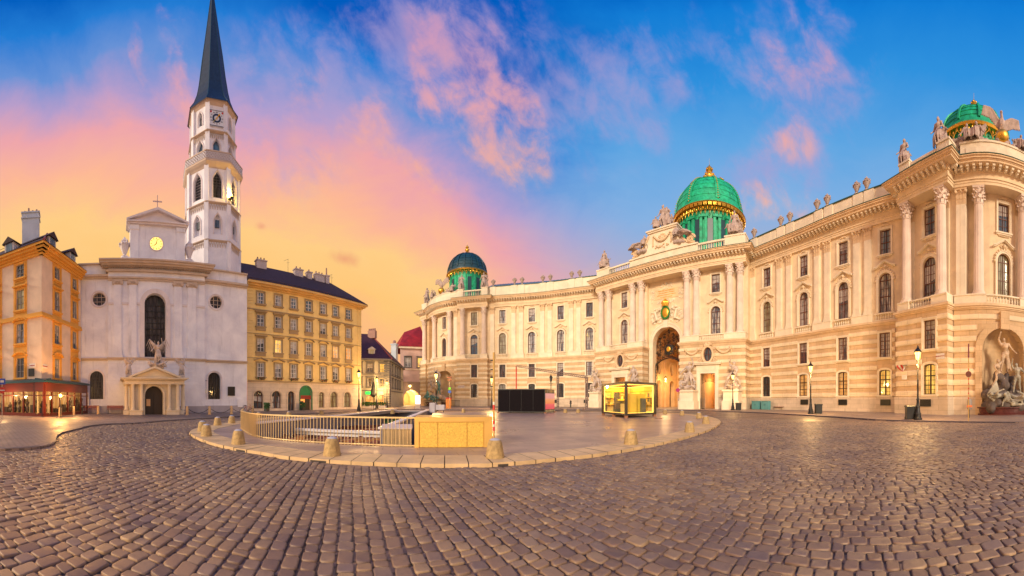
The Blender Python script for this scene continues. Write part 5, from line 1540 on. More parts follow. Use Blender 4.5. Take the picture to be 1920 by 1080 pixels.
b = YF.mb(); wall(YF, b, 0, YF.L, 4.3, 18.0, ops, depth=.2); b.quad((YF.L, 0, 0), (YF.L, 12, 0), (YF.L, 12, 18), (YF.L, 0, 18)); b.build('wall', M_YEL, yh)
b = YF.mb(); wall(YF, b, 0, YF.L, 0, 4.3, gops, y=-.08, depth=.5)
for k in range(8): b.box(0, YF.L, -.11, -.07, .8 + k * .44 + .0, .8 + k * .44 + .03) if 0 else None
b.build('ground_floor_wall', M_YST, yh)
b = YF.mb(); b.box(0, YF.L, -.3, .1, 4.25, 4.42); b.box(0, YF.L, -.14, .1, 14.35, 14.5); b.box(0, YF.L, -.1, .05, 11.0, 11.08); b.box(0, YF.L, -.1, .05, 7.55, 7.63); b.build('string_course', M_YTR, yh)
b = YF.mb(); b.box(-.1, YF.L + .2, -.25, .1, 17.4, 17.65); b.box(-.1, YF.L + .5, -.6, .1, 17.65, 17.9); b.box(-.1, YF.L + .8, -.9, 12, 17.9, 18.2); b.build('cornice', mat('ochre_cornice', (.74, .46, .16)), yh)
b = YF.mb()
for x0_, x1_ in ((0, .9), (YF.L - .9, YF.L)):
    for k in range(28): z = 4.5 + k * .46; b.box(x0_, x1_, -.06, .0, z + .03, z + .43)
b.build('quoin_strip', M_YEL, yh)
b = YF.mb(); b.box(0, YF.L, -.16, .1, 0, .5); b.build('plinth', M_PLINTH, yh) if 0 else None
lit = {(2, 1): G_LIT, (2, 5): G_LIT2, (2, 6): G_LIT2}
gl_top = [G_BLUE, G_CURT, G_BLUE, G_BLUE, G_CURT, G_BLUE, G_BLUE]
for i, s in enumerate(ys_):
    for r, (a, c, h) in enumerate(rows_):
        hood = h if h != 'mix' else ('arch' if 2 <= i <= 4 else 'flat')
        g_ = lit.get((r, i), gl_top[i] if r == 0 else (G_CURT2, G_CURT, G_DARK)[(i + r) % 3])
        tmpl_window(YF, s, 1.12, a, c, 0, yh, g_, M_YTR, M_WHF, hood=hood, box=(r in (1, 2)))
for k, o in enumerate(gops):
    tr = YF.mb(); surround(YF, tr, o['s'], o['w'], max(o['z0'], 0), o['z1'], 'round', -.08, .2, .05, False)
    if k == 3:
        wv = tr.build('shop_entrance', mat('entrance_surround', (.05, .2, .1)), yh)
        q = YF.mb(); q.box(o['s'] - .97, o['s'] + .97, .05, .3, 2.35, 3.7); q.build('green_fanlight', mat('green_awning', (.02, .22, .08)), wv)
        q = YF.mb(); q.box(o['s'] - .97, o['s'] + .97, .0, .3, 1.8, 2.35); q.build('red_signboard', mat('red_signboard', (.30, .03, .02)), wv)
        q = YF.mb(); q.box(o['s'] - .95, o['s'] + .95, .6, .65, 0, 1.9); q.build('lit_interior', emit('shop_glow', (1.0, .36, .08), 1.3), wv)
        q = YF.mb(); q.box(o['s'] + .0, o['s'] + .9, .2, .26, 0, 1.8); q.box(o['s'] - .7, o['s'] - .2, .3, .34, 1.0, 1.5); q.build('door', M_DOOR, wv)
    else:
        wv = tr.build('shop_window' if k != 2 else 'doorway', M_YST, yh)
        glaze(YF, o['s'], o['w'], max(o['z0'], 0), o['z1'], 'round', .25, wv, G_HALF if k in (4, 5, 6) else G_DARK, M_FRAME, 2, 2, bar=.08)
M_LEAF = mat('foliage', (.03, .09, .02), rough=.7, var=.5, scale=4)
M_FLOWER = mat('red_flowers', (.45, .03, .03), rough=.7)
for i, s in enumerate(ys_):      # window boxes on the sills
    c = YF.M(s, -.2, 4.62)
    t = thing('flower_box', 'planted flower box under the %s lowest window of the yellow house' % ('first second third fourth fifth sixth seventh'.split()[i]), 'flower box', c, YF.yaw(s), 'flower boxes on the yellow house')
    R = random.Random(i); q = MB(); q.box(-.5, .5, -.12, .12, -.1, .08); q.build('trough', M_YTR, t, world=False)
    q = MB()
    for k in range(50): q.ball((R.uniform(-.55, .55), R.uniform(-.2, .15), R.uniform(-.12, .28)), R.uniform(.04, .09), 5, 3)
    q.build('plants', M_LEAF, t, world=False)
    q = MB()
    for k in range(10): q.ball((R.uniform(-.5, .5), -.18, R.uniform(-.05, .22)), .05, 5, 3)
    q.build('flowers', M_FLOWER, t, world=False)
# roof with chimneys
b = YF.mb()
RY = [(-.95, 18.22), (3.6, 20.1), (7.2, 20.9), (12, 18.2)]
Lr = YF.L; HX = YF.s_px(617, 5.6)
b.poly([(0, -.95, 18.22), (Lr + .8, -.95, 18.22), (HX, 5.6, 23.2), (0, 5.6, 23.2)])
b.poly([(Lr + .8, -.95, 18.22), (Lr + .8, 12.2, 18.22), (HX, 5.6, 23.2)]); b.poly([(0, 5.6, 23.2), (HX, 5.6, 23.2), (Lr + .8, 12.2, 18.22), (0, 12.2, 18.22)])
b.poly([(0, -.95, 18.22), (0, 5.6, 23.2), (0, 12.2, 18.22)])
for k in range(24):
    x = .3 + k * (Lr - .4) / 24; b.box(x, x + .05, -.85, -.8, 18.2, 18.5)
b.box(0, Lr, -.86, -.8, 18.45, 18.5)
yroof = b.build('roof', M_TILE, yh)
M_CHIM = mat('chimney_plaster', (.55, .48, .50), dirt=.4); M_POT = mat('chimney_pot', (.35, .2, .17))
for px_, w_, h_, pots in ((489, 1.7, 1.0, 3), (559, 1.5, .8, 2), (579, .9, .8, 1), (598, 1.9, .9, 3), (612, .8, 1.2, 1)):
    s_ = YF.s_px(px_, 5.0)
    b = YF.mb(); z0 = 21.8; b.box(s_ - w_ / 2, s_ + w_ / 2, 4.6, 5.4, z0, 23.2 + h_ * .6); b.box(s_ - w_ / 2 - .1, s_ + w_ / 2 + .1, 4.5, 5.5, 23.2 + h_ * .6 - .15, 23.2 + h_ * .6 + .02)
    ch = b.build('chimney', M_CHIM, yroof)
    b = YF.mb()
    for k in range(pots):
        x = s_ - w_ / 2 + w_ * (k + .5) / pots
        b.tube((x, 5, 23.2 + h_ * .6), (x, 5, 23.7 + h_ * .6 + (.9 if px_ in (612,) else 0)), .13, .11, 8)
    b.build('chimney_pot', M_POT, ch) if False else b.build('chimney_pot', M_POT, yroof)
for k, px_ in enumerate((540, 622)):
    s_ = YF.s_px(px_, 5); c = YF.M(s_, 5, 22.8 if k == 0 else 22.2)
    t = thing('roof_aerial', ('thin metal aerial on the roof between the chimneys', 'thin metal aerial at the right end of the yellow house roof')[k], 'aerial', c)
    b = MB(); b.tube((0, 0, 0), (0, 0, 2.3), .03, .02, 5); b.tube((-.9, 0, 2.2), (.1, 0, 2.25), .02, .02, 4); b.tube((-.3, 0, 1.7), (.3, 0, 1.6), .015, .015, 4); b.build('mast', M_IRON, t, world=False)
b = YF.mb(); s_ = YF.s_px(664); b.box(s_ - .3, s_ + .3, -.14, -.08, 3.35, 3.75)
sgn_ = b.build('street_sign', mat('sign_white', (.75, .7, .68)), yh); text_mesh('1 Michaelerplatz', .1, M_FLOWER, face_mat(YF, s_, -.15, 3.55), 'sign_lettering', yh)

# corner house at the left
CC = P(78, 31.0)
LA = Facade([(CC.x - 3.4 * 3.4, CC.y - 4.1 * 3.4), CC.xy]); RA = Facade([CC.xy, P(151.5, 37.6).xy])
lh = building('corner_house', 'tall orange trimmed corner house with dark roof beside the church', CC)
M_LHW = mat('pale_house_plaster', (.80, .60, .44), rough=.85, dirt=.2); M_LHT = mat('orange_trim', (.80, .40, .07), rough=.85, dirt=.15)
M_GREYF = mat('grey_window_frame', (.30, .29, .27), rough=.5, bump=0)
ZR = [(14.05, 15.4), (10.8, 12.85), (7.4, 9.4), (3.9, 5.9)]
sl = [LA.s_px(38), LA.s_px(38) - 3.3, LA.s_px(38) - 6.6]; sr = [RA.s_px(107), RA.s_px(139.5)]
for FF, ss in ((LA, sl), (RA, sr)):
    ops = [dict(s=s, w=1.0, z0=a, z1=c, kind='flat') for s in ss for a, c in ZR]
    b = FF.mb(); wall(FF, b, 0, FF.L, 0, 16.0, ops, depth=.22); b.build('wall', M_LHW, lh)
    b = FF.mb()
    b.box(-.0, FF.L + (.22 if FF is LA else 0), -.2, .1, 9.75, 9.95); b.box(0, FF.L + (.12 if FF is LA else 0), -.12, .1, 9.95, 10.2)
    for z0, z1, o in ((15.7, 15.95, .18), (15.95, 16.15, .35), (16.15, 16.4, .6), (16.4, 16.62, .8)):
        b.box(-(0 if FF is LA else o), FF.L + (o if FF is LA else 0) if FF is LA else FF.L, -o, .2, z0, z1)
    b.build('cornice', M_LHT, lh)
    for s in ss:      # vertical trim strips linking the windows
        b = FF.mb(); b.box(s - .86, s - .66, -.05, 0, 3.6, 15.7); b.box(s + .66, s + .86, -.05, 0, 3.6, 15.7)
        for a, c in ZR: b.box(s - .66, s + .66, -.035, 0, c + .16, min(c + .75, 15.7)); b.box(s - .66, s + .66, -.035, 0, a - .75, a - .3)
        b.build('window_strip', M_LHT, lh)
    for i, s in enumerate(ss):
        for r, (a, c) in enumerate(ZR):
            g_ = G_HALF if (FF is LA and r == 1) else ((G_CURT, G_DARK)[r % 2] if FF is LA else (G_BLUE, G_CURT)[r % 2])
            tmpl_window(FF, s, 1.0, a, c, 0, lh, g_, M_LHT, M_GREYF, hood={0: None, 1: 'flat', 2: 'arch' if FF is LA else 'flat', 3: 'arch'}[r])
# roof
b = MB()
def rp(F, s, y, z): return tuple(F.M(s, y, z))
cz = 16.63
eL0 = rp(LA, 0, -.85, cz); eC = tuple(Vector(rp(LA, LA.L, -.85, cz)) + (Vector(rp(RA, 0, -.85, cz)) - Vector(rp(RA, 0, 0, cz)))); eR1 = rp(RA, RA.L, -.85, cz)
pk = Vector(rp(LA, LA.L - 1.8, 3.8, 19.9)); rL = rp(LA, 0, 3.8, 19.4); rR = rp(RA, RA.L, 2.8, 18.2)
b.poly([eL0, eC, tuple(pk), rL]); b.poly([eC, eR1, rR, tuple(pk)]); b.poly([rL, tuple(pk), rR])
lroof = b.build('roof', M_TILE, lh)
b = MB(); b.tube(eC, tuple(pk), .12, .12, 6); b.build('ridge_tiles', mat('red_ridge', (.30, .07, .07)), lroof)
b = LA.mb(); b.path([(k * 1.0, -.75, 17.25) for k in range(15)], .025, 4); b.path([(k * 1.0, -.75, 17.0) for k in range(15)], .02, 4)
for k in range(14): b.tube((k * 1.0, -.75, 16.6), (k * 1.0, -.75, 17.25), .02, .02, 4)
b.build('snow_guard', M_IRON, lroof)
for FF, px_, yy in ((LA, 16, .4), (RA, 100, .4), (RA, 138, .3)):
    s_ = FF.s_px(px_, -.3); b = FF.mb(); z0 = 16.7
    b.box(s_ - .62, s_ + .62, -.2, 2.4, z0, z0 + 1.25); wv = b.build('dormer', mat('dormer_wall', (.55, .52, .55)), lroof)
    b = FF.mb(); b.prism([(s_ - .85, z0 + 1.2), (s_ + .85, z0 + 1.2), (s_, z0 + 1.85)], -.4, 3); b.build('dormer_roof', M_TILE, lroof)
    b = FF.mb(); b.box(s_ - .38, s_ + .38, -.24, -.18, z0 + .25, z0 + 1.15); b.build('dormer_window', G_BLUE, lroof)
cpos = P(58, 36.3)
b = MB(); o = MB(); o.box(-.95, .95, -.5, .5, 18.6, 22.6); o.box(-1.05, 1.05, -.6, .6, 22.0, 22.15); o.box(-1.05, 1.05, -.6, .6, 22.6, 22.75); b.add(o, TR(cpos.x, cpos.y, 0) @ rz_mat(radians(80)))
ch = b.build('chimney', mat('white_chimney', (.55, .62, .72), dirt=.3), lroof)
b = MB(); o = MB()
for k, h in enumerate((.3, .9, .35, .5)): o.tube((-.7 + k * .45, 0, 22.7), (-.7 + k * .45, 0, 22.95 + h * .5), .11, .1, 7)
b.add(o, TR(cpos.x, cpos.y, 0) @ rz_mat(radians(80))); b.build('chimney_pot', M_POT, lroof)
# shop front wrapping the corner
M_SHOP = mat('oxblood_shopfront', (.10, .014, .009), rough=.35, var=.15, bump=.05, coat=.3)
M_SHOPG = mat('shop_inside', (.45, .32, .14), rough=.7)
M_SGL = glass_mat('shop_glow_glass', (.2, .15, .08), lit=(1.0, .50, .11), strength=.34, seed=12.0)
shop = None
for FF, a0, a1 in ((LA, 0, LA.L + 1.1), (RA, -1.1, RA.L - .2)):
    b = FF.mb(); yo = -1.0
    b.box(a0, a1, yo, 0, 2.45, 3.3)
    if shop is None: shop = b.build('shop_front', M_SHOP, lh); par = shop
    else: b.build('fascia', M_SHOP, shop)
    b = FF.mb(); b.box(a0, a1 + (.25 if FF is LA else 0), yo - .3, 0, 3.3, 3.42); b.sweep([(yo - .3, 3.42), (yo - .3, 3.5), (0, 3.75), (0, 3.42)], a0, a1); b.build('canopy_roof', M_COPPER_D, shop)
    b = FF.mb(); n = int((a1 - a0) / 1.25)
    for k in range(n + 1):
        x = a0 + .06 + (a1 - a0 - .12) * k / n; b.box(x - .06, x + .06, yo - .02, yo + .12, .1, 2.5)
    b.box(a0, a1, yo - .03, yo + .12, .1, .42); b.box(a0, a1, yo - .08, yo + .1, 2.05, 2.14); b.build('mullions', M_SHOP, shop)
    b = FF.mb(); b.quad((a0, -.25, .3), (a1, -.25, .3), (a1, -.25, 2.5), (a0, -.25, 2.5)); b.build('lit_interior', M_SGL, shop)
    R = random.Random(int(a1 * 10)); b = FF.mb()      # display: mannequin busts, shelves, boxes
    for k in range(int((a1 - a0) / .55)):
        x = a0 + .4 + k * .55; h = R.uniform(.5, 1.3)
        b.lathe([(.10, 0), (.17, .1), (.2, h * .5), (.11, h * .75), (.2, h + .1), (.16, h + .2), (.05, h + .26), (.08, h + .36), (.02, h + .46)], x, -.6 + R.uniform(-.12, .12), 8, .42) if R.random() < .55 else b.box(x - .2, x + .2, -.7, -.4, .42, .42 + h * .6)
    b.build('window_display', mat('display_goods', (.05, .035, .03), rough=.6), shop)
lamp_light('shop_light', tuple(LA.M(LA.L - 3, -2.0, 2.0)), 300, (1.0, .55, .2))
lamp_light('shop_light', tuple(RA.M(3.5, -1.9, 1.9)), 200, (1.0, .55, .2))
s_ = LA.s_px(59); b = LA.mb(); b.box(s_ - .35, s_ + .35, -.06, 0, 4.0, 4.75); b.build('dark_plaque', M_IRON, lh)
for FF, px_, z, tx in ((LA, 61, 5.05, 'Kohlmarkt'), (RA, 84, 4.95, 'Michaelerplatz')):
    s_ = FF.s_px(px_); b = FF.mb(); b.box(s_ - .38, s_ + .38, -.05, 0, z - .2, z + .2); b.build('street_sign', mat('sign_white', (.75, .7, .68)), lh)
    text_mesh(tx, .14, M_FLOWER, face_mat(FF, s_, -.06, z), 'sign_lettering', lh)

# ------------------------------------------------------------------ houses in the gap
M_GRW = mat('grey_cream_plaster', (.62, .56, .42), dirt=.2); M_GRT = mat('grey_quoins', (.20, .19, .19), dirt=.2)
GA = Facade([P(655, 66.5).xy, P(729.5, 68).xy]); GB = Facade([P(729.5, 68).xy, P(756, 88).xy])
gh = building('grey_house', 'small cream and grey house with steep dark roof at end of the square', P(729.5, 68))
for FF, pxs in ((GA, (672, 694, 717.5)), (GB, (735.5, 741, 745.5, 749.5))):
    ss = [FF.s_px(p) for p in pxs]; rows2 = [(7.5, 9.3), (4.45, 6.2)]
    ops = [dict(s=s, w=1.25, z0=a, z1=c, kind='flat') for s in ss for a, c in rows2]
    gnd = [dict(s=s, w=2.1, z0=.3, z1=2.7, kind='round') for s in ss] if FF is GA else []
    b = FF.mb(); wall(FF, b, 0, FF.L, 0, 10.2, ops + gnd, depth=.3); b.build('wall', M_GRW, gh)
    b = FF.mb(); b.box(0, FF.L, -.15, .1, 3.5, 3.7); b.box(0, FF.L, -.12, .1, 7.0, 7.15); b.box(-.3, FF.L + .3, -.5, .2, 10.0, 10.35)
    for k in range(20): z = .2 + k * .5; b.box(FF.L - 1.2 if FF is GA else 0, FF.L + .05 if FF is GA else 1.5, -.12, 0, z, z + .4)
    b.build('quoin_strip', M_GRT, gh)
    for i, s in enumerate(ss):
        for r, (a, c) in enumerate(rows2): tmpl_window(FF, s, 1.25, a, c, 0, gh, G_LIT if (FF is GA and i == 2 and r == 0) else (G_CURT if r == 0 else G_DARK), M_GRT, mat('ochre_frame', (.35, .24, .10), bump=0), hood='flat', t=.25)
    for o in gnd:
        tr = FF.mb(); surround(FF, tr, o['s'], o['w'], o['z0'], o['z1'], 'round', 0, .2, .06, False); wv = tr.build('shop_window', M_GRW, gh); glaze(FF, o['s'], o['w'], o['z0'], o['z1'], 'round', .2, wv, G_HALF if o is gnd[0] else G_LIT2, M_FRAME, 2, 2)
b = MB(); e0 = Vector(GA.M(0, -.5, 10.35)); e1 = Vector(GA.M(GA.L + .5, -.5, 10.35)); e2 = Vector(GB.M(GB.L, -.5, 10.35)); pk0 = Vector(GA.M(0, 5, 16.6)); pk1 = Vector(GA.M(5.6, 5.5, 16.6)); bk = Vector(GA.M(0, 20, 10.35))
b.poly([tuple(v) for v in (e0, e1, pk1, pk0)]); b.poly([tuple(v) for v in (e1, e2, pk1)]); b.poly([tuple(v) for v in (pk0, pk1, e2, bk)])
gr = b.build('roof', mat('plum_tile_roof', (.06, .02, .045), rough=.7, var=.4, scale=3, bump=.6), gh)
b = MB(); b.tube(tuple(e1), tuple(pk1), .16, .16, 6); b.build('ridge_tiles', mat('red_ridge', (.30, .07, .07)), gr)
s_ = GA.s_px(695.5, 1.5); b = GA.mb(); b.box(s_ - .7, s_ + .7, .6, 3, 11.1, 12.4); b.prism([(s_ - .95, 12.4), (s_ + .95, 12.4), (s_, 13.0)], .4, 3.2); dm = b.build('dormer', mat('dormer_wall', (.5, .5, .5)), gr)
b = GA.mb(); b.box(s_ - .4, s_ + .4, .54, .6, 11.3, 12.3); b.build('dormer_window', G_HALF, gr)
c = P(739.5, 86); b = MB(); b.box(c.x - .7, c.x + .7, c.y - .7, c.y + .7, 9, 16.6); b.box(c.x - .85, c.x + .85, c.y - .85, c.y + .85, 16.4, 16.7); b.build('chimney', mat('white_chimney', (.55, .62, .72)), gr)
b = MB(); b.lathe([(.5, 0), (.4, .8), (.2, 1.0)], c.x, c.y, 8, 16.7); b.build('chimney_pot', M_POT, gr)
c = P(698, 72); b = MB(); b.box(c.x - .9, c.x + .9, c.y - .5, c.y + .5, 15.5, 17.2)
for k in range(4): b.tube((c.x - .7 + k * .45, c.y, 17.2), (c.x - .7 + k * .45, c.y, 17.7), .2, .2, 6)
b.build('chimney', M_POT, gr)

KA = Facade([P(750.5, 90).xy, P(802, 92).xy])
kh = building('gatehouse', 'pale building with bright red roof and glowing archway beside the palace', P(776, 90))
ka = dict(s=KA.s_px(771.5), w=4.6, z0=-.1, z1=4.55, kind='round', depth=.8)
kops = [dict(s=KA.s_px(765), w=1.7, z0=11.0, z1=13.7, kind='flat'), dict(s=KA.s_px(788.5), w=1.7, z0=11.0, z1=13.7, kind='flat')]
b = KA.mb(); wall(KA, b, 0, KA.L, 5.8, 16.4, kops, depth=.3); b.build('wall', mat('rose_plaster', (.66, .46, .42), dirt=.15), kh)
b = KA.mb(); wall(KA, b, 0, KA.L, 0, 6.6, [ka], y=-.3, depth=.8); b.box(0, KA.L, -.45, 0, 6.5, 6.8)
for k in range(11):
    z = .3 + k * .56
    for x0_, x1_ in ((0, ka['s'] - 2.8), (ka['s'] + 2.8, KA.L)) if z < 4.8 else ((0, KA.L),): b.box(x0_, x1_, -.4, -.3, z, z + .42)
b.build('rusticated_wall', mat('brown_rustic', (.42, .29, .22), dirt=.2), kh)
b = KA.mb(); b.box(-.4, KA.L, -.6, .2, 16.2, 16.7); b.box(0, KA.L, -.2, .1, 10.2, 10.4); b.build('cornice', M_LIGHT, kh)
for i, o in enumerate(kops): tmpl_window(KA, o['s'], 1.7, o['z0'], o['z1'], 0, kh, (G_CURT, G_LIT)[i], M_GRT, M_WHF, hood='flat', t=.3)
b = KA.mb(); b.poly([(-.5, -.7, 16.7), (KA.L, -.7, 16.7), (KA.L, 8, 24.6), (2.6, 6.5, 22.2)]); b.poly([(-.5, -.7, 16.7), (2.6, 6.5, 22.2), (-.5, 14, 16.7)]); b.poly([(2.6, 6.5, 22.2), (KA.L, 8, 24.6), (KA.L, 16, 16.7), (-.5, 14, 16.7)])
b.build('roof', mat('red_tile_roof', (.34, .016, .022), rough=.7, var=.35, bump=.4), kh)
b = KA.mb()
for k in range(16):
    a0 = pi * k / 16; a1 = pi * (k + 1) / 16
    b.quad((ka['s'] - 2.5 * cos(a0), .5, 2.2 + 2.4 * sin(a0)), (ka['s'] - 2.5 * cos(a1), .5, 2.2 + 2.4 * sin(a1)), (ka['s'] - 2.5 * cos(a1), 14, 2.2 + 2.4 * sin(a1)), (ka['s'] - 2.5 * cos(a0), 14, 2.2 + 2.4 * sin(a0)))
for sg in (-1, 1): b.quad((ka['s'] + sg * 2.5, .5, 0), (ka['s'] + sg * 2.5, 14, 0), (ka['s'] + sg * 2.5, 14, 2.2), (ka['s'] + sg * 2.5, .5, 2.2))
b.quad((ka['s'] - 2.6, 14, 0), (ka['s'] + 2.6, 14, 0), (ka['s'] + 2.6, 14, 4.8), (ka['s'] - 2.6, 14, 4.8))
b.build('passage', mat('passage_cream', (.8, .6, .35)), kh)
lamp_light('passage_lamp_light', tuple(KA.M(ka['s'], 4, 3.4)), 900, (1.0, .68, .28)); lamp_light('passage_lamp_light', tuple(KA.M(ka['s'], 10, 3.4)), 700, (1.0, .68, .28))
c = P(776.5, 83.5)
t = thing('lantern', 'small bright lantern glowing above the far archway', 'lantern', (KA.M(ka['s'] - .6, -.7, 5.6)))
b = MB(); b.ball((0, 0, 0), .3, 8, 6); b.build('bulb', M_LAMPGLOW, t, world=False); b = MB(); b.tube((0, 0, .25), (0, .5, .7), .05, .05, 5); b.lathe([(.3, .2), (.1, .5)], n=8); b.build('bracket', M_IRON, t, world=False)
# ------------------------------------------------------------------ ground
def crom(pts, closed=True, n=5):
    out = []; m = len(pts)
    for i in range(m if closed else m - 1):
        p0, p1, p2, p3 = (Vector(pts[(i + k) % m] if closed else pts[min(m - 1, max(0, i + k))]) for k in (-1, 0, 1, 2))
        for k in range(n):
            t = k / n; out.append(.5 * ((2 * p1) + (p2 - p0) * t + (2 * p0 - 5 * p1 + 4 * p2 - p3) * t * t + (3 * p1 - p0 - 3 * p2 + p3) * t ** 3))
    if not closed: out.append(Vector(pts[-1]))
    return out
ZP = .1
RINGPX = [(356, 811), (384, 826), (440, 840), (482, 846), (540, 856), (657, 865), (755, 869), (860, 870), (940, 868), (1043, 859), (1127, 850), (1199, 838), (1263, 825), (1323, 808), (1345, 797),
          (1350, 789), (1335, 782.5), (1300, 777.5), (1240, 774), (1100, 772), (900, 772), (750, 773), (600, 777), (500, 783), (447, 790), (403, 797), (370, 803)]
RING = crom([P(x, dg(y, ZP)).xy for x, y in RINGPX])            # counter-clockwise seen from above? normalised below
def area(p): return sum(a.x * b_.y - b_.x * a.y for a, b_ in zip(p, p[1:] + p[:1])) / 2
if area(RING) < 0: RING.reverse()
def inset(p, d):
    out = []; n = len(p)
    for i in range(n):
        t = (p[(i + 1) % n] - p[i - 1]).normalized(); out.append(p[i] + Vector((-t.y, t.x)) * d)
    return out
BAND = inset(RING, 1.15)
PIT = [P(454, dg(806, ZP)).xy, P(475, dg(818.5, ZP)).xy, P(500, dg(823, ZP)).xy, P(560, dg(829, ZP)).xy, P(640, dg(833.5, ZP)).xy, P(720, dg(837, ZP)).xy, P(778, dg(838.5, ZP)).xy,
       P(812, 39.5).xy, P(737, 41).xy]
KERB_R = crom([P(x, dg(y)).xy for x, y in ((700, 768.5), (800, 769), (880, 769.2), (1000, 769), (1120, 769), (1250, 769.6), (1330, 771.2), (1390, 773.6), (1440, 776), (1540, 782), (1600, 786), (1660, 790), (1780, 793), (1920, 794.5))], False, 4) + [Vector((26, -3)), Vector((29, -12))]
KERB_L = [Vector((-16, -6))] + crom([P(x, dg(y)).xy for x, y in ((0, 848), (60, 845), (92, 839.5), (105, 832), (106, 824), (114, 815.5), (144, 807.7), (170, 801), (204, 797.3), (250, 796), (323, 790), (396, 785.4), (453, 782), (590, 777), (657, 772))], False, 4)
def outer(line, close): return [Vector(p) for p in line] + [Vector(c) for c in close]
SWR = outer(KERB_R, [(140, -12), (140, 160), (-10, 160), (-34, 110)])
SWL = outer(KERB_L, [(-26, 85), (-60, 160), (-160, 160), (-160, -6)])

def flat(name, loops, z, mt, kind='structure', skirt=None, lab=None):
    import bmesh
    bm = bmesh.new()
    for lp in loops:
        vs = [bm.verts.new((p[0], p[1], z)) for p in lp]
        for i in range(len(vs)): bm.edges.new((vs[i], vs[(i + 1) % len(vs)]))
    bmesh.ops.triangle_fill(bm, use_beauty=True, use_dissolve=False, edges=bm.edges[:], normal=(0, 0, 1))
    bm.normal_update()
    if skirt is not None:
        for lp in loops[:1]:
            for p, q_ in zip(lp, lp[1:] + lp[:1]):
                vs = [bm.verts.new(c) for c in ((p[0], p[1], z), (q_[0], q_[1], z), (q_[0], q_[1], skirt), (p[0], p[1], skirt))]; bm.faces.new(vs)
    me = bpy.data.meshes.new(name); bm.to_mesh(me); bm.free(); me.materials.append(mt)
    o = bpy.data.objects.new(name, me); COL.objects.link(o); tag(o, kind=kind); return o

# dark bedding under the setts
M_BED = mat('sett_bedding', (.020, .015, .017), rough=.8, var=.4, scale=6, bump=.5)
BIG = [Vector(p) for p in ((-400, -60), (400, -60), (400, 500), (-400, 500))]
flat('ground', [BIG, RING], 0, M_BED)

def slab_mat(name, c1, c2, mort, sx, sy, rot, rough=.5, msize=.012, bump=.3, off=.5):
    m = bpy.data.materials.new(name); m.use_nodes = True
    t = NT(m.node_tree); b = t.n['Principled BSDF']
    o = t.new('ShaderNodeTexCoord').outputs['Object']
    mp_ = t.new('ShaderNodeMapping'); mp_.inputs['Rotation'].default_value = (0, 0, rot); t.l.new(o, mp_.inputs[0])
    br = t.new('ShaderNodeTexBrick'); br.offset = off
    t.l.new(mp_.outputs[0], br.inputs['Vector'])
    br.inputs['Color1'].default_value = tuple(c1) + (1,); br.inputs['Color2'].default_value = tuple(c2) + (1,); br.inputs['Mortar'].default_value = tuple(mort) + (1,)
    br.inputs['Scale'].default_value = 1; br.inputs['Mortar Size'].default_value = msize; br.inputs['Brick Width'].default_value = sx; br.inputs['Row Height'].default_value = sy; br.inputs['Bias'].default_value = 0
    n = t.noise(o, .35, 6, .62, .5); n2 = t.noise(o, 9, 4, .6)
    c = t.mix(t.m('MULTIPLY', t.smooth(n, .35, .75), .45), br.outputs[0], tuple(x * .55 for x in c1) + (1,))
    c = t.mix(t.m('MULTIPLY', n2, .25), c, tuple(x * .5 for x in c2) + (1,))
    t.l.new(c, b.inputs['Base Color'])
    t.l.new(t.ramp(n, [(.3, (rough * .7,) * 3), (.7, (min(1, rough * 1.35),) * 3)]), b.inputs['Roughness'])
    bn = t.new('ShaderNodeBump'); bn.inputs['Strength'].default_value = bump; bn.inputs['Distance'].default_value = .02
    t.l.new(t.m('ADD', t.m('MULTIPLY', br.outputs['Fac'], -1.0), t.m('MULTIPLY', n2, .5)), bn.inputs['Height']); t.l.new(bn.outputs[0], b.inputs['Normal'])
    return m
ROW = -.48
M_FARSETT = slab_mat('far_setts', (.25, .165, .14), (.16, .105, .10), (.03, .022, .022), .24, .2, -(pi / 2 - ROW) , .5, .022, .8)
flat('road', [[p for p in BIG], RING], .012, M_FARSETT)
M_WALK = slab_mat('walk_slabs', (.34, .25, .205), (.27, .20, .17), (.12, .09, .08), .7, .45, .3, .5)
M_WALKL = slab_mat('walk_setts', (.30, .22, .19), (.22, .165, .155), (.09, .07, .07), .26, .2, .9, .55, .02, .6)
flat('pavement', [SWR], ZP + .02, M_WALK, skirt=-.02)
flat('pavement', [SWL], ZP, M_WALKL, skirt=-.02)
M_KERB = mat('granite_kerb', (.11, .09, .11), rough=.55, var=.35, scale=4, bump=.3)
def strip(name, line, w0, w1, z0, z1, mt, seg=1.2, gap=.02):
    b = MB(); acc = 0
    F = Facade([(p.x, p.y) for p in line])
    n = int(F.L / seg)
    for k in range(n):
        a, c = F.L * k / n, F.L * (k + 1) / n - gap
        i = [F.M(a, w0, z1), F.M(c, w0, z1), F.M(c, w1, z1), F.M(a, w1, z1), F.M(a, w0, z0), F.M(c, w0, z0)]
        v = [b.pt(*p) for p in i]; b.f += [[v[0], v[1], v[2], v[3]], [v[4], v[5], v[1], v[0]]]
    o = b.build(name, mt); tag(o, kind='structure'); return o
strip('kerb', KERB_R, -.01, .28, -.01, ZP + .032, M_KERB)
strip('kerb', KERB_L, -.01, .28, -.01, ZP + .012, M_KERB)

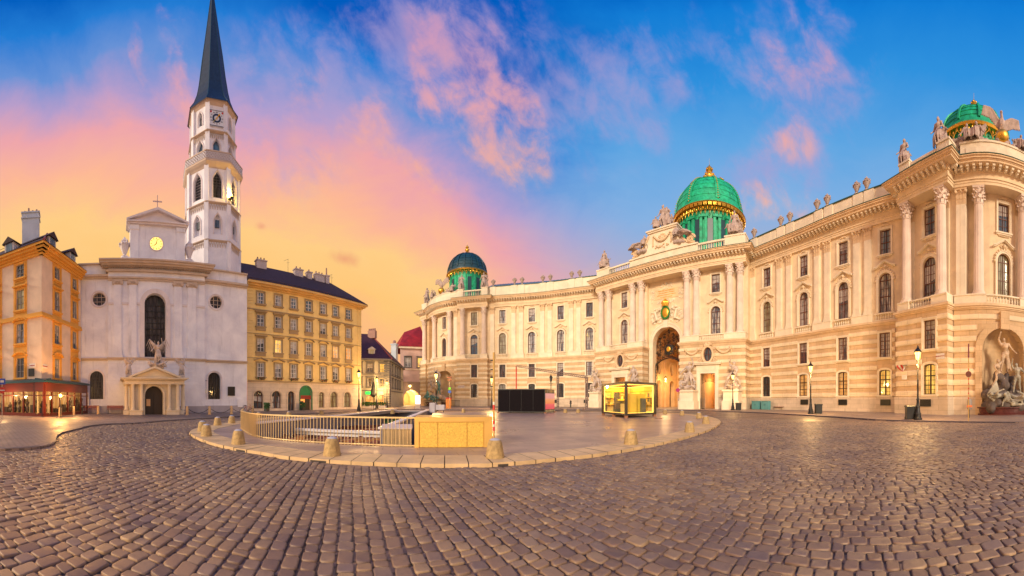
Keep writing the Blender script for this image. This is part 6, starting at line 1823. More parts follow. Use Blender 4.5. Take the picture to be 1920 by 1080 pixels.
# raised centre platform: kerb band of pale slabs, paving, pit opening
M_PLAT = slab_mat('platform_paving', (.38, .27, .245), (.29, .21, .205), (.13, .095, .09), 1.1, .62, -.35, .34, .012, .25)
M_BANDS = mat('pale_kerb_slabs', (.66, .46, .25), rough=.5, var=.2, scale=1.3, bump=.25, dirt=.3)  # slab colour warmed to carry the orange lamplight
flat('paved_ground', [RING, PIT], ZP - .03, mat('joint_dark', (.06, .045, .04)), skirt=-.02)
flat('paving', [BAND, PIT], ZP + .002, M_PLAT)
b = MB(); RF_ = Facade([(p.x, p.y) for p in RING + RING[:1]]); n = int(RF_.L / .58); R = random.Random(2)
def inner_pt(i_f):
    m = len(RING); i = int(i_f) % m; f = i_f - int(i_f); return BAND[i].lerp(BAND[(i + 1) % m], f)
def ring_pt(i_f):
    m = len(RING); i = int(i_f) % m; f = i_f - int(i_f); return RING[i].lerp(RING[(i + 1) % m], f)
acc = RF_.acc; import bisect
def idx(sv):
    i = min(len(acc) - 2, max(0, bisect.bisect_right(acc, sv) - 1)); return i + (sv - acc[i]) / (acc[i + 1] - acc[i])
for k in range(n):
    a, c = idx(RF_.L * k / n + .012), idx(RF_.L * (k + 1) / n - .012)
    z = ZP + .006 + R.uniform(0, .010)
    o0, o1, i0, i1 = ring_pt(a), ring_pt(c), inner_pt(a), inner_pt(c)
    ov = R.uniform(0, .03); d0 = (o0 - i0).normalized() * ov; o0 = o0 + d0; o1 = o1 + d0
    v = [b.pt(o0.x, o0.y, z), b.pt(o1.x, o1.y, z), b.pt(i1.x, i1.y, z), b.pt(i0.x, i0.y, z), b.pt(o0.x, o0.y, 0), b.pt(o1.x, o1.y, 0)]
    b.f += [[v[0], v[1], v[2], v[3]], [v[4], v[5], v[1], v[0]]]
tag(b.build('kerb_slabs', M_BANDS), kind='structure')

# individually laid setts in front of the viewer
def inside(px_, py_, poly):
    c = np.zeros(px_.shape, bool); n = len(poly); j = n - 1
    for i in range(n):
        xi, yi, xj, yj = poly[i][0], poly[i][1], poly[j][0], poly[j][1]
        cond = ((yi > py_) != (yj > py_)) & (px_ < (xj - xi) * (py_ - yi) / (yj - yi + 1e-12) + xi)
        c ^= cond; j = i
    return c
def setts():
    rg = np.random.default_rng(5)
    XS = []; 
    RINGo = inset(RING, -.14); KR = [tuple(p) for p in SWR]; KL = [tuple(p) for p in SWL]
    def lay(rot, lim, pred):
        ux, uy = sin(rot), cos(rot); vx, vy = uy, -ux                     # u along the rows, v across
        out = []
        W_ = .182; k0 = int(-lim / W_); 
        for k in range(k0, -k0):
            v = k * W_ + rg.normal(0, .004)
            ln = rg.uniform(.12, .28, int(2 * lim / .17)) ; u1 = np.cumsum(ln) - lim + rg.uniform(0, .2); u0 = np.concatenate(([u1[0] - ln[0]], u1[:-1]))
            uc = (u0 + u1) / 2; hl = (u1 - u0) / 2 - .011; vv = np.full_like(uc, v) + rg.normal(0, .003, uc.shape) + .05 * np.sin(uc * .35 + 1) + .03 * np.sin(uc * .9)
            x = ux * uc + vx * vv; y = uy * uc + vy * vv
            d = np.hypot(x, y); az = np.arctan2(x, y)
            ok = (d < lim) & (d > 1.6) & (y > -3.2) & (np.abs(az) < 1.75) & pred(x, y, d, az)
            for a in zip(x[ok], y[ok], hl[ok], np.full(ok.sum(), W_ / 2 - .0115) + rg.normal(0, .004, ok.sum())): out.append(a + (rot,))
        return out
    lim = 27
    fan = lambda x, y, d, az: (az > (1455 - 960) / FPX + .03 * np.sin(d * 2)) & (d > 7.4 + .6 * np.sin(az * 9))
    L1 = lay(ROW, lim, lambda x, y, d, az: ~fan(x, y, d, az))
    L2 = lay(ROW + radians(45), 24, lambda x, y, d, az: fan(x, y, d, az))
    A_ = np.array(L1 + L2)
    x, y = A_[:, 0], A_[:, 1]
    bad = inside(x, y, RINGo) | inside(x, y, KR) | inside(x, y, KL)
    A_ = A_[~bad]
    n = len(A_); x, y, hl, hw, rot = A_.T
    ux, uy = np.sin(rot), np.cos(rot); vx, vy = uy, -ux
    h = .038 + rg.normal(0, .0045, n); tx = rg.normal(0, .045, n); ty = rg.normal(0, .045, n)
    # rings: base, shoulder, top ; 8 points each (rounded rectangle), plus centre
    a8 = [(-1, -.72), (-.78, -1), (.78, -1), (1, -.72), (1, .72), (.78, 1), (-.78, 1), (-1, .72)]
    lev = [(1.0, -.25), (.985, .72), (.93, .95), (.78, 1.0)]
    V = np.zeros((n, 8 * 4, 3)); jit = rg.normal(0, .055, (n, 8, 2))
    for li, (s_, zf) in enumerate(lev):
        for j, (a, c) in enumerate(a8):
            du = (a + jit[:, j, 0] * (1 if li else .5)) * hl * s_ ; dv = (c + jit[:, j, 1]) * hw * s_
            q = li * 8 + j
            V[:, q, 0] = x + ux * du + vx * dv; V[:, q, 1] = y + uy * du + vy * dv
            V[:, q, 2] = h * zf + (du * tx + dv * ty) * (zf > 0)
    faces = []
    for li in range(3):
        for j in range(8): j2 = (j + 1) % 8; faces.append((li * 8 + j, li * 8 + j2, li * 8 + 8 + j2, li * 8 + 8 + j))
    fq = np.array(faces); top = np.arange(24, 32)
    nv = 32; nq = len(faces)
    loops = np.concatenate([np.tile(fq.ravel(), (n, 1)) , np.tile(top, (n, 1))], axis=1) + (np.arange(n) * nv)[:, None]
    me = bpy.data.meshes.new('setts')
    me.vertices.add(n * nv); me.vertices.foreach_set('co', V.reshape(-1))
    lp = loops.reshape(-1); me.loops.add(len(lp)); me.loops.foreach_set('vertex_index', lp.astype(np.int32))
    tot = np.tile(np.array([4] * nq + [8]), n); st = np.concatenate(([0], np.cumsum(tot)[:-1]))
    me.polygons.add(len(tot)); me.polygons.foreach_set('loop_start', st.astype(np.int32)); me.polygons.foreach_set('loop_total', tot.astype(np.int32))
    me.polygons.foreach_set('use_smooth', np.ones(len(tot), bool))
    me.update(calc_edges=True); me.validate()
    at = me.attributes.new('tone', 'FLOAT', 'POINT'); at.data.foreach_set('value', np.repeat(rg.uniform(0, 1, n), nv).astype(np.float32))
    m = bpy.data.materials.new('granite_setts'); m.use_nodes = True; t = NT(m.node_tree); b = t.n['Principled BSDF']
    av = t.new('ShaderNodeAttribute'); av.attribute_name = 'tone'
    o = t.new('ShaderNodeTexCoord').outputs['Object']
    c = t.ramp(av.outputs['Fac'], [(0, (.12, .08, .078)), (.25, (.21, .135, .095)), (.55, (.275, .18, .115)), (.8, (.18, .13, .125)), (1, (.36, .245, .14))])
    n1 = t.noise(o, 60, 4, .7); n2 = t.noise(o, .5, 5, .6); n3 = t.noise(o, 7, 4, .6)
    c = t.mix(t.m('MULTIPLY', n1, .45), c, (.12, .085, .085, 1)); c = t.mix(t.m('MULTIPLY', t.smooth(n3, .5, .75), .35), c, (.10, .07, .065, 1))
    c = t.mix(t.m('MULTIPLY', t.smooth(n2, .5, .68), .42), c, (.36, .25, .16, 1)); c = t.mix(t.m('MULTIPLY', t.smooth(n2, .5, .36), .5), c, (.12, .085, .095, 1))
    t.l.new(c, b.inputs['Base Color']); t.l.new(t.ramp(n3, [(.3, (.38,) * 3), (.7, (.62,) * 3)]), b.inputs['Roughness'])
    bn = t.new('ShaderNodeBump'); bn.inputs['Strength'].default_value = .35; bn.inputs['Distance'].default_value = .006
    t.l.new(t.m('ADD', n1, t.m('MULTIPLY', n3, 2)), bn.inputs['Height']); t.l.new(bn.outputs[0], b.inputs['Normal'])
    me.materials.append(m)
    ob = bpy.data.objects.new('cobbled_road', me); COL.objects.link(ob); tag(ob, kind='structure')
    print('setts', n)
setts()

# ------------------------------------------------------------------ the excavation pit
M_PITW = mat('pit_concrete', (.20, .18, .22), rough=.7, var=.15, dirt=.4)
M_COPE = mat('white_coping', (.72, .68, .72), rough=.4)
M_BRASS = mat('brass_rail', (.74, .56, .30), rough=.35, metal=.5, bump=.05)  # golden tone is reflected orange lamplight put into the metal colour
b = MB(); pl = PIT
for p, q_ in zip(pl, pl[1:] + pl[:1]): b.quad((p.x, p.y, ZP), (q_.x, q_.y, ZP), (q_.x, q_.y, -3.2), (p.x, p.y, -3.2))
b.poly([(p.x, p.y, -3.2) for p in pl])
tag(b.build('pit_walls', M_PITW), kind='structure')
def pxz(px, y, z): p = P(px, dg(y, z)); return Vector((p.x, p.y, z))
def parapet(label, p0, p1, zt, th=.22):
    F = Facade([p0, p1]); c = (Vector(p0) + Vector(p1)) / 2
    t = thing('parapet', label, 'parapet wall', (c.x, c.y, ZP))
    b = F.mb(); b.box(0, F.L, -th / 2, th / 2, -3, zt - .09); b.build('panel', M_PITW, t)
    b = F.mb(); b.box(-.05, F.L + .05, -th / 2 - .07, th / 2 + .07, zt - .09, zt); b.build('coping', M_COPE, t)
parapet('low lavender wall with white coping along the far left side of the pit', PIT[0] + Vector((.15, .5)), Vector(P(737, 41).xy) + Vector((.3, 0)), .46)
parapet('low wall with pale sloping coping on the right side of the pit', Vector(P(717, 13.6).xy), Vector(P(811, 40).xy) + Vector((-.35, -1)), .5)
parapet('short grey wall closing the far end of the pit', P(737, 40.6).xy, P(806, 39.4).xy, .32)
# ruins: brick walls and rubble
M_BRICK = mat('ruin_brick', (.40, .17, .06), rough=.85, var=.5, scale=5, bump=.8, bscale=10); M_BRICK2 = mat('ruin_red_brick', (.22, .07, .05), rough=.85, var=.5, scale=5, bump=.8)
R = random.Random(31)
ruins = thing('roman_ruins', 'excavated brick and stone ruins lying at the bottom of the pit', 'ruins', (P(640, 22).x, P(640, 22).y, -3.2))
for k, (px0, d0, px1, d1, zt, mt) in enumerate(((560, 15.2, 715, 14.2, -.30, M_BRICK), (560, 16.6, 705, 15.6, -.28, M_BRICK), (640, 22, 735, 21, -.35, M_BRICK2), (610, 25, 690, 27, -.5, M_BRICK2), (560, 15.5, 600, 24, -.6, M_BRICK), (690, 28, 745, 31, -.6, M_BRICK2))):
    F = Facade([P(px0, d0).xy, P(px1, d1).xy]); b = F.mb(); x = 0
    while x < F.L:
        w_ = R.uniform(.25, .6); n = 6; 
        for j in range(n):
            b.box(x, x + w_ - .03, -.35 + R.uniform(-.05, .05), .35, -3.2 + j * (zt + 3.2) / n, -3.2 + (j + 1) * (zt + 3.2) / n - .03 + (R.uniform(-.1, .12) if j == n - 1 else 0))
        x += w_
    b.build('ruined_wall', mt, ruins)
b = MB()
for k in range(900):
    px_ = R.uniform(500, 735); d = R.uniform(14, 33); c = P(px_, d); r = R.uniform(.10, .28)
    if not inside(np.array([c.x]), np.array([c.y]), [tuple(p) for p in PIT])[0]: continue
    b.ball((c.x, c.y, -.42 - .035 * (d - 14) + R.uniform(-.35, .12)), r, 6, 4, sz=.7, sx=R.uniform(.7, 1.4))
o = b.build('rubble', M_BRICK2, ruins); o['kind'] = 'stuff'
b = MB(); p0, p1 = P(556, 19.5), P(722, 17.5); F = Facade([p0.xy, p1.xy]); q = F.mb(); q.box(0, F.L, -.2, .2, -.20, -.06); q.box(0, F.L, -.04, .04, -.42, -.2)
t = thing('white_beam', 'long white beam spanning across the ruins inside the pit', 'beam', ((p0 + p1) / 2)); q.build('beam', M_COPE, t)
t = thing('ivy_patch', 'leafy green plants growing at the far end of the pit', 'plants', (P(742, 33).x, P(742, 33).y, -1)); b = MB()
for k in range(260): c = P(R.uniform(722, 758), R.uniform(30, 36)); b.ball((c.x, c.y, R.uniform(-1.1, -.45)), R.uniform(.08, .2), 5, 3, sz=.5)
b.build('leaves', M_LEAF, t); b = MB()
for k in range(12): c = P(722 + 3 * k, 33); b.tube((c.x, c.y, -3.2), (c.x, c.y, -.8), .04, .03, 5)
b.build('stems', M_DOOR, t)

# railing along the near rim
rl = [P(456, 21).xy, P(452, 18.4).xy] + PIT[:7]
RL = Facade([(p.x, p.y) for p in crom(rl, False, 4)])
t = thing('railing', 'curved brass coloured railing with thin upright bars along the pit edge', 'railing', (RL.at(RL.L / 2)[0].x, RL.at(RL.L / 2)[0].y, ZP))
b = RL.mb(); RL.box(b, 0, RL.L, -.03, .03, 1.04, 1.09); b.build('top_rail', M_BRASS, t)
b = RL.mb(); RL.box(b, 0, RL.L, -.02, .02, ZP + .03, ZP + .07); b.build('bottom_rail', M_BRASS, t)
b = RL.mb(); n = int(RL.L / .128)
for k in range(n + 1):
    x = RL.L * k / n; b.box(x - .0075, x + .0075, -.018, .018, ZP, 1.05)
b.build('bars', M_BRASS, t)

# stone block with orange lamplight put into its colours, cabinet behind the railing
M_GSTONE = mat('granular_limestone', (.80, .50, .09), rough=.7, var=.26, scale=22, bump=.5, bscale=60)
M_GMET = mat('lamplit_metal', (.85, .52, .14), rough=.4, metal=.4, var=.1, scale=1)
BF = Facade([P(778.5, 10.45).xy, P(921.5, 10.55).xy])
t = thing('stone_block', 'large stone block in golden lamplight with metal frame at the end of railing', 'stone block', (BF.at(BF.L / 2)[0].x, BF.at(BF.L / 2)[0].y, ZP))
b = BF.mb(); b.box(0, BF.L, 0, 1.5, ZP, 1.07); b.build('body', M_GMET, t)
xs = [.14, .14 + .60, .14 + 1.55, BF.L - .26]
for a, c in zip(xs[:-1], xs[1:]):
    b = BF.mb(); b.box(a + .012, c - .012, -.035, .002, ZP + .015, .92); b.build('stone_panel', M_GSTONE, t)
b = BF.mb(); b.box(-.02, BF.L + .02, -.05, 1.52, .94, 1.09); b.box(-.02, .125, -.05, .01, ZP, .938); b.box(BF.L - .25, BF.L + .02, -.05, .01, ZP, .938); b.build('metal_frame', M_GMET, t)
c = P(745, 12.4)
t = thing('metal_cabinet', 'ribbed pale metal cabinet with shallow pitched lid behind the railing', 'cabinet', (c.x, c.y, -.3), -radians(20) + .62)
M_CAB = mat('ribbed_cabinet', (.60, .46, .28), rough=.4, metal=.35)
b = MB(); b.box(-.52, .52, -.35, .35, -2.9, .85)
for k in range(13): x = -.52 + k * 1.04 / 12; b.box(x - .012, x + .012, -.37, .37, 0, .85)
b.build('body', M_CAB, t, world=False)
b = MB(); b.sweep([(-.42, .85), (-.42, .89), (0, 1.02), (.42, .89), (.42, .85)], -.58, .58); b.build('lid', mat('pale_metal_lid', (.66, .58, .52), rough=.35, metal=.3), t, world=False)
# ------------------------------------------------------------------ stone bollards
M_BOL = mat('bollard_stone', (.44, .30, .13), rough=.75, var=.3, scale=9, bump=.5, bscale=30)  # golden lamplight mixed into the stone colour
M_BOLT = mat('bollard_cap', (.42, .42, .50), rough=.6, var=.1)
def bollard_proto():
    t = thing('bollard', 'x', 'bollard', (0, 0, 0))
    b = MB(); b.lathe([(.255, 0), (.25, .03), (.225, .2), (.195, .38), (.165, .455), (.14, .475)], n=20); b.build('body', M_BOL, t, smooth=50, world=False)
    b = MB(); b.lathe([(.145, .474), (.12, .50), (.06, .52), (.01, .525)], n=16); b.build('cap', M_BOLT, t, smooth=60, world=False)
    return t
bp = bollard_proto()
BOLS = [(928, 858, 'large stone bollard carrying the tall striped pole'), (622.5, 853.5, 'stone bollard in front of the middle of the railing'), (447, 832.5, 'stone bollard just left of the railing end'),
        (387, 817.5, 'front one of the two overlapping bollards at the left tip of the platform'), (379.5, 808.5, 'rear one of the two overlapping bollards at the left tip of the platform'),
        (408, 797.3, 'stone bollard behind the left tip of the platform, nearer of two back ones'), (434.5, 793.5, 'stone bollard behind the left tip of platform, farther of two back ones'),
        (485, 783.5, 'half hidden bollard seen over the left end of the railing'), (541.5, 782.5, 'bollard seen over the railing in front of the yellow house'), (603, 777, 'tiny bollard before the green entrance'),
        (1183, 832.5, 'lone stone bollard right of the stone block, on the near right kerb'), (1293, 810, 'stone bollard second from the right tip of the platform'),
        (1323.5, 794.3, 'stone bollard nearest the right tip of the platform'), (1310.5, 784.5, 'bollard behind the right tip of the platform, nearest one'),
        (1278.5, 779, 'bollard before the portal lamp, middle of three far right ones'), (1247, 776.8, 'bollard next to the glowing glass pavilion'),
        (1060, 774, 'small far bollard between black box and glass pavilion, left one'), (1084, 774, 'small far bollard between black box and glass pavilion, right one'), (736, 776, 'small far bollard beyond the pit'), (869, 773.5, 'small far bollard left of the street lamp by the palace')]
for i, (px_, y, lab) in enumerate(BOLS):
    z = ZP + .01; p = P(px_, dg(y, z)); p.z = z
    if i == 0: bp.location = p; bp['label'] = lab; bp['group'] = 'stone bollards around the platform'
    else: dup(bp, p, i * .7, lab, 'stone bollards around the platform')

# striped surveying pole on the near bollard
c = P(928, dg(858, ZP)); t = thing('striped_pole', 'tall wooden pole with red and white bands standing on a bollard', 'pole', (c.x, c.y - .02, ZP))
b = MB(); hp = EYE + (750 - 661) * c.xy.length / FPX - ZP; b.tube((-.03, 0, .52), (-.03, 0, hp), .028, .028, 8); b.build('pole', mat('ochre_pole', (.55, .34, .10), rough=.6), t, world=False)
M_RED = mat('signal_red', (.62, .04, .03), rough=.5, bump=0); M_WHT = mat('signal_white', (.75, .70, .62), rough=.5, bump=0)
for k, (za, zb, mt) in enumerate(((.72, .83, M_RED), (.83, .90, M_WHT), (.90, .99, M_RED), (1.28, 1.42, M_RED), (1.42, 1.5, M_WHT))):
    b = MB(); b.tube((-.03, 0, za), (-.03, 0, zb), .0295, .0295, 8); b.build('red_band' if mt is M_RED else 'white_band', mt, t, world=False)
for z in (1.9, 2.15, 2.35, 2.6): 
    b = MB(); b.box(-.12, -.02, -.015, .015, z, z + .03); b.build('peg', M_IRON, t, world=False)

# ------------------------------------------------------------------ street lamps
def lamp_proto(h=5.8, glow=True, power=1900):
    t = thing('street_lamp', 'x', 'street lamp', (0, 0, 0))
    b = MB(); b.lathe([(.34, 0), (.34, .12), (.26, .18), (.24, .42), (.28, .46), (.2, .6), (.15, .95), (.19, 1.0), (.13, 1.1), (.1, 1.5), (.13, 1.55), (.085, 1.7)], n=12); b.build('base', M_IRON, t, smooth=35, world=False)
    b = MB(); b.lathe([(.08, 1.65), (.06, 3.0), (.09, 3.05), (.055, 3.15), (.05, h - 1.45), (.1, h - 1.38), (.05, h - 1.3), (.14, h - 1.2)], n=10)
    b.tube((-.34, 0, h - 1.55), (.34, 0, h - 1.55), .022, .022, 6); b.build('pole', M_IRON, t, smooth=35, world=False)
    z0 = h - 1.18; ln = MB()
    for k in range(6):
        a = k * pi / 3; ln.tube((.16 * cos(a), .16 * sin(a), z0), (.27 * cos(a), .27 * sin(a), z0 + .62), .016, .016, 5)
    ln.lathe([(.17, 0), (.17, .03)], n=6, z=z0 - .02); ln.lathe([(.31, .62), (.30, .66), (.2, .82), (.1, .9), (.12, .94), (.05, 1.0), (.06, 1.06), (.01, 1.2)], n=12, z=z0)
    lo = ln.build('lantern', M_IRON, t, smooth=35, world=False)
    if glow:
        g = MB(); g.lathe([(.14, .02), (.25, .6)], n=6, z=z0); g.build('glass', emit('lantern_glass', (1.0, .60, .16), 4.5), lo, world=False)
        lamp_light('lamp_light', (0, -.02, z0 + .3 - .9), power, (1.0, .58, .2), .25, t)
    else:
        g = MB(); g.lathe([(.14, .02), (.25, .6)], n=6, z=z0); g.build('glass', G_DARK, lo, world=False)
    return t
lp = lamp_proto()
LAMPS = [(1721, 787, 5.8, 'tallest lit street lamp on the right beside a black bin, before the lit windows'), (1520, 776, 5.8, 'lit street lamp in the middle of the right palace wing'),
         (1374, 769.2, 5.8, 'lit street lamp before the right statue group of the portal'), (922, 766.6, 5.8, 'lit street lamp left of the black box by the palace'),
         (817.5, 770.5, 5.8, 'lit street lamp before the far fountain of the palace'), (673, 771.5, 5.6, 'lit street lamp beyond the pit at the corner of the yellow house'),
         (706.5, 766.5, 5.0, 'lit street lamp before the small grey house, middle of three'), (725.5, 764, 4.6, 'lit street lamp farthest right of the three by the grey house')]
for i, (px_, y, h, lab) in enumerate(LAMPS):
    z = ZP + .02 if i not in (4, 5) else ZP; p = P(px_, dg(y, z)); p.z = z
    if i == 0: lp.location = p; lp['label'] = lab; lp['group'] = 'lit street lamps'
    else:
        q_ = dup(lp, p, i * .5, lab, 'lit street lamps')
        if i == 2:
            for ch in q_.children:
                if ch.type == 'LIGHT': ch.data = ch.data.copy(); ch.data.energy = 450
lamp_b = dup(lp, (-3.5, -6.5, 0), 0, 'lit street lamp standing alone on the near side of the square', 'lit street lamps')
for ch in lamp_b.children:
    if ch.type == 'LIGHT': ch.data = ch.data.copy(); ch.data.energy = 3200
ld = lamp_proto(glow=False); p = P(1033, dg(767.5, .12)); p.z = .1; ld.location = p; ld['label'] = 'unlit dark street lamp rising behind the black box'
p = P(113.5, 27.5); t = thing('lamp_reflection', 'street lamp reflected in the red shop at the left, built as a short glowing lamp', 'lamp', p)  # lamp reflection in the shop glass, built as an added short post
hl = EYE + (750 - 742) * 27.5 / FPX
b = MB(); b.tube((0, 0, 0), (0, 0, hl - .1), .05, .04, 8); b.lathe([(.12, 0), (.08, .1)], n=8); b.build('pole', M_IRON, t, world=False); b = MB(); b.ball((0, 0, hl), .13, 10, 8); b.build('bulb', emit('lamp_reflection_glow', (1.0, .45, .08), 22), t, world=False)
lamp_light('lamp_light', (.3, -.1, hl + .2), 1500, (1.0, .48, .12), .15, t)  # light added at the reflection to warm the house and ground

# ------------------------------------------------------------------ glass pavilion
g0_, g1_, g2_ = P(1173.5, dg(784, .1)), P(1128.5, dg(778.5, .1)), P(1230, dg(781, .1))
t = thing('glass_pavilion', 'glowing yellow glass exhibition cube with black steel frame', 'pavilion', (g0_.x, g0_.y, ZP))
corner = [g1_.xy, g0_.xy, g2_.xy]; g3 = g1_.xy + g2_.xy - g0_.xy
FA, FB, FC, FD = Facade([corner[0], corner[1]]), Facade([corner[1], corner[2]]), Facade([corner[2], g3]), Facade([g3, corner[0]])
zb, zt = .32, 3.25
b = MB()
for F in (FA, FB, FC, FD):
    m = F.mb(); m.box(0, F.L, -.02, .16, zb, zb + .16); m.box(0, F.L, -.02, .16, zt - .2, zt); m.box(-.02, .16, -.02, .16, zb, zt); m.box(F.L - .16, F.L + .02, -.02, .16, zb, zt); b.add(m)
b.build('steel_frame', mat('black_steel', (.05, .04, .03), rough=.35), t)
b = MB(); b.poly([tuple(c) + (zb + .1,) for c in (corner[0], corner[1], corner[2], g3)]); b.poly([tuple(c) + (zt - .03,) for c in (corner[0], corner[1], corner[2], g3)]); b.build('floor_and_roof', mat('pavilion_white', (.8, .62, .25)), t)
for c in (corner[0], corner[1], corner[2], corner[0].lerp(corner[1], .5)):
    q = c.lerp(corner[1].lerp(g3, .5), .06); b = MB(); b.box(q.x - .13, q.x + .13, q.y - .13, q.y + .13, ZP, zb + .01); b.build('foot', mat('wood_block', (.35, .16, .08)), t)
gm_ = bpy.data.materials.new('clear_glass'); gm_.use_nodes = True; nt_ = NT(gm_.node_tree); nt_.n.clear()
tr_ = nt_.new('ShaderNodeBsdfTransparent'); tr_.inputs[0].default_value = (.97, .97, .9, 1); gl_ = nt_.new('ShaderNodeBsdfGlossy'); gl_.inputs['Roughness'].default_value = .02
mx_ = nt_.new('ShaderNodeMixShader'); mx_.inputs[0].default_value = .07; nt_.l.new(tr_.outputs[0], mx_.inputs[1]); nt_.l.new(gl_.outputs[0], mx_.inputs[2]); ou_ = nt_.new('ShaderNodeOutputMaterial'); nt_.l.new(mx_.outputs[0], ou_.inputs[0])
for F in (FA, FB, FC, FD):
    b = F.mb(); b.quad((.16, .06, zb + .16), (F.L - .16, .06, zb + .16), (F.L - .16, .06, zt - .2), (.16, .06, zt - .2)); b.build('glass_wall', gm_, t)
M_TUBE = emit('light_tube', (1.0, .60, .12), 2.4)
for F in (FA, FB, FC, FD):
    for x0_, x1_, z0_, z1_ in ((.2, F.L - .2, zt - .28, zt - .22), (.2, .27, zb + .2, zt - .3), (F.L - .27, F.L - .2, zb + .2, zt - .3), (.2, F.L - .2, zb + .17, zb + .2)):
        b = F.mb(); b.box(x0_, x1_, .17, .22, z0_, z1_); b.build('light_tube', M_TUBE, t)
cen = corner[0].lerp(corner[2], .5)
for k, (u, v, pw) in enumerate(((.3, .3, 210), (.7, .6, 210))): q = corner[1] + (corner[0] - corner[1]) * u + (corner[2] - corner[1]) * v; lamp_light('pavilion_light', (q.x - g0_.x, q.y - g0_.y, 2.6), pw, (1.0, .52, .09), .3, t)
M_EXH = mat('exhibit_yellow', (.75, .55, .08), rough=.6); M_EXH2 = mat('exhibit_dark', (.12, .13, .12), rough=.5); M_EXH3 = mat('exhibit_white', (.72, .60, .28), rough=.6)
R = random.Random(8)
M_EXH4 = mat('exhibit_ochre', (.30, .20, .05), rough=.6)
def ex(u0, u1, v0, v1, z0, z1, mt, nm):
    m = MB(); A0 = corner[1]; U = (corner[0] - A0); V_ = (corner[2] - A0)
    def T(x, y, z): q = A0 + U * x + V_ * y; return (q.x, q.y, z)
    m.T = T; m.box(u0, u1, v0, v1, z0, z1); m.build(nm, mt, t)
ex(.95, .97, .06, .94, .45, 2.95, M_EXH3, 'back_screen'); ex(.06, .94, .95, .97, .45, 2.95, M_EXH3, 'back_screen'); ex(.15, .85, .48, .52, .45, 2.0, M_EXH, 'partition'); ex(.15, .19, .2, .8, .45, 2.2, M_EXH, 'partition'); ex(.2, .8, .3, .34, 1.95, 2.1, M_EXH, 'shelf'); ex(.3, .5, .25, .4, .45, 1.3, M_EXH3, 'plinth')
ex(.4, .44, .1, .9, 1.6, 1.75, M_EXH, 'shelf'); ex(.55, .7, .55, .8, .45, 1.5, M_EXH2, 'cabinet'); ex(.1, .3, .6, .75, .45, 1.8, M_EXH2, 'screen'); ex(.6, .64, .15, .45, .45, 2.4, M_EXH2, 'screen')
for k in range(7): ex(.2 + .08 * k, .24 + .08 * k, .3, .34, 2.1, 2.25 + .1 * (k % 3), M_EXH3, 'model_box')
for k in range(9): ex(.93, .95, .08 + .095 * k, .13 + .095 * k, .5 + .5 * (k % 3), 1.3 + .5 * (k % 3), (M_EXH2, M_EXH4, M_EXH)[k % 3], 'display_board'); ex(.08 + .095 * k, .13 + .095 * k, .93, .95, .6 + .45 * ((k + 1) % 3), 1.5 + .4 * ((k + 1) % 3), (M_EXH4, M_EXH2, M_EXH)[k % 3], 'display_board')
for z_ in (1.15, 1.85, 2.5): ex(.9, .95, .06, .94, z_, z_ + .05, M_EXH, 'shelf'); ex(.06, .94, .9, .95, z_, z_ + .05, M_EXH, 'shelf')
for k in range(5): ex(.4, .44, .2 + .13 * k, .26 + .13 * k, 1.75, 2.0 + .12 * (k % 2), M_EXH3, 'model_box')

# ------------------------------------------------------------------ black box with sunset reflection painted on its end, lighting truss
b0, b1, b2 = P(934, 38.3), P(1022, 37.2), P(1039.5, 39.8)
F = Facade([b0.xy, b1.xy]); F2 = Facade([b1.xy, b2.xy])
t = thing('black_container', 'long matt black exhibition box with pink and orange sunset reflection on its end', 'container', ((b0.x + b2.x) / 2, (b0.y + b2.y) / 2, ZP))
bb = b0.xy + (b2.xy - b1.xy); top = [b0.xy, b1.xy, b2.xy, bb]
b = MB()
for p, q_ in zip(top, top[1:] + top[:1]): b.quad((p.x, p.y, .22), (q_.x, q_.y, .22), (q_.x, q_.y, 2.92), (p.x, p.y, 2.92))
b.poly([(p.x, p.y, 2.92) for p in top]); b.poly([(p.x, p.y, .22) for p in top]); b.build('body', mat('matt_black_panel', (.006, .0035, .006), rough=.6, spec=.08, var=.1, bump=0), t)
b = F.mb(); b.box(0, F.L, -.03, 0, 2.84, 2.95); b.box(0, F.L, -.03, 0, .2, .3); b.box(-.02, .06, -.03, 0, .3, 2.84); b.box(F.L - .06, F.L + .03, -.03, 0, .3, 2.84)
for k in range(1, 4): b.box(F.L * k / 4 - .01, F.L * k / 4 + .01, -.008, 0, .3, 2.84)
b.build('edge_trim', M_IRON, t)
mpk = bpy.data.materials.new('sunset_reflection_paint'); mpk.use_nodes = True; q = NT(mpk.node_tree); o_ = q.new('ShaderNodeTexCoord').outputs['Generated']; sx_ = q.new('ShaderNodeSeparateXYZ'); q.l.new(o_, sx_.inputs[0])  # sunset reflected in the end glass, painted as a gradient that glows
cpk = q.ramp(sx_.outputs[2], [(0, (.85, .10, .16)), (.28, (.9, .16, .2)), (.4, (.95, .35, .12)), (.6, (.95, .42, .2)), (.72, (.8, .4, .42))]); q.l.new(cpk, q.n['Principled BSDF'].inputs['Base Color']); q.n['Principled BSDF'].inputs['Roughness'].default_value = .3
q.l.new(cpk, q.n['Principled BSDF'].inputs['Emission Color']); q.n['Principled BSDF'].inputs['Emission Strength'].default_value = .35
b = F2.mb(); b.box(.08, F2.L - .05, -.03, 0, .55, 2.45); b.build('sunset_reflection', mpk, t)
b = F2.mb(); b.box(.08, F2.L - .05, -.03, 0, 2.5, 2.88); b.box(.08, F2.L - .05, -.03, 0, .25, .5); b.build('glass_strip', G_HALF, t)
for p in top: b = MB(); b.box(p.x - .12, p.x + .12, p.y - .12, p.y + .12, ZP, .23); b.build('foot', mat('wood_block', (.35, .16, .08)), t)
M_TRUSS = mat('aluminium_truss', (.22, .16, .15), rough=.5, metal=.2)
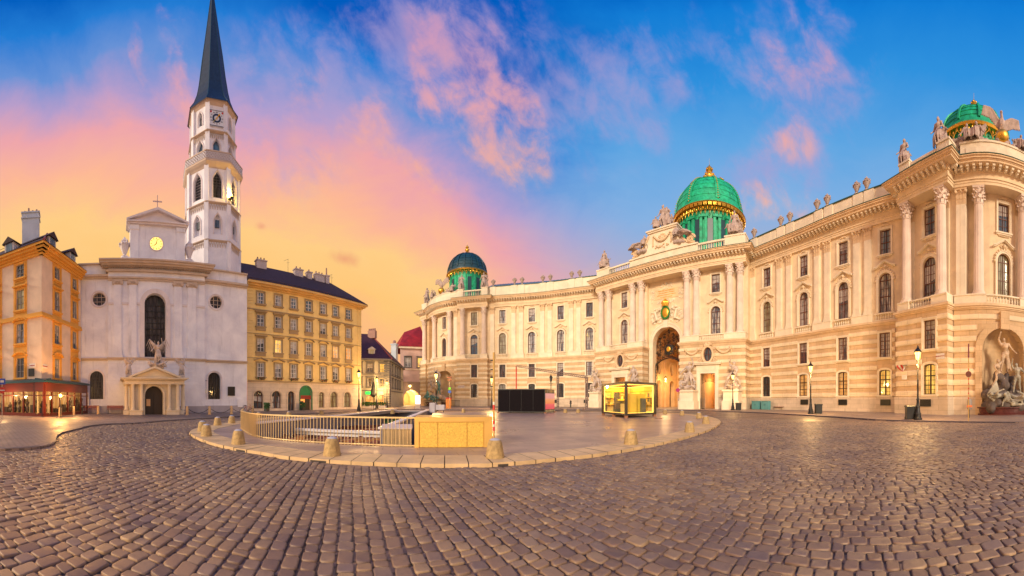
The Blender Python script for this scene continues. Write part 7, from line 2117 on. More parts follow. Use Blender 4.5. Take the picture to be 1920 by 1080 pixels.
def truss(b, p, q, w=.3):
    p = Vector(p); q = Vector(q); d = (q - p); L = d.length; d.normalize(); u = d.cross(Vector((0, 0, 1)));
    if u.length < .1: u = Vector((1, 0, 0))
    u.normalize(); v = d.cross(u); cs_ = [u * w / 2 + v * w / 2, u * w / 2 - v * w / 2, -u * w / 2 - v * w / 2, -u * w / 2 + v * w / 2]
    for c in cs_: b.tube(p + c, q + c, .05, .05, 5)
    n = int(L / (w * 1.3))
    for k in range(n):
        for j in range(4):
            a = p + d * (L * k / n) + cs_[j]; e = p + d * (L * (k + 1) / n) + cs_[(j + 1) % 4]; b.tube(a, e, .028, .028, 4)
tp = [(968, 55, 686), (1046, 51, 699), (1100, 47, 707)]
t = thing('lighting_truss', 'slanting metal truss arch on thin legs before the left palace wing', 'truss', (P(1046, 51).x, P(1046, 51).y, ZP))
pts = [Vector((*P(a, d).xy, zz(y, d))) for a, d, y in tp]
b = MB(); truss(b, pts[0], pts[1]); truss(b, pts[1], pts[2]); b.build('span', M_TRUSS, t)
for k, p in enumerate(pts): b = MB(); truss(b, (p.x, p.y, ZP), (p.x, p.y, p.z), .28 if k else .12); b.box(p.x - .5, p.x + .5, p.y - .5, p.y + .5, ZP, ZP + .3) if k else None; b.build('leg', M_RED if k == 0 else M_TRUSS, t)

# ------------------------------------------------------------------ bins, benches, cabinets, panels
M_BIN = mat('black_plastic', (.012, .014, .016), rough=.45, bump=.05)
def bin_proto():
    t = thing('wheelie_bin', 'x', 'bin', (0, 0, 0))
    b = MB(); b.sweep([(-.32, .05), (-.40, .98), (.40, .98), (.30, .05)], -.34, .34, close=True); b.build('body', M_BIN, t, world=False)
    b = MB(); b.box(-.39, .39, -.45, .45, .98, 1.03); b.sweep([(-.45, 1.03), (-.38, 1.1), (.3, 1.12), (.45, 1.03)], -.37, .37); b.build('lid', M_BIN, t, world=False)
    for sg in (-1, 1): b = MB(); b.tube((sg * .36, .33, .1), (sg * .30, .33, .1), .1, .1, 12); b.build('wheel', M_IRON, t, world=False)
    b = MB(); b.tube((-.3, .5, 1.0), (.3, .5, 1.0), .025, .025, 6); b.build('handle', M_BIN, t, world=False)
    return t
bn_ = bin_proto()
for i, (px_, y, lab) in enumerate(((1706.5, 786.5, 'black wheeled bin beside the tallest street lamp at right'), (1534.5, 776.3, 'black wheeled bin next to the middle street lamp of the right wing'), (1384.5, 769.5, 'black wheeled bin next to the lamp at the palace portal'))):
    z = ZP + .02; p = P(px_, dg(y, z)); p.z = z; rz = -(px_ - 960) / FPX + .25
    if i == 0: bn_.location = p; bn_.rotation_euler.z = rz; bn_['label'] = lab; bn_['group'] = 'black bins by the street lamps'
    else: dup(bn_, p, rz, lab, 'black bins by the street lamps')
M_BEN = mat('red_bench_wood', (.30, .07, .045), rough=.5)
def bench_proto():
    t = thing('bench', 'x', 'bench', (0, 0, 0))
    b = MB()
    for k in range(4): b.box(-.95, .95, -.25 + k * .12, -.15 + k * .12, .44, .475)
    b.build('seat', M_BEN, t, world=False)
    b = MB()
    for k in range(3): b.box(-.95, .95, .26 + k * .025, .29 + k * .025, .56 + k * .12, .65 + k * .12)
    b.build('backrest', M_BEN, t, world=False)
    for sg in (-1, 1): b = MB(); x = sg * .78; b.tube((x, -.24, 0), (x, -.2, .44), .025, .025, 6); b.tube((x, .26, 0), (x, .2, .44), .025, .025, 6); b.tube((x, .2, .44), (x, .34, .9), .02, .02, 6); b.tube((x, -.24, .42), (x, .26, .42), .02, .02, 6); b.build('leg', M_IRON, t, world=False)
    return t
bc = bench_proto()
for i, (px_, y, lab) in enumerate(((1598, 768.5, 'red bench below the wing window, rightmost of the palace benches'), (1524, 767.5, 'red bench half hidden behind the middle street lamp'), (1460, 765.8, 'red bench beside the turquoise cabinets'), (1118, 764.8, 'red bench left of the glass pavilion by the palace wall'),
                                   (171, 778.2, 'red bench by the church wall under the left arched window'), (216, 778.6, 'red bench left of the church porch'))):
    z = ZP + .02; d = {0: 44.5, 1: 47.0, 2: 50.5, 3: 67.0, 4: 37.0, 5: 36.6}[i]; p = P(px_, d); p.z = z; rz = -(px_ - 960) / FPX + (.1 if i < 4 else 0)
    if i < 3: rz = WR.yaw(WR.s_px(px_, -1.5))
    if i == 0: bc.location = p; bc.rotation_euler.z = rz; bc['label'] = lab; bc['group'] = 'red wooden benches'
    else: dup(bc, p, rz, lab, 'red wooden benches')
M_TURQ = mat('turquoise_cabinet', (.10, .30, .33), rough=.5)
F = WR
for k, px_ in enumerate((1418, 1436)):
    s_ = F.s_px(px_, -1.0); c = F.M(s_, -1.0, ZP)
    t = thing('utility_cabinet', ('left one of two turquoise cabinets against the palace wall', 'right one of two turquoise cabinets against the palace wall')[k], 'cabinet', c, F.yaw(s_), 'turquoise cabinets')
    b = MB(); b.box(-.75, .75, -.3, .3, 0, 1.35); b.build('body', M_TURQ, t, world=False)
    b = MB(); b.box(-.72, -.02, -.325, -.3, .05, 1.28); b.box(.02, .72, -.325, -.3, .05, 1.28); b.build('door', M_TURQ, t, world=False)
    b = MB(); b.box(-.8, .8, -.36, .34, 1.35, 1.4); b.build('top', M_TURQ, t, world=False); b = MB(); b.tube((-.1, -.35, .7), (-.1, -.35, .85), .02, .02, 5); b.tube((.1, -.35, .7), (.1, -.35, .85), .02, .02, 5); b.build('handle', M_IRON, t, world=False)
for k, (FF, px_) in enumerate(((WR, 1508), (WR, 1580), (WR, 1660), (RF, 1735), (WL, 1040), (WL, 1100))):
    yy = -.30; s_ = FF.s_px(px_, yy); c = FF.M(s_, yy, 1.35)
    t = thing('vent_panel', 'dark metal vent panel low on the palace wall, %s' % ('below the second right-wing window', 'below the third right-wing window', 'below the fourth right-wing window', 'behind the tallest street lamp', 'right of the black box', 'left of the glass pavilion')[k], 'vent panel', c, FF.yaw(s_), 'dark vent panels in the plinth')
    b = MB(); b.box(-.7, .7, -.04, .02, -.38, .38); b.build('panel', M_IRON, t, world=False); b = MB()
    for j in range(8): b.box(-.62, .62, -.065, -.04, -.32 + j * .085, -.28 + j * .085)
    b.build('louvres', M_IRON, t, world=False)

# ------------------------------------------------------------------ signs and posts
def sign_post(px_, y, h, label, parts, z=ZP + .02, d=None, col=None):
    d = d or dg(y, z); p = P(px_, d); p.z = z
    t = thing('sign_post', label, 'sign', p, -(px_ - 960) / FPX)
    b = MB(); b.tube((0, 0, 0), (0, 0, h), .035, .035, 8); b.build('post', col or mat('grey_post', (.35, .30, .25), rough=.5, metal=.3), t, world=False)
    for kind, zc, r, mt in parts:
        b = MB()
        if kind == 'disc': b.tube((0, -.05, zc), (0, -.07, zc), r, r, 20)
        elif kind == 'rect': b.box(-r, r, -.07, -.05, zc - r * .9, zc + r * .9)
        elif kind == 'flat': b.box(-r, r, -.07, -.05, zc - r * .35, zc + r * .35)
        b.build('sign_plate', mt, t, world=False)
    return t
M_SBLUE = mat('sign_blue', (.02, .08, .45), rough=.4, bump=0); M_SGRN = mat('sign_green', (.10, .45, .03), rough=.4, bump=0); M_SBRN = mat('sign_brown', (.20, .06, .04), rough=.5)
sign_post(843, 769, 5.1, 'sign post with blue disc and green and brown plates by the far pavilion', [('flat', 5.0, .34, M_SBRN), ('flat', 4.6, .28, M_SBRN), ('rect', 3.3, .20, M_SGRN), ('disc', 2.8, .24, M_SBLUE)], z=.1)
s = sign_post(4, 786, 3.2, 'street sign with blue bus plate above a red no entry disc at the left edge', [('rect', 3.0, .26, M_SBLUE), ('disc', 2.3, .26, M_RED)])
b = MB(); b.box(-.2, .2, -.085, -.07, 2.26, 2.34); b.build('white_bar', M_WHT, s, world=False); b = MB(); b.box(-.14, .14, -.085, -.07, 2.92, 3.1); b.build('white_symbol', M_WHT, s, world=False)
s = sign_post(1816, 789.5, 5.6, 'slender striped sign post on the pavement before the fountain pavilion', [('disc', 3.4, .22, M_SBRN)], col=mat('ochre_pole', (.55, .34, .10), rough=.6))
for k in range(7): b = MB(); z = 1.6 + k * .35; b.tube((0, 0, z), (0, 0, z + .12), .04, .04, 8); b.build('red_band', M_RED, s, world=False)
b = MB(); b.tube((0, 0, 4.6), (0, 0, 5.6), .055, .045, 8); b.build('top_sleeve', mat('maroon', (.18, .02, .05)), s, world=False)
p = P(1818, 27.2); p.z = ZP; t = thing('litter_bin', 'grey litter bin with orange band on a post before the palace corner', 'litter bin', p, -1.4)
b = MB(); b.lathe([(.2, .75), (.22, .8), (.22, 1.45), (.18, 1.6), (.05, 1.66)], n=14); b.build('body', mat('bin_grey', (.25, .22, .2), rough=.5), t, smooth=30, world=False)
b = MB(); b.lathe([(.225, .95), (.225, 1.1)], n=14); b.build('orange_band', mat('bin_orange', (.8, .15, .03)), t, world=False); b = MB(); b.tube((0, .25, 0), (0, .25, 1.6), .03, .03, 6); b.build('post', M_IRON, t, world=False)
sign_post(1271, 768.5, 3.3, 'thin post with small round red blue sign beside the portal', [('disc', 3.1, .32, mat('sign_purple', (.35, .02, .15), bump=0))], z=.1)
for k, (px_, d, wr_, lab) in enumerate(((1727, 34.2, 1.0, 'red and white striped pennant fixed to the palace wall right of the lit windows'), (379, 38.6, .8, 'red and white pennants draped on the church wall beside the porch'))):
    FF = RF if k == 0 else CF; s_ = FF.s_px(1690 if k == 0 else 377, -.3); c = FF.M(s_, -.3, 4.7 if k == 0 else 3.2)
    t = thing('pennant', lab, 'pennant', c, FF.yaw(s_))
    b = MB(); b.box(-.05, .8, -.03, .03, .8, .84) ; b.build('bracket', M_IRON, t, world=False)
    for j in range(4):
        m = MB(); x0_ = -.75 + .32 * j; x1_ = -.75 + .32 * (j + 1)
        for q_ in range(6):
            f0, f1 = q_ / 6, (q_ + 1) / 6
            pt_ = lambda x, f: (x + (.35 - x) * f * .75, -.1 * sin(f * 6 + j), .9 - 1.1 * f + .35 * f * f)
            m.quad(pt_(x0_, f0), pt_(x1_, f0), pt_(x1_, f1), pt_(x0_, f1))
        m.build('stripe', M_RED if j % 2 == 0 else M_WHT, t, world=False)
    b = MB(); b.box(.15, .75, -.1, .05, -.75, -.25); b.build('plaque', M_WHT, t, world=False)
    if k == 1: text_mesh('K', .3, M_IRON, Matrix.Translation((.45, -.11, -.5)) @ Matrix.Rotation(pi / 2, 4, 'X'), 'plaque_letter', None).parent = t
s_ = RF.s_px(1764, 0); b = RF.mb(); b.box(s_ - .5, s_ + .5, -.16, -.1, 5.9, 6.5); b.build('street_sign', mat('sign_white', (.75, .7, .68)), palace); text_mesh('MICHAELERPLATZ', .13, M_FLOWER, face_mat(RF, s_, -.17, 6.2), 'sign_lettering', palace)
s_ = LF.s_px(865, 0); b = LF.mb(); b.box(s_ - .8, s_ + .8, -.16, -.1, 4.6, 5.2); b.build('street_sign', mat('sign_white', (.75, .7, .68)), palace); text_mesh('MICHAELERPLATZ', .19, M_FLOWER, face_mat(LF, s_, -.17, 4.9), 'sign_lettering', palace)

# chain posts, hydrants
cp = []
M_POST = mat('chain_post_stone', (.62, .42, .22), rough=.7)
def post_proto():
    t = thing('chain_post', 'x', 'post', (0, 0, 0)); b = MB(); b.lathe([(.15, 0), (.14, .8), (.1, .9)], n=10); b.build('shaft', M_POST, t, smooth=40, world=False); b = MB(); b.lathe([(.17, 0), (.17, .1)], n=10); b.build('foot', M_POST, t, world=False); return t
pp = post_proto()
PO = [(351, 33.4, 'stone chain post standing closest to the right of the church porch'), (393, 34.2, 'second stone chain post right of the church porch'), (434, 35.3, 'third stone chain post right of the church porch'), (474, 36.8, 'last chain post before the yellow house'), (184, 35.2, 'pale post in front of the benches by the church'), (138, 33.2, 'pale post before the right end of the red shop'), (112.5, 29.3, 'pale post directly below the glowing lamp reflection')]
for i, (px_, d, lab) in enumerate(PO):
    p = P(px_, d, ZP); cp.append(p)
    if i == 0: pp.location = p; pp['label'] = lab; pp['group'] = 'stone posts'
    else: dup(pp, p, 0, lab, 'stone posts')
for i in range(3):
    a, c = cp[i], cp[i + 1]; t = thing('chain', 'sagging dark chain hung between posts, %s from the porch' % ('first', 'second', 'third')[i], 'chain', (a + c) / 2, 0, 'chains between the posts'); b = MB()
    pts = [a.lerp(c, k / 16) + Vector((0, 0, .72 - .55 * 4 * (k / 16) * (1 - k / 16))) for k in range(17)]; b.path(pts, .03, 5); b.build('links', M_IRON, t)
for px_, d, lab in ((154, 34.5, 'small black hydrant by the church wall near the red shop'), (1070, 66, 'small black hydrant before the left palace wing')):
    p = P(px_, d, ZP); t = thing('hydrant', lab, 'hydrant', p); k = 1 if d < 50 else 1.5
    b = MB(); b.lathe([(.14 * k, 0), (.09 * k, .1), (.09 * k, .7 * k), (.15 * k, .72 * k), (.12 * k, .9 * k), (.03, 1.0 * k)], n=12); b.build('body', M_IRON, t, smooth=40, world=False); b = MB(); b.tube((-.2 * k, 0, .6 * k), (.2 * k, 0, .6 * k), .05 * k, .05 * k, 8); b.build('outlet', M_IRON, t, world=False)

# dark plaque and box on the church wall
s_ = CF.s_px(433.5); b = CF.mb(); b.box(s_ - .48, s_ + .48, -.1, .0, 2.2, 3.35); b.build('dark_plaque', M_IRON, church)
s_ = CF.s_px(449.5); b = CF.mb(); b.box(s_ - .33, s_ + .33, -.2, .0, .75, 1.75); b.build('wall_box', M_CHW, church)
# planters, advertising column, railing by the far fountain, cafe greenery
t = thing('planter', 'pair of pale planter boxes at the foot of the fountain lamp', 'planter', P(821, 40.5, ZP)); M_PLT = mat('pale_planter', (.55, .52, .58), rough=.6)
b = MB(); b.box(-1.0, -.3, -.4, .4, .0, 1.2); b.build('tall_box', M_PLT, t, world=False); b = MB(); b.box(-.2, .9, -.4, .4, .3, .95); b.build('low_box', M_PLT, t, world=False); b = MB()
for x in (-.1, .8): b.box(x - .03, x + .03, -.3, -.24, 0, .36)
b.build('leg', M_IRON, t, world=False)
t = thing('advertising_column', 'brightly backlit white advertising column before the far arch', 'advert column', P(783.5, 60, ZP)); b = MB(); b.box(-.42, .42, -.2, .2, .8, 2.4); b.build('backlit_panel', emit('advert_glow', (1.0, .85, .8), 1.9), t, world=False)
b = MB(); b.box(-.5, .5, -.3, .3, 0, .8); b.box(-.48, .48, -.24, .24, 2.4, 2.5); b.build('frame', M_PLT, t, world=False)
t = thing('advertising_column', 'orange and red round column beside the far sign post', 'advert column', P(841, 58, ZP)); b = MB(); b.lathe([(.5, 0), (.5, 1.75)], n=16); b.build('drum', mat('orange_poster', (.7, .28, .08), rough=.5), t, smooth=40, world=False); b = MB(); b.lathe([(.54, 1.75), (.54, 1.9), (.2, 2.0)], n=16); b.build('cap', M_RED, t, world=False)
F = Facade([P(795, 74).xy, P(862, 72).xy]); t = thing('iron_fence', 'low dark iron fence before the far fountain', 'fence', F.M(F.L / 2, 0, 0)); b = F.mb(); b.box(0, F.L, -.03, .03, 1.5, 1.58); b.box(0, F.L, -.03, .03, .3, .36)
b.build('rails', M_IRON, t); b = F.mb()
for k in range(38): x = F.L * k / 37; b.box(x - .03, x + .03, -.03, .03, .1, 1.6)
b.build('bars', M_IRON, t)
for k, (px_, d, w_) in enumerate(((688, 60, 1.6), (697, 60.5, 2.4), (712, 61, 2.6), (500, 43.4, .5), (568, 47.8, .5))):
    t = thing('potted_plant', ('clipped green shrub left of the cafe lamp', 'green hedge trough before the small grey house', 'green hedge trough right of the cafe lamp', 'small potted bush by the first shop arch', 'small potted bush by the green entrance')[k], 'plant', P(px_, d, ZP)); R = random.Random(k)
    b = MB(); b.box(-w_ / 2, w_ / 2, -.3, .3, 0, .5); b.build('trough', M_PLT if k < 3 else M_IRON, t, world=False); b = MB()
    for j in range(90): b.ball((R.uniform(-w_ / 2, w_ / 2), R.uniform(-.35, .35), R.uniform(.45, 1.15)), R.uniform(.06, .16), 5, 3)
    b.build('leaves', M_LEAF, t, world=False)
t = thing('folded_parasol', 'tall dark folded parasol outside the small grey house', 'parasol', P(700.5, 60, ZP)); b = MB(); b.tube((0, 0, 0), (0, 0, 5), .06, .05, 6); b.build('pole', M_IRON, t, world=False); b = MB(); b.lathe([(.3, 2.1), (.6, 2.5), (.45, 3.6), (.15, 5.0)], n=10, r_mod=lambda a, k, h: 1 if k % 2 else .75); b.build('canopy', M_BIN, t, world=False)
b = GA.mb(); s_ = GA.s_px(693); b.box(s_ - .9, s_ + .9, -.3, -.2, 2.85, 3.4); b.build('lit_green_sign', emit('green_sign', (.02, .9, .12), 1.2), gh)
t = thing('bicycle_rack', 'thin metal bicycle stands with a bicycle at the end of church wall', 'bicycle', P(463, 36.5, ZP), .7); b = MB()
for x in (-.5, .5):
    for k in range(12): a0 = k * pi / 6; a1 = a0 + pi / 6; b.tube((x + .32 * cos(a0), 0, .33 + .32 * sin(a0)), (x + .32 * cos(a1), 0, .33 + .32 * sin(a1)), .018, .018, 5)
b.build('wheel', M_IRON, t, world=False); b = MB(); b.path([(-.5, 0, .33), (-.15, 0, .75), (.38, 0, .78), (.5, 0, .33)], .02, 5); b.path([(-.15, 0, .75), (.02, 0, .33), (.38, 0, .78)], .02, 5); b.path([(-.15, 0, .75), (-.2, 0, .92)], .02, 5); b.tube((.3, -.2, .98), (.42, .2, .98), .018, .018, 5); b.tube((.38, 0, .78), (.36, 0, .98), .018, .018, 5); b.build('frame', mat('bike_red', (.4, .03, .03)), t, world=False); b = MB(); b.ball((-.2, 0, .94), .1, 6, 4, sx=1.5, sz=.4); b.build('saddle', M_IRON, t, world=False)
# ------------------------------------------------------------------ sculpture
POSES = {
 'stand': dict(pel=(0, 0, .53), che=(0, -.01, .74), nec=(0, 0, .84), hea=(.01, -.02, .925), knR=(.07, -.04, .28), ftR=(.08, -.01, .03), knL=(-.06, -.02, .28), ftL=(-.07, .02, .03), elR=(.2, -.02, .64), haR=(.16, -.13, .55), elL=(-.2, .02, .65), haL=(-.22, -.1, .52)),
 'raise': dict(pel=(0, 0, .53), che=(.01, -.02, .74), nec=(.02, -.01, .84), hea=(.03, -.03, .925), knR=(.1, -.06, .29), ftR=(.14, -.04, .03), knL=(-.06, .03, .28), ftL=(-.1, .07, .03), elR=(.2, -.06, .93), haR=(.16, -.1, 1.1), elL=(-.22, .0, .68), haL=(-.3, -.1, .58)),
 'fight': dict(pel=(0, 0, .48), che=(-.07, -.06, .68), nec=(-.1, -.09, .77), hea=(-.11, -.13, .85), knR=(.16, -.12, .3), ftR=(.24, -.06, .05), knL=(-.1, -.02, .24), ftL=(-.22, .05, .03), elR=(.08, -.1, .86), haR=(.0, -.18, .98), elL=(-.26, -.12, .62), haL=(-.24, -.24, .46)),
 'sit': dict(pel=(0, .02, .36), che=(0, 0, .57), nec=(0, -.02, .67), hea=(.02, -.05, .755), knR=(.12, -.24, .38), ftR=(.13, -.25, .1), knL=(-.1, -.22, .33), ftL=(-.1, -.26, .05), elR=(.22, -.04, .48), haR=(.2, -.2, .44), elL=(-.2, .03, .47), haL=(-.3, -.04, .34)),
 'recline': dict(pel=(.1, 0, .14), che=(-.1, 0, .26), nec=(-.18, -.01, .35), hea=(-.22, -.04, .43), knR=(.33, -.1, .26), ftR=(.5, -.06, .06), knL=(.3, -.08, .1), ftL=(.52, .0, .05), elR=(-.02, -.12, .26), haR=(.12, -.18, .24), elL=(-.27, .02, .18), haL=(-.32, -.1, .08)),
 'fallen': dict(pel=(.05, -.05, .12), che=(-.15, -.1, .12), nec=(-.25, -.13, .14), hea=(-.33, -.15, .17), knR=(.22, -.2, .22), ftR=(.38, -.12, .1), knL=(.26, .02, .1), ftL=(.42, -.05, .03), elR=(-.2, -.28, .24), haR=(-.06, -.34, .3), elL=(-.36, -.02, .06), haL=(-.46, -.14, .1)),
}
def figure(b, loc, yaw, h, pose='stand', drape=0.0, wings=0.0, seed=0, flip=False, helmet=False):
    p = {k: Vector(v) for k, v in POSES[pose].items()}
    R = random.Random(seed)
    for k in p: p[k] += Vector((R.uniform(-.012, .012), R.uniform(-.012, .012), 0))
    if flip:
        for k in p: p[k].x *= -1
    ax = (p['nec'] - p['pel']).normalized(); sd = Vector((1, 0, 0)) - ax * ax.x; sd.normalize()
    if flip: sd = -sd
    o = MB(); c = o.capsule
    shR = p['nec'] - ax * .035 + sd * .115; shL = p['nec'] - ax * .035 - sd * .115
    c(p['pel'] + ax * .0, p['pel'] + ax * .09, .082, .066); c(p['pel'] + ax * .09, p['che'], .066, .098); c(p['che'], p['nec'] - ax * .02, .098, .05)
    c(shR, shL, .052, .052); c(p['nec'], p['hea'], .034, .036)
    hd = (p['hea'] - p['nec']).normalized(); o.ball(p['hea'] + hd * .008, .052, 10, 8, sz=1.28, sy=1.1)
    o.ball(p['hea'] + Vector((0, -.054, -.004)), .013, 6, 5); o.ball(p['hea'] + Vector((0, .018, .012)), .055, 10, 8, sz=1.2)
    if helmet: o.ball(p['hea'] + Vector((0, .01, .055)), .06, 8, 6, sx=.35, sz=1.1)
    for s, sh in (('R', shR), ('L', shL)):
        c(sh, p['el' + s], .042, .031); c(p['el' + s], p['ha' + s], .031, .021)
        d = (p['ha' + s] - p['el' + s]).normalized(); o.ball(p['ha' + s] + d * .025, .027, 6, 5, sz=1.2)
        for f in range(3): o.tube(p['ha' + s] + d * .03, p['ha' + s] + d * .075 + Vector(((f - 1) * .016, 0, -.01)), .009, .007, 4)
        hp = p['pel'] + sd * (.055 if s == 'R' else -.055)
        c(hp, p['kn' + s], .068, .046); c(p['kn' + s], p['ft' + s], .046, .027)
        o.capsule(p['ft' + s], p['ft' + s] + Vector((.01, -.075, -.008)), .028, .02)
    if drape:
        n = 11; bt = min(p['ftR'].z, p['ftL'].z)
        for k in range(n):      # folds from the waist to the hem
            a = 2 * pi * k / n; r0 = .085; r1 = .13 + .05 * drape + R.uniform(-.02, .03)
            q = (p['ftR'] + p['ftL']) / 2
            kn = (p['knR'] + p['knL']) / 2
            A = p['pel'] + Vector((r0 * cos(a), r0 * sin(a) * .8, .06)); Bm = kn + Vector((r1 * .9 * cos(a), r1 * .8 * sin(a), .03)); C_ = Vector((q.x + r1 * cos(a + .15), q.y + r1 * .85 * sin(a + .15), bt + .01))
            o.capsule(A, Bm, .035, .032); o.capsule(Bm, C_, .032, .028)
        o.ball(p['pel'] + ax * .03, .1, 8, 6, sz=1.3)
        for k in range(5): o.capsule(shL + Vector((-.01 * k, .05, 0)), p['pel'] + Vector((-.05 + .05 * k, .11, -.1 - .2 * drape)), .03, .028)
    if wings:
        for sg in (-1, 1):
            rt = p['nec'] - ax * .06 + Vector((sg * .05, .07, 0)); tip = rt + Vector((sg * .26 * wings, .12, .28 * wings))
            o.capsule(rt, tip, .035, .02)
            for k in range(7):
                t = k / 6; a_ = rt.lerp(tip, .15 + .85 * t); L_ = (.16 + .2 * sin(pi * (.25 + .6 * t))) * wings
                o.capsule(a_, a_ + Vector((sg * (.02 + .1 * t) * wings, .02, -L_)), .026, .012)
    b.add(o, TR(*loc) @ rz_mat(yaw) @ Matrix.Scale(h, 4))
def sculpt(b, name, mt, parent=None, vox=.06, loc=None, rough=.35):
    me = b.mesh('sculpt'); o = bpy.data.objects.new('tmp', me); COL.objects.link(o)
    m = o.modifiers.new('r', 'REMESH'); m.mode = 'VOXEL'; m.voxel_size = vox; m.use_smooth_shade = True
    s = o.modifiers.new('s', 'SMOOTH'); s.factor = .4; s.iterations = 1
    bpy.context.view_layer.update()
    me2 = bpy.data.meshes.new_from_object(o.evaluated_get(bpy.context.evaluated_depsgraph_get())); me2.name = name
    bpy.data.objects.remove(o); me2.materials.clear(); me2.materials.append(mt)
    q = bpy.data.objects.new(name, me2); COL.objects.link(q)
    if parent is not None: q.parent = parent
    if loc is not None: q.location = loc
    return q
M_FSTAT = mat('pale_marble', (.60, .49, .43), rough=.7, var=.35, scale=1.6, dirt=.8, bump=.3)
def rocks(b, R, x0, x1, y0, y1, z0, z1, n, r):
    for k in range(n): b.ball((R.uniform(x0, x1), R.uniform(y0, y1), R.uniform(z0, z1)), r * R.uniform(.6, 1.3), 7, 5, sx=R.uniform(.7, 1.4), sy=R.uniform(.7, 1.3))

# four struggling groups on high pedestals at the portal
for k, (px_, lab, fl_) in enumerate(((1119, 'marble struggling pair on pedestal at the far left of the portal, arm raised', False), (1187, 'marble strongman on pedestal half hidden behind the glass pavilion', True),
                                     (1291, 'marble wrestling group on pedestal just right of the great arch', False), (1373, 'marble wrestling group on pedestal behind the portal street lamp', True))):
    yy = -1.25; s_ = PF.s_px(px_, yy); c = PF.M(s_, yy, 0); yw = PF.yaw(s_)
    t = thing('statue_group', lab, 'statue', c, yw, 'statue groups flanking the portal doors')
    b = MB(); b.box(-1.45, 1.45, -1.1, 1.1, 0, 1.5); b.sweep([(-1.1, 1.5), (-.98, 1.9), (-.9, 2.9), (1.1, 2.9), (1.1, 1.5)], -1.25, 1.25); b.box(-1.2, 1.2, -1.0, 1.1, 2.9, 3.05); b.box(-1.38, 1.38, -1.15, 1.1, 3.05, 3.3)
    b.build('pedestal', M_LIGHT, t, world=False)
    b = MB(); R = random.Random(k); rocks(b, R, -.9, .9, -.5, .6, 3.3, 3.9, 12, .38)
    figure(b, (0, .1, 3.7), .15 * (-1) ** k, 4.4, ('fight', 'stand', 'raise', 'fight')[k], 0, 0, k, flip=fl_)
    figure(b, (-.55 if not fl_ else .55, -.1, 3.4), .9 if fl_ else -.9, 3.5, 'sit' if k != 3 else 'fight', 0, 0, k + 9, flip=not fl_)
    if k != 1: figure(b, (.1, -.35, 3.35), .2, 3.2, 'fallen', 0, 0, k + 20, flip=fl_)
    for j in range(6): b.capsule((.6 * (-1) ** k, .4, 5.8 - j * .1), (.9 * (-1) ** k + j * .05, .3, 4.2 + j * .1), .13, .1)
    sculpt(b, 'figures', M_FSTAT, t, .075)

def roof_group(F, px_, yy, z, lab, figs, vox=.09, extra=None, mt=None):
    s_ = F.s_px(px_, yy); c = F.M(s_, yy, z); b = MB()
    for f in figs: figure(b, *f)
    if extra: extra(b)
    o = sculpt(b, 'statue_group', mt or M_SCULPT, None, vox, c); o.rotation_euler.z = F.yaw(s_)
    return tag(o, lab, 'statue', 'statues on the palace roofline')
def trophy(n, w, h, seed):
    def f(b):
        R = random.Random(seed); rocks(b, R, -w, w, -.2, .4, 0, h * .35, n, .32)
        for k in range(n // 2):
            x = R.uniform(-w, w); b.capsule((x * .6, .2, .2), (x * 1.25, .25, h * R.uniform(.6, 1)), .07, .05); b.ball((x * 1.25, .25, h * .8), .13, 6, 5)
    return f
roof_group(PF, 1133, .8, 28.95, 'stone group of helmeted figure and trophies at the left end of portal roof', [((0, 0, .3), 0, 3.6, 'stand', .6, 0, 1, False, True), ((-.8, 0, .1), .6, 2.8, 'sit', .5, 0, 2), ((.8, 0, .1), -.6, 2.8, 'sit', .5, 0, 3, True)], extra=trophy(12, 1.2, 2.4, 1))
roof_group(PF, 1377, .8, 28.95, 'stone group of helmeted figure and trophies at the right end of portal roof', [((0, 0, .3), 0, 3.8, 'stand', .6, 0, 5, False, True), ((-.9, 0, .1), .6, 3.0, 'sit', .5, 0, 6), ((.9, 0, .1), -.6, 3.0, 'sit', .5, 0, 7, True)], extra=trophy(14, 1.3, 2.6, 2))
roof_group(PF, 1242, 1.0, 33.1, 'tall stone group of draped figures crowning the portal gable', [((.1, 0, .3), 0, 4.1, 'stand', 1, 0, 11), ((1.0, 0, .2), -.3, 3.7, 'raise', .9, 0, 12, True), ((-1.5, 0, .1), .5, 3.2, 'sit', .3, 0, 13), ((1.9, .1, 0), -.5, 2.8, 'sit', .6, 0, 14)], extra=trophy(16, 2.0, 1.6, 3))
roof_group(PF, 1203, .3, 29.6, 'reclining stone figure on the left scroll of the portal gable', [((0, 0, .6), .2, 4.0, 'recline', .4, 0, 15, True), ((.6, .1, .9), 0, 2.6, 'sit', .4, 0, 16)], extra=trophy(8, .9, .8, 4))
roof_group(PF, 1273, .3, 29.6, 'reclining stone figure on the right scroll of the portal gable', [((0, 0, .6), -.2, 4.0, 'recline', .4, 0, 17), ((-.6, .1, .9), 0, 2.6, 'sit', .4, 0, 18)], extra=trophy(8, .9, .8, 5))
roof_group(RF, 1695, 1.0, 28.95, 'draped stone statue on the leftmost pedestal of the right pavilion roof', [((0, 0, 0), .1, 3.3, 'stand', 1, 0, 21), ((.5, .2, 0), .2, 2.1, 'sit', .5, 0, 22)], vox=.06)
roof_group(RF, 1759, 1.0, 28.95, 'crowned stone statue holding a shield at the corner of right pavilion roof', [((0, 0, .1), 0, 3.2, 'stand', .9, 0, 23, False, True), ((.6, .2, 0), -.2, 2.4, 'raise', .7, 0, 24, True)], vox=.06)
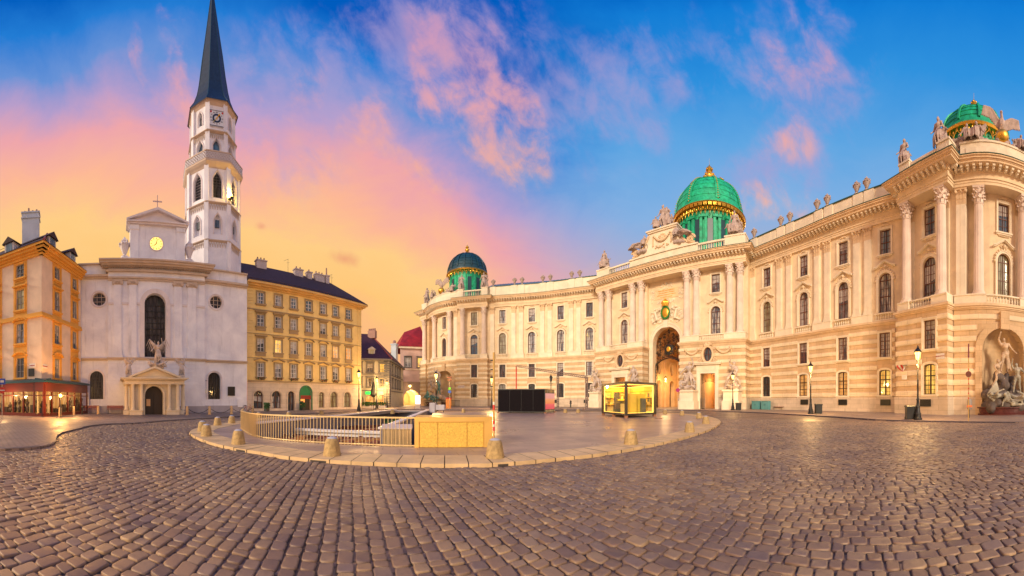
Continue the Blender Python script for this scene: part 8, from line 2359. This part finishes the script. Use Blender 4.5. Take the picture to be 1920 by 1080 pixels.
roof_group(RC, 1822, .9, 29.0, 'seated stone warriors with armour in front of the right green dome', [((-.6, 0, .1), .4, 2.7, 'sit', .5, 0, 25, False, True), ((.6, 0, .1), -.2, 2.8, 'sit', .5, .8, 26, True), ((-1.3, 0, 0), .2, 2.4, 'recline', .3, 0, 27, True)], vox=.06, extra=trophy(14, 1.6, 1.6, 6))
roof_group(RC, 1913, .9, 29.0, 'stone trophy figures at the right edge of the photo above the cornice', [((0, 0, 0), -.4, 2.6, 'sit', .5, .6, 28)], vox=.06, extra=trophy(14, 1.6, 1.8, 7))
roof_group(LF, 866, 1.0, 28.95, 'stone statue on left pedestal in front of the far dark dome', [((0, 0, 0), 0, 3.8, 'stand', 1, 0, 31), ((-.7, .1, 0), .3, 2.2, 'sit', .4, 0, 32)])
roof_group(LF, 907, 1.0, 28.95, 'stone statue on right pedestal in front of the far dark dome', [((0, 0, 0), 0, 3.8, 'stand', 1, .5, 33), ((.7, .1, 0), .3, 2.4, 'raise', .4, 0, 34)])
roof_group(LC, 848, .9, 29.0, 'low stone trophy group between gold globe and far dome statues', [((0, 0, 0), 0, 2.9, 'sit', .5, .6, 35), ((-1.2, 0, 0), 0, 2.6, 'recline', .4, 0, 36)], extra=trophy(12, 1.6, 1.8, 8))
roof_group(LC, 814, .9, 29.0, 'low stone figures left of the gold globe on the far pavilion', [((0, 0, 0), 0, 2.9, 'sit', .5, 0, 37), ((-1.4, 0, 0), 0, 2.8, 'raise', .4, 0, 38)], extra=trophy(10, 1.6, 1.8, 9))
roof_group(EP, 801, 1.2, 28.9, 'draped stone statue at the outermost left end of the palace roof', [((0, 0, 0), 0, 4.4, 'stand', 1, 0, 39)])
for F, px_, lab, k in ((RC, 1878, 'winged eagle perched on a golden globe at the right pavilion', 1.0), (LC, 828, 'winged eagle perched on a golden globe at the far left pavilion', 1.15)):
    s_ = F.s_px(px_, .8); c = F.M(s_, .8, 29.0); t = thing('eagle_statue', lab, 'statue', c, F.yaw(s_), 'eagles with golden globes')
    b = MB(); b.ball((0, -.1, .95 * k), .72 * k, 16, 12); b.build('globe', M_GOLD, t, smooth=180, world=False)
    b = MB(); z = 1.6 * k; b.ball((0, 0, z + .75 * k), .42 * k, 8, 7, sz=1.6); b.capsule((0, -.1, z + 1.2 * k), (-.1, -.2, z + 1.75 * k), .2 * k, .13 * k); b.ball((-.14, -.27, z + 1.85 * k), .17 * k); b.capsule((-.16, -.38, z + 1.85 * k), (-.2, -.56, z + 1.74 * k), .07 * k, .03)
    for sg in (-1, 1):
        b.capsule((sg * .2, -.1, z + .3 * k), (sg * .22, -.1, z - .1), .12 * k, .08 * k)
        up = 1.45 if sg < 0 else .85
        b.capsule((sg * .3 * k, .1, z + 1.15 * k), (sg * 1.1 * k, .1, z + (1.1 + up * .75) * k), .17 * k, .14 * k); b.capsule((sg * 1.1 * k, .1, z + (1.1 + up * .75) * k), (sg * 2.0 * k, .15, z + (1.1 + up * .8) * k), .14 * k, .08 * k)
        for j in range(11):
            f = j / 10; x = sg * (.35 + 1.6 * f) * k; zz_ = z + (1.15 + up * .8 * min(1, f * 1.8)) * k; b.capsule((x, .12, zz_), (x + sg * .25 * f * k, .16, zz_ - (.55 + .5 * sin(pi * (.2 + .5 * f))) * k), .13 * k, .06 * k)
    for j in range(5): b.capsule((0, .1, z + .4 * k), ((j - 2) * .15 * k, .35, z - .45 * k), .12 * k, .06 * k)
    rocks(b, random.Random(3), -1.2, 1.2, -.1, .5, 0, .5, 16, .3); sculpt(b, 'eagle', M_SCULPT, t, .06 if k == 1 else .09)

# urns along the attics
def urn_proto(nm, h, mt):
    t = thing(nm, 'x', 'urn', (0, 0, 0)); s = h / 1.9
    b = MB(); b.lathe([(.34 * s, 0), (.34 * s, .14 * s), (.2 * s, .2 * s), (.13 * s, .34 * s), (.2 * s, .42 * s)], n=12); b.build('foot', mt, t, smooth=40, world=False)
    b = MB(); b.lathe([(.2 * s, .42 * s), (.27 * s, .62 * s), (.40 * s, .95 * s), (.46 * s, 1.2 * s), (.36 * s, 1.36 * s), (.3 * s, 1.42 * s), (.36 * s, 1.5 * s), (.28 * s, 1.6 * s), (.14 * s, 1.72 * s), (.1 * s, 1.8 * s), (.03, 1.92 * s)], n=14, r_mod=lambda a, k, h: 1 if k % 2 else .93)
    for k in range(8): a = k * pi / 4; b.ball((.44 * s * cos(a), .44 * s * sin(a), 1.2 * s), .12 * s, 6, 5)
    for sg in (-1, 1): b.path([(sg * .38 * s, 0, 1.0 * s), (sg * .58 * s, 0, 1.2 * s), (sg * .5 * s, 0, 1.45 * s), (sg * .3 * s, 0, 1.45 * s)], .05 * s, 5)
    b.build('vase', mt, t, smooth=40, world=False); return t
up_ = urn_proto('stone_urn', 1.95, M_SCULPT); first = True
ORD = 'first second third fourth fifth sixth seventh'.split()
for side, locs, yaws in (('right', URN_R, YAW_R), ('left', URN_L, YAW_L)):
    for i, (c, yw) in enumerate(zip(locs, yaws)):
        lab = '%s stone urn on the %s palace wing, counted from the left' % (ORD[i], side)
        if first: up_.location = c; up_.rotation_euler.z = yw; up_['label'] = lab; up_['group'] = 'urns along the palace attic'; first = False
        else: dup(up_, c, yw, lab, 'urns along the palace attic')
cu = urn_proto('church_urn', 2.6, M_CHT); q = CF.M(g0 - .45 - .2, .75, 18.9 - .0); cu.location = q; cu['label'] = 'pale stone urn left of the church clock gable'; cu['group'] = 'urns on the church parapet'
dup(cu, CF.M(g1 + .7, .75, 18.9), 0, 'pale stone urn between church clock gable and tower', 'urns on the church parapet')

# church porch statues
s_ = PZ.s_px(296, .6); c = PZ.M(s_, .6, 5.0); b = MB(); yw = PZ.yaw(s_)
rocks(b, random.Random(2), -.5, .5, -.2, .3, 0, .35, 10, .25); figure(b, (0, 0, .55), 0, 2.3, 'raise', .3, 1.3, 3, helmet=True); figure(b, (0, -.2, .1), .1, 2.1, 'fallen', 0, .8, 4); figure(b, (.3, -.1, .05), 2.6, 1.9, 'recline', 0, 0, 5)
for j in range(3): b.capsule((.5, -.1, .3), (.9 + .15 * j, 0, .65 + .15 * j), .06, .03); b.capsule((-.5, -.1, .3), (-.95 - .1 * j, 0, .75 + .15 * j), .06, .03)
b.capsule((-.38, -.2, 2.9), (-.1, -.25, 1.2), .03, .03)
o = sculpt(b, 'winged_statue', M_FSTAT, None, .04, c); o.rotation_euler.z = yw; tag(o, 'white winged archangel fighting fallen figures above the church porch', 'statue')
for px_, lab, fl_ in ((241.5, 'white winged angel statue at the left end of the church porch roof', False), (340.5, 'white winged angel statue at the right end of the church porch roof', True)):
    s_ = PZ.s_px(px_, .8); c = PZ.M(s_, .8, 3.98); b = MB(); b.box(-.32, .32, -.3, .3, 0, .35); figure(b, (0, 0, .35), .3 * (1 if fl_ else -1), 1.75, 'stand', .9, .95, 7, flip=fl_)
    o = sculpt(b, 'angel_statue', M_FSTAT, None, .035, c); o.rotation_euler.z = PZ.yaw(s_); tag(o, lab, 'statue', 'angels on the church porch')

# palace wall fountains
M_FTN = mat('fountain_stone', (.58, .41, .27), rough=.7, var=.35, scale=1.5, dirt=.6, bump=.4)
M_PATINA = mat('patina_bronze', (.16, .34, .30), rough=.5, var=.6, scale=1.2, dirt=.5, bump=.3)
M_DROCK = mat('dark_rock', (.12, .09, .08), rough=.8, var=.4, scale=1.5, bump=.8)
for F, ns, lab, mt, k in ((RC, RNS, 'wall fountain with standing figure above tangled giants and dark red basin in right niche', M_FTN, 0), (LC, LNS, 'far wall fountain with bronze green figures in the left niche', M_PATINA, 1)):
    c = F.M(ns - (1.2 if k else 0), -1.9 if k else -.6, 0); t = thing('wall_fountain', lab, 'fountain', c, F.yaw(ns))
    b = MB(); R = random.Random(5 + k); rocks(b, R, -1.9, 1.9, -.9, 1.3, .6, 2.2, 60, .5); rocks(b, R, -1.1, 1.2, -.2, 1.3, 1.8, 4.3, 40, .45)
    sculpt(b, 'rock', M_DROCK if k == 0 else M_FTN, t, .1)
    b = MB(); figure(b, (.1, .55, 4.5), 0, 3.7, 'raise', 0, 0, 4, flip=True)
    for j in range(8): b.capsule((.35 + .04 * j, .75, 7.4 - .1 * j), (.9 - .1 * j, .8, 4.8 + .12 * j), .1, .09)
    figure(b, (-.9, -.1, 3.0), .5, 3.0, 'fight', 0, 0, 6); sculpt(b, 'upper_figures', M_FTN if k == 0 else M_FSTAT, t, .06)
    b = MB(); figure(b, (-1.0, -.7, 1.7), .2, 3.2, 'fallen', 0, 0, 7); figure(b, (.9, -.8, 1.5), -.4, 3.2, 'fallen', 0, 0, 8, flip=True); figure(b, (1.2, -.3, 2.4), -.5, 3.1, 'raise', 0, 0, 9, flip=True); figure(b, (.1, -1.1, .9), .1, 3.0, 'recline', 0, 0, 10)
    for j in range(10): b.capsule((-1.6 + .05 * j, -.9, 1.6 + .12 * j), (-2.3 + .1 * j, -1.0, 2.2 + .15 * j), .14, .08)
    sculpt(b, 'giants', mat('fountain_giants', (.42, .38, .30), rough=.6, var=.4, scale=1.2, dirt=.6, bump=.3) if k == 0 else M_PATINA, t, .06)
    b = MB(); n = 20
    pr = [(2.9, 0), (2.9, .25), (2.7, .35), (2.75, .75), (2.95, .82), (2.95, .95), (2.6, .95), (2.5, .7)]
    for i in range(n):
        a0, a1 = pi + pi * i / n, pi + pi * (i + 1) / n
        for (r0, z0), (r1, z1) in zip(pr[:-1], pr[1:]): b.quad((r0 * cos(a0), r0 * .62 * sin(a0) + .4, z0), (r0 * cos(a1), r0 * .62 * sin(a1) + .4, z0), (r1 * cos(a1), r1 * .62 * sin(a1) + .4, z1), (r1 * cos(a0), r1 * .62 * sin(a0) + .4, z1))
    if k: t.scale = (1.15, 1.15, 1.15)
    b.build('basin', mat('dark_red_granite', (.10, .025, .022), rough=.25, var=.3, scale=3), t, world=False)
    b = MB(); b.poly([(2.6 * cos(pi + pi * i / n), 2.6 * .62 * sin(pi + pi * i / n) + .4, .8) for i in range(n + 1)]); b.build('water', mat('basin_water', (.02, .025, .03), rough=.05, bump=.1), t, world=False)
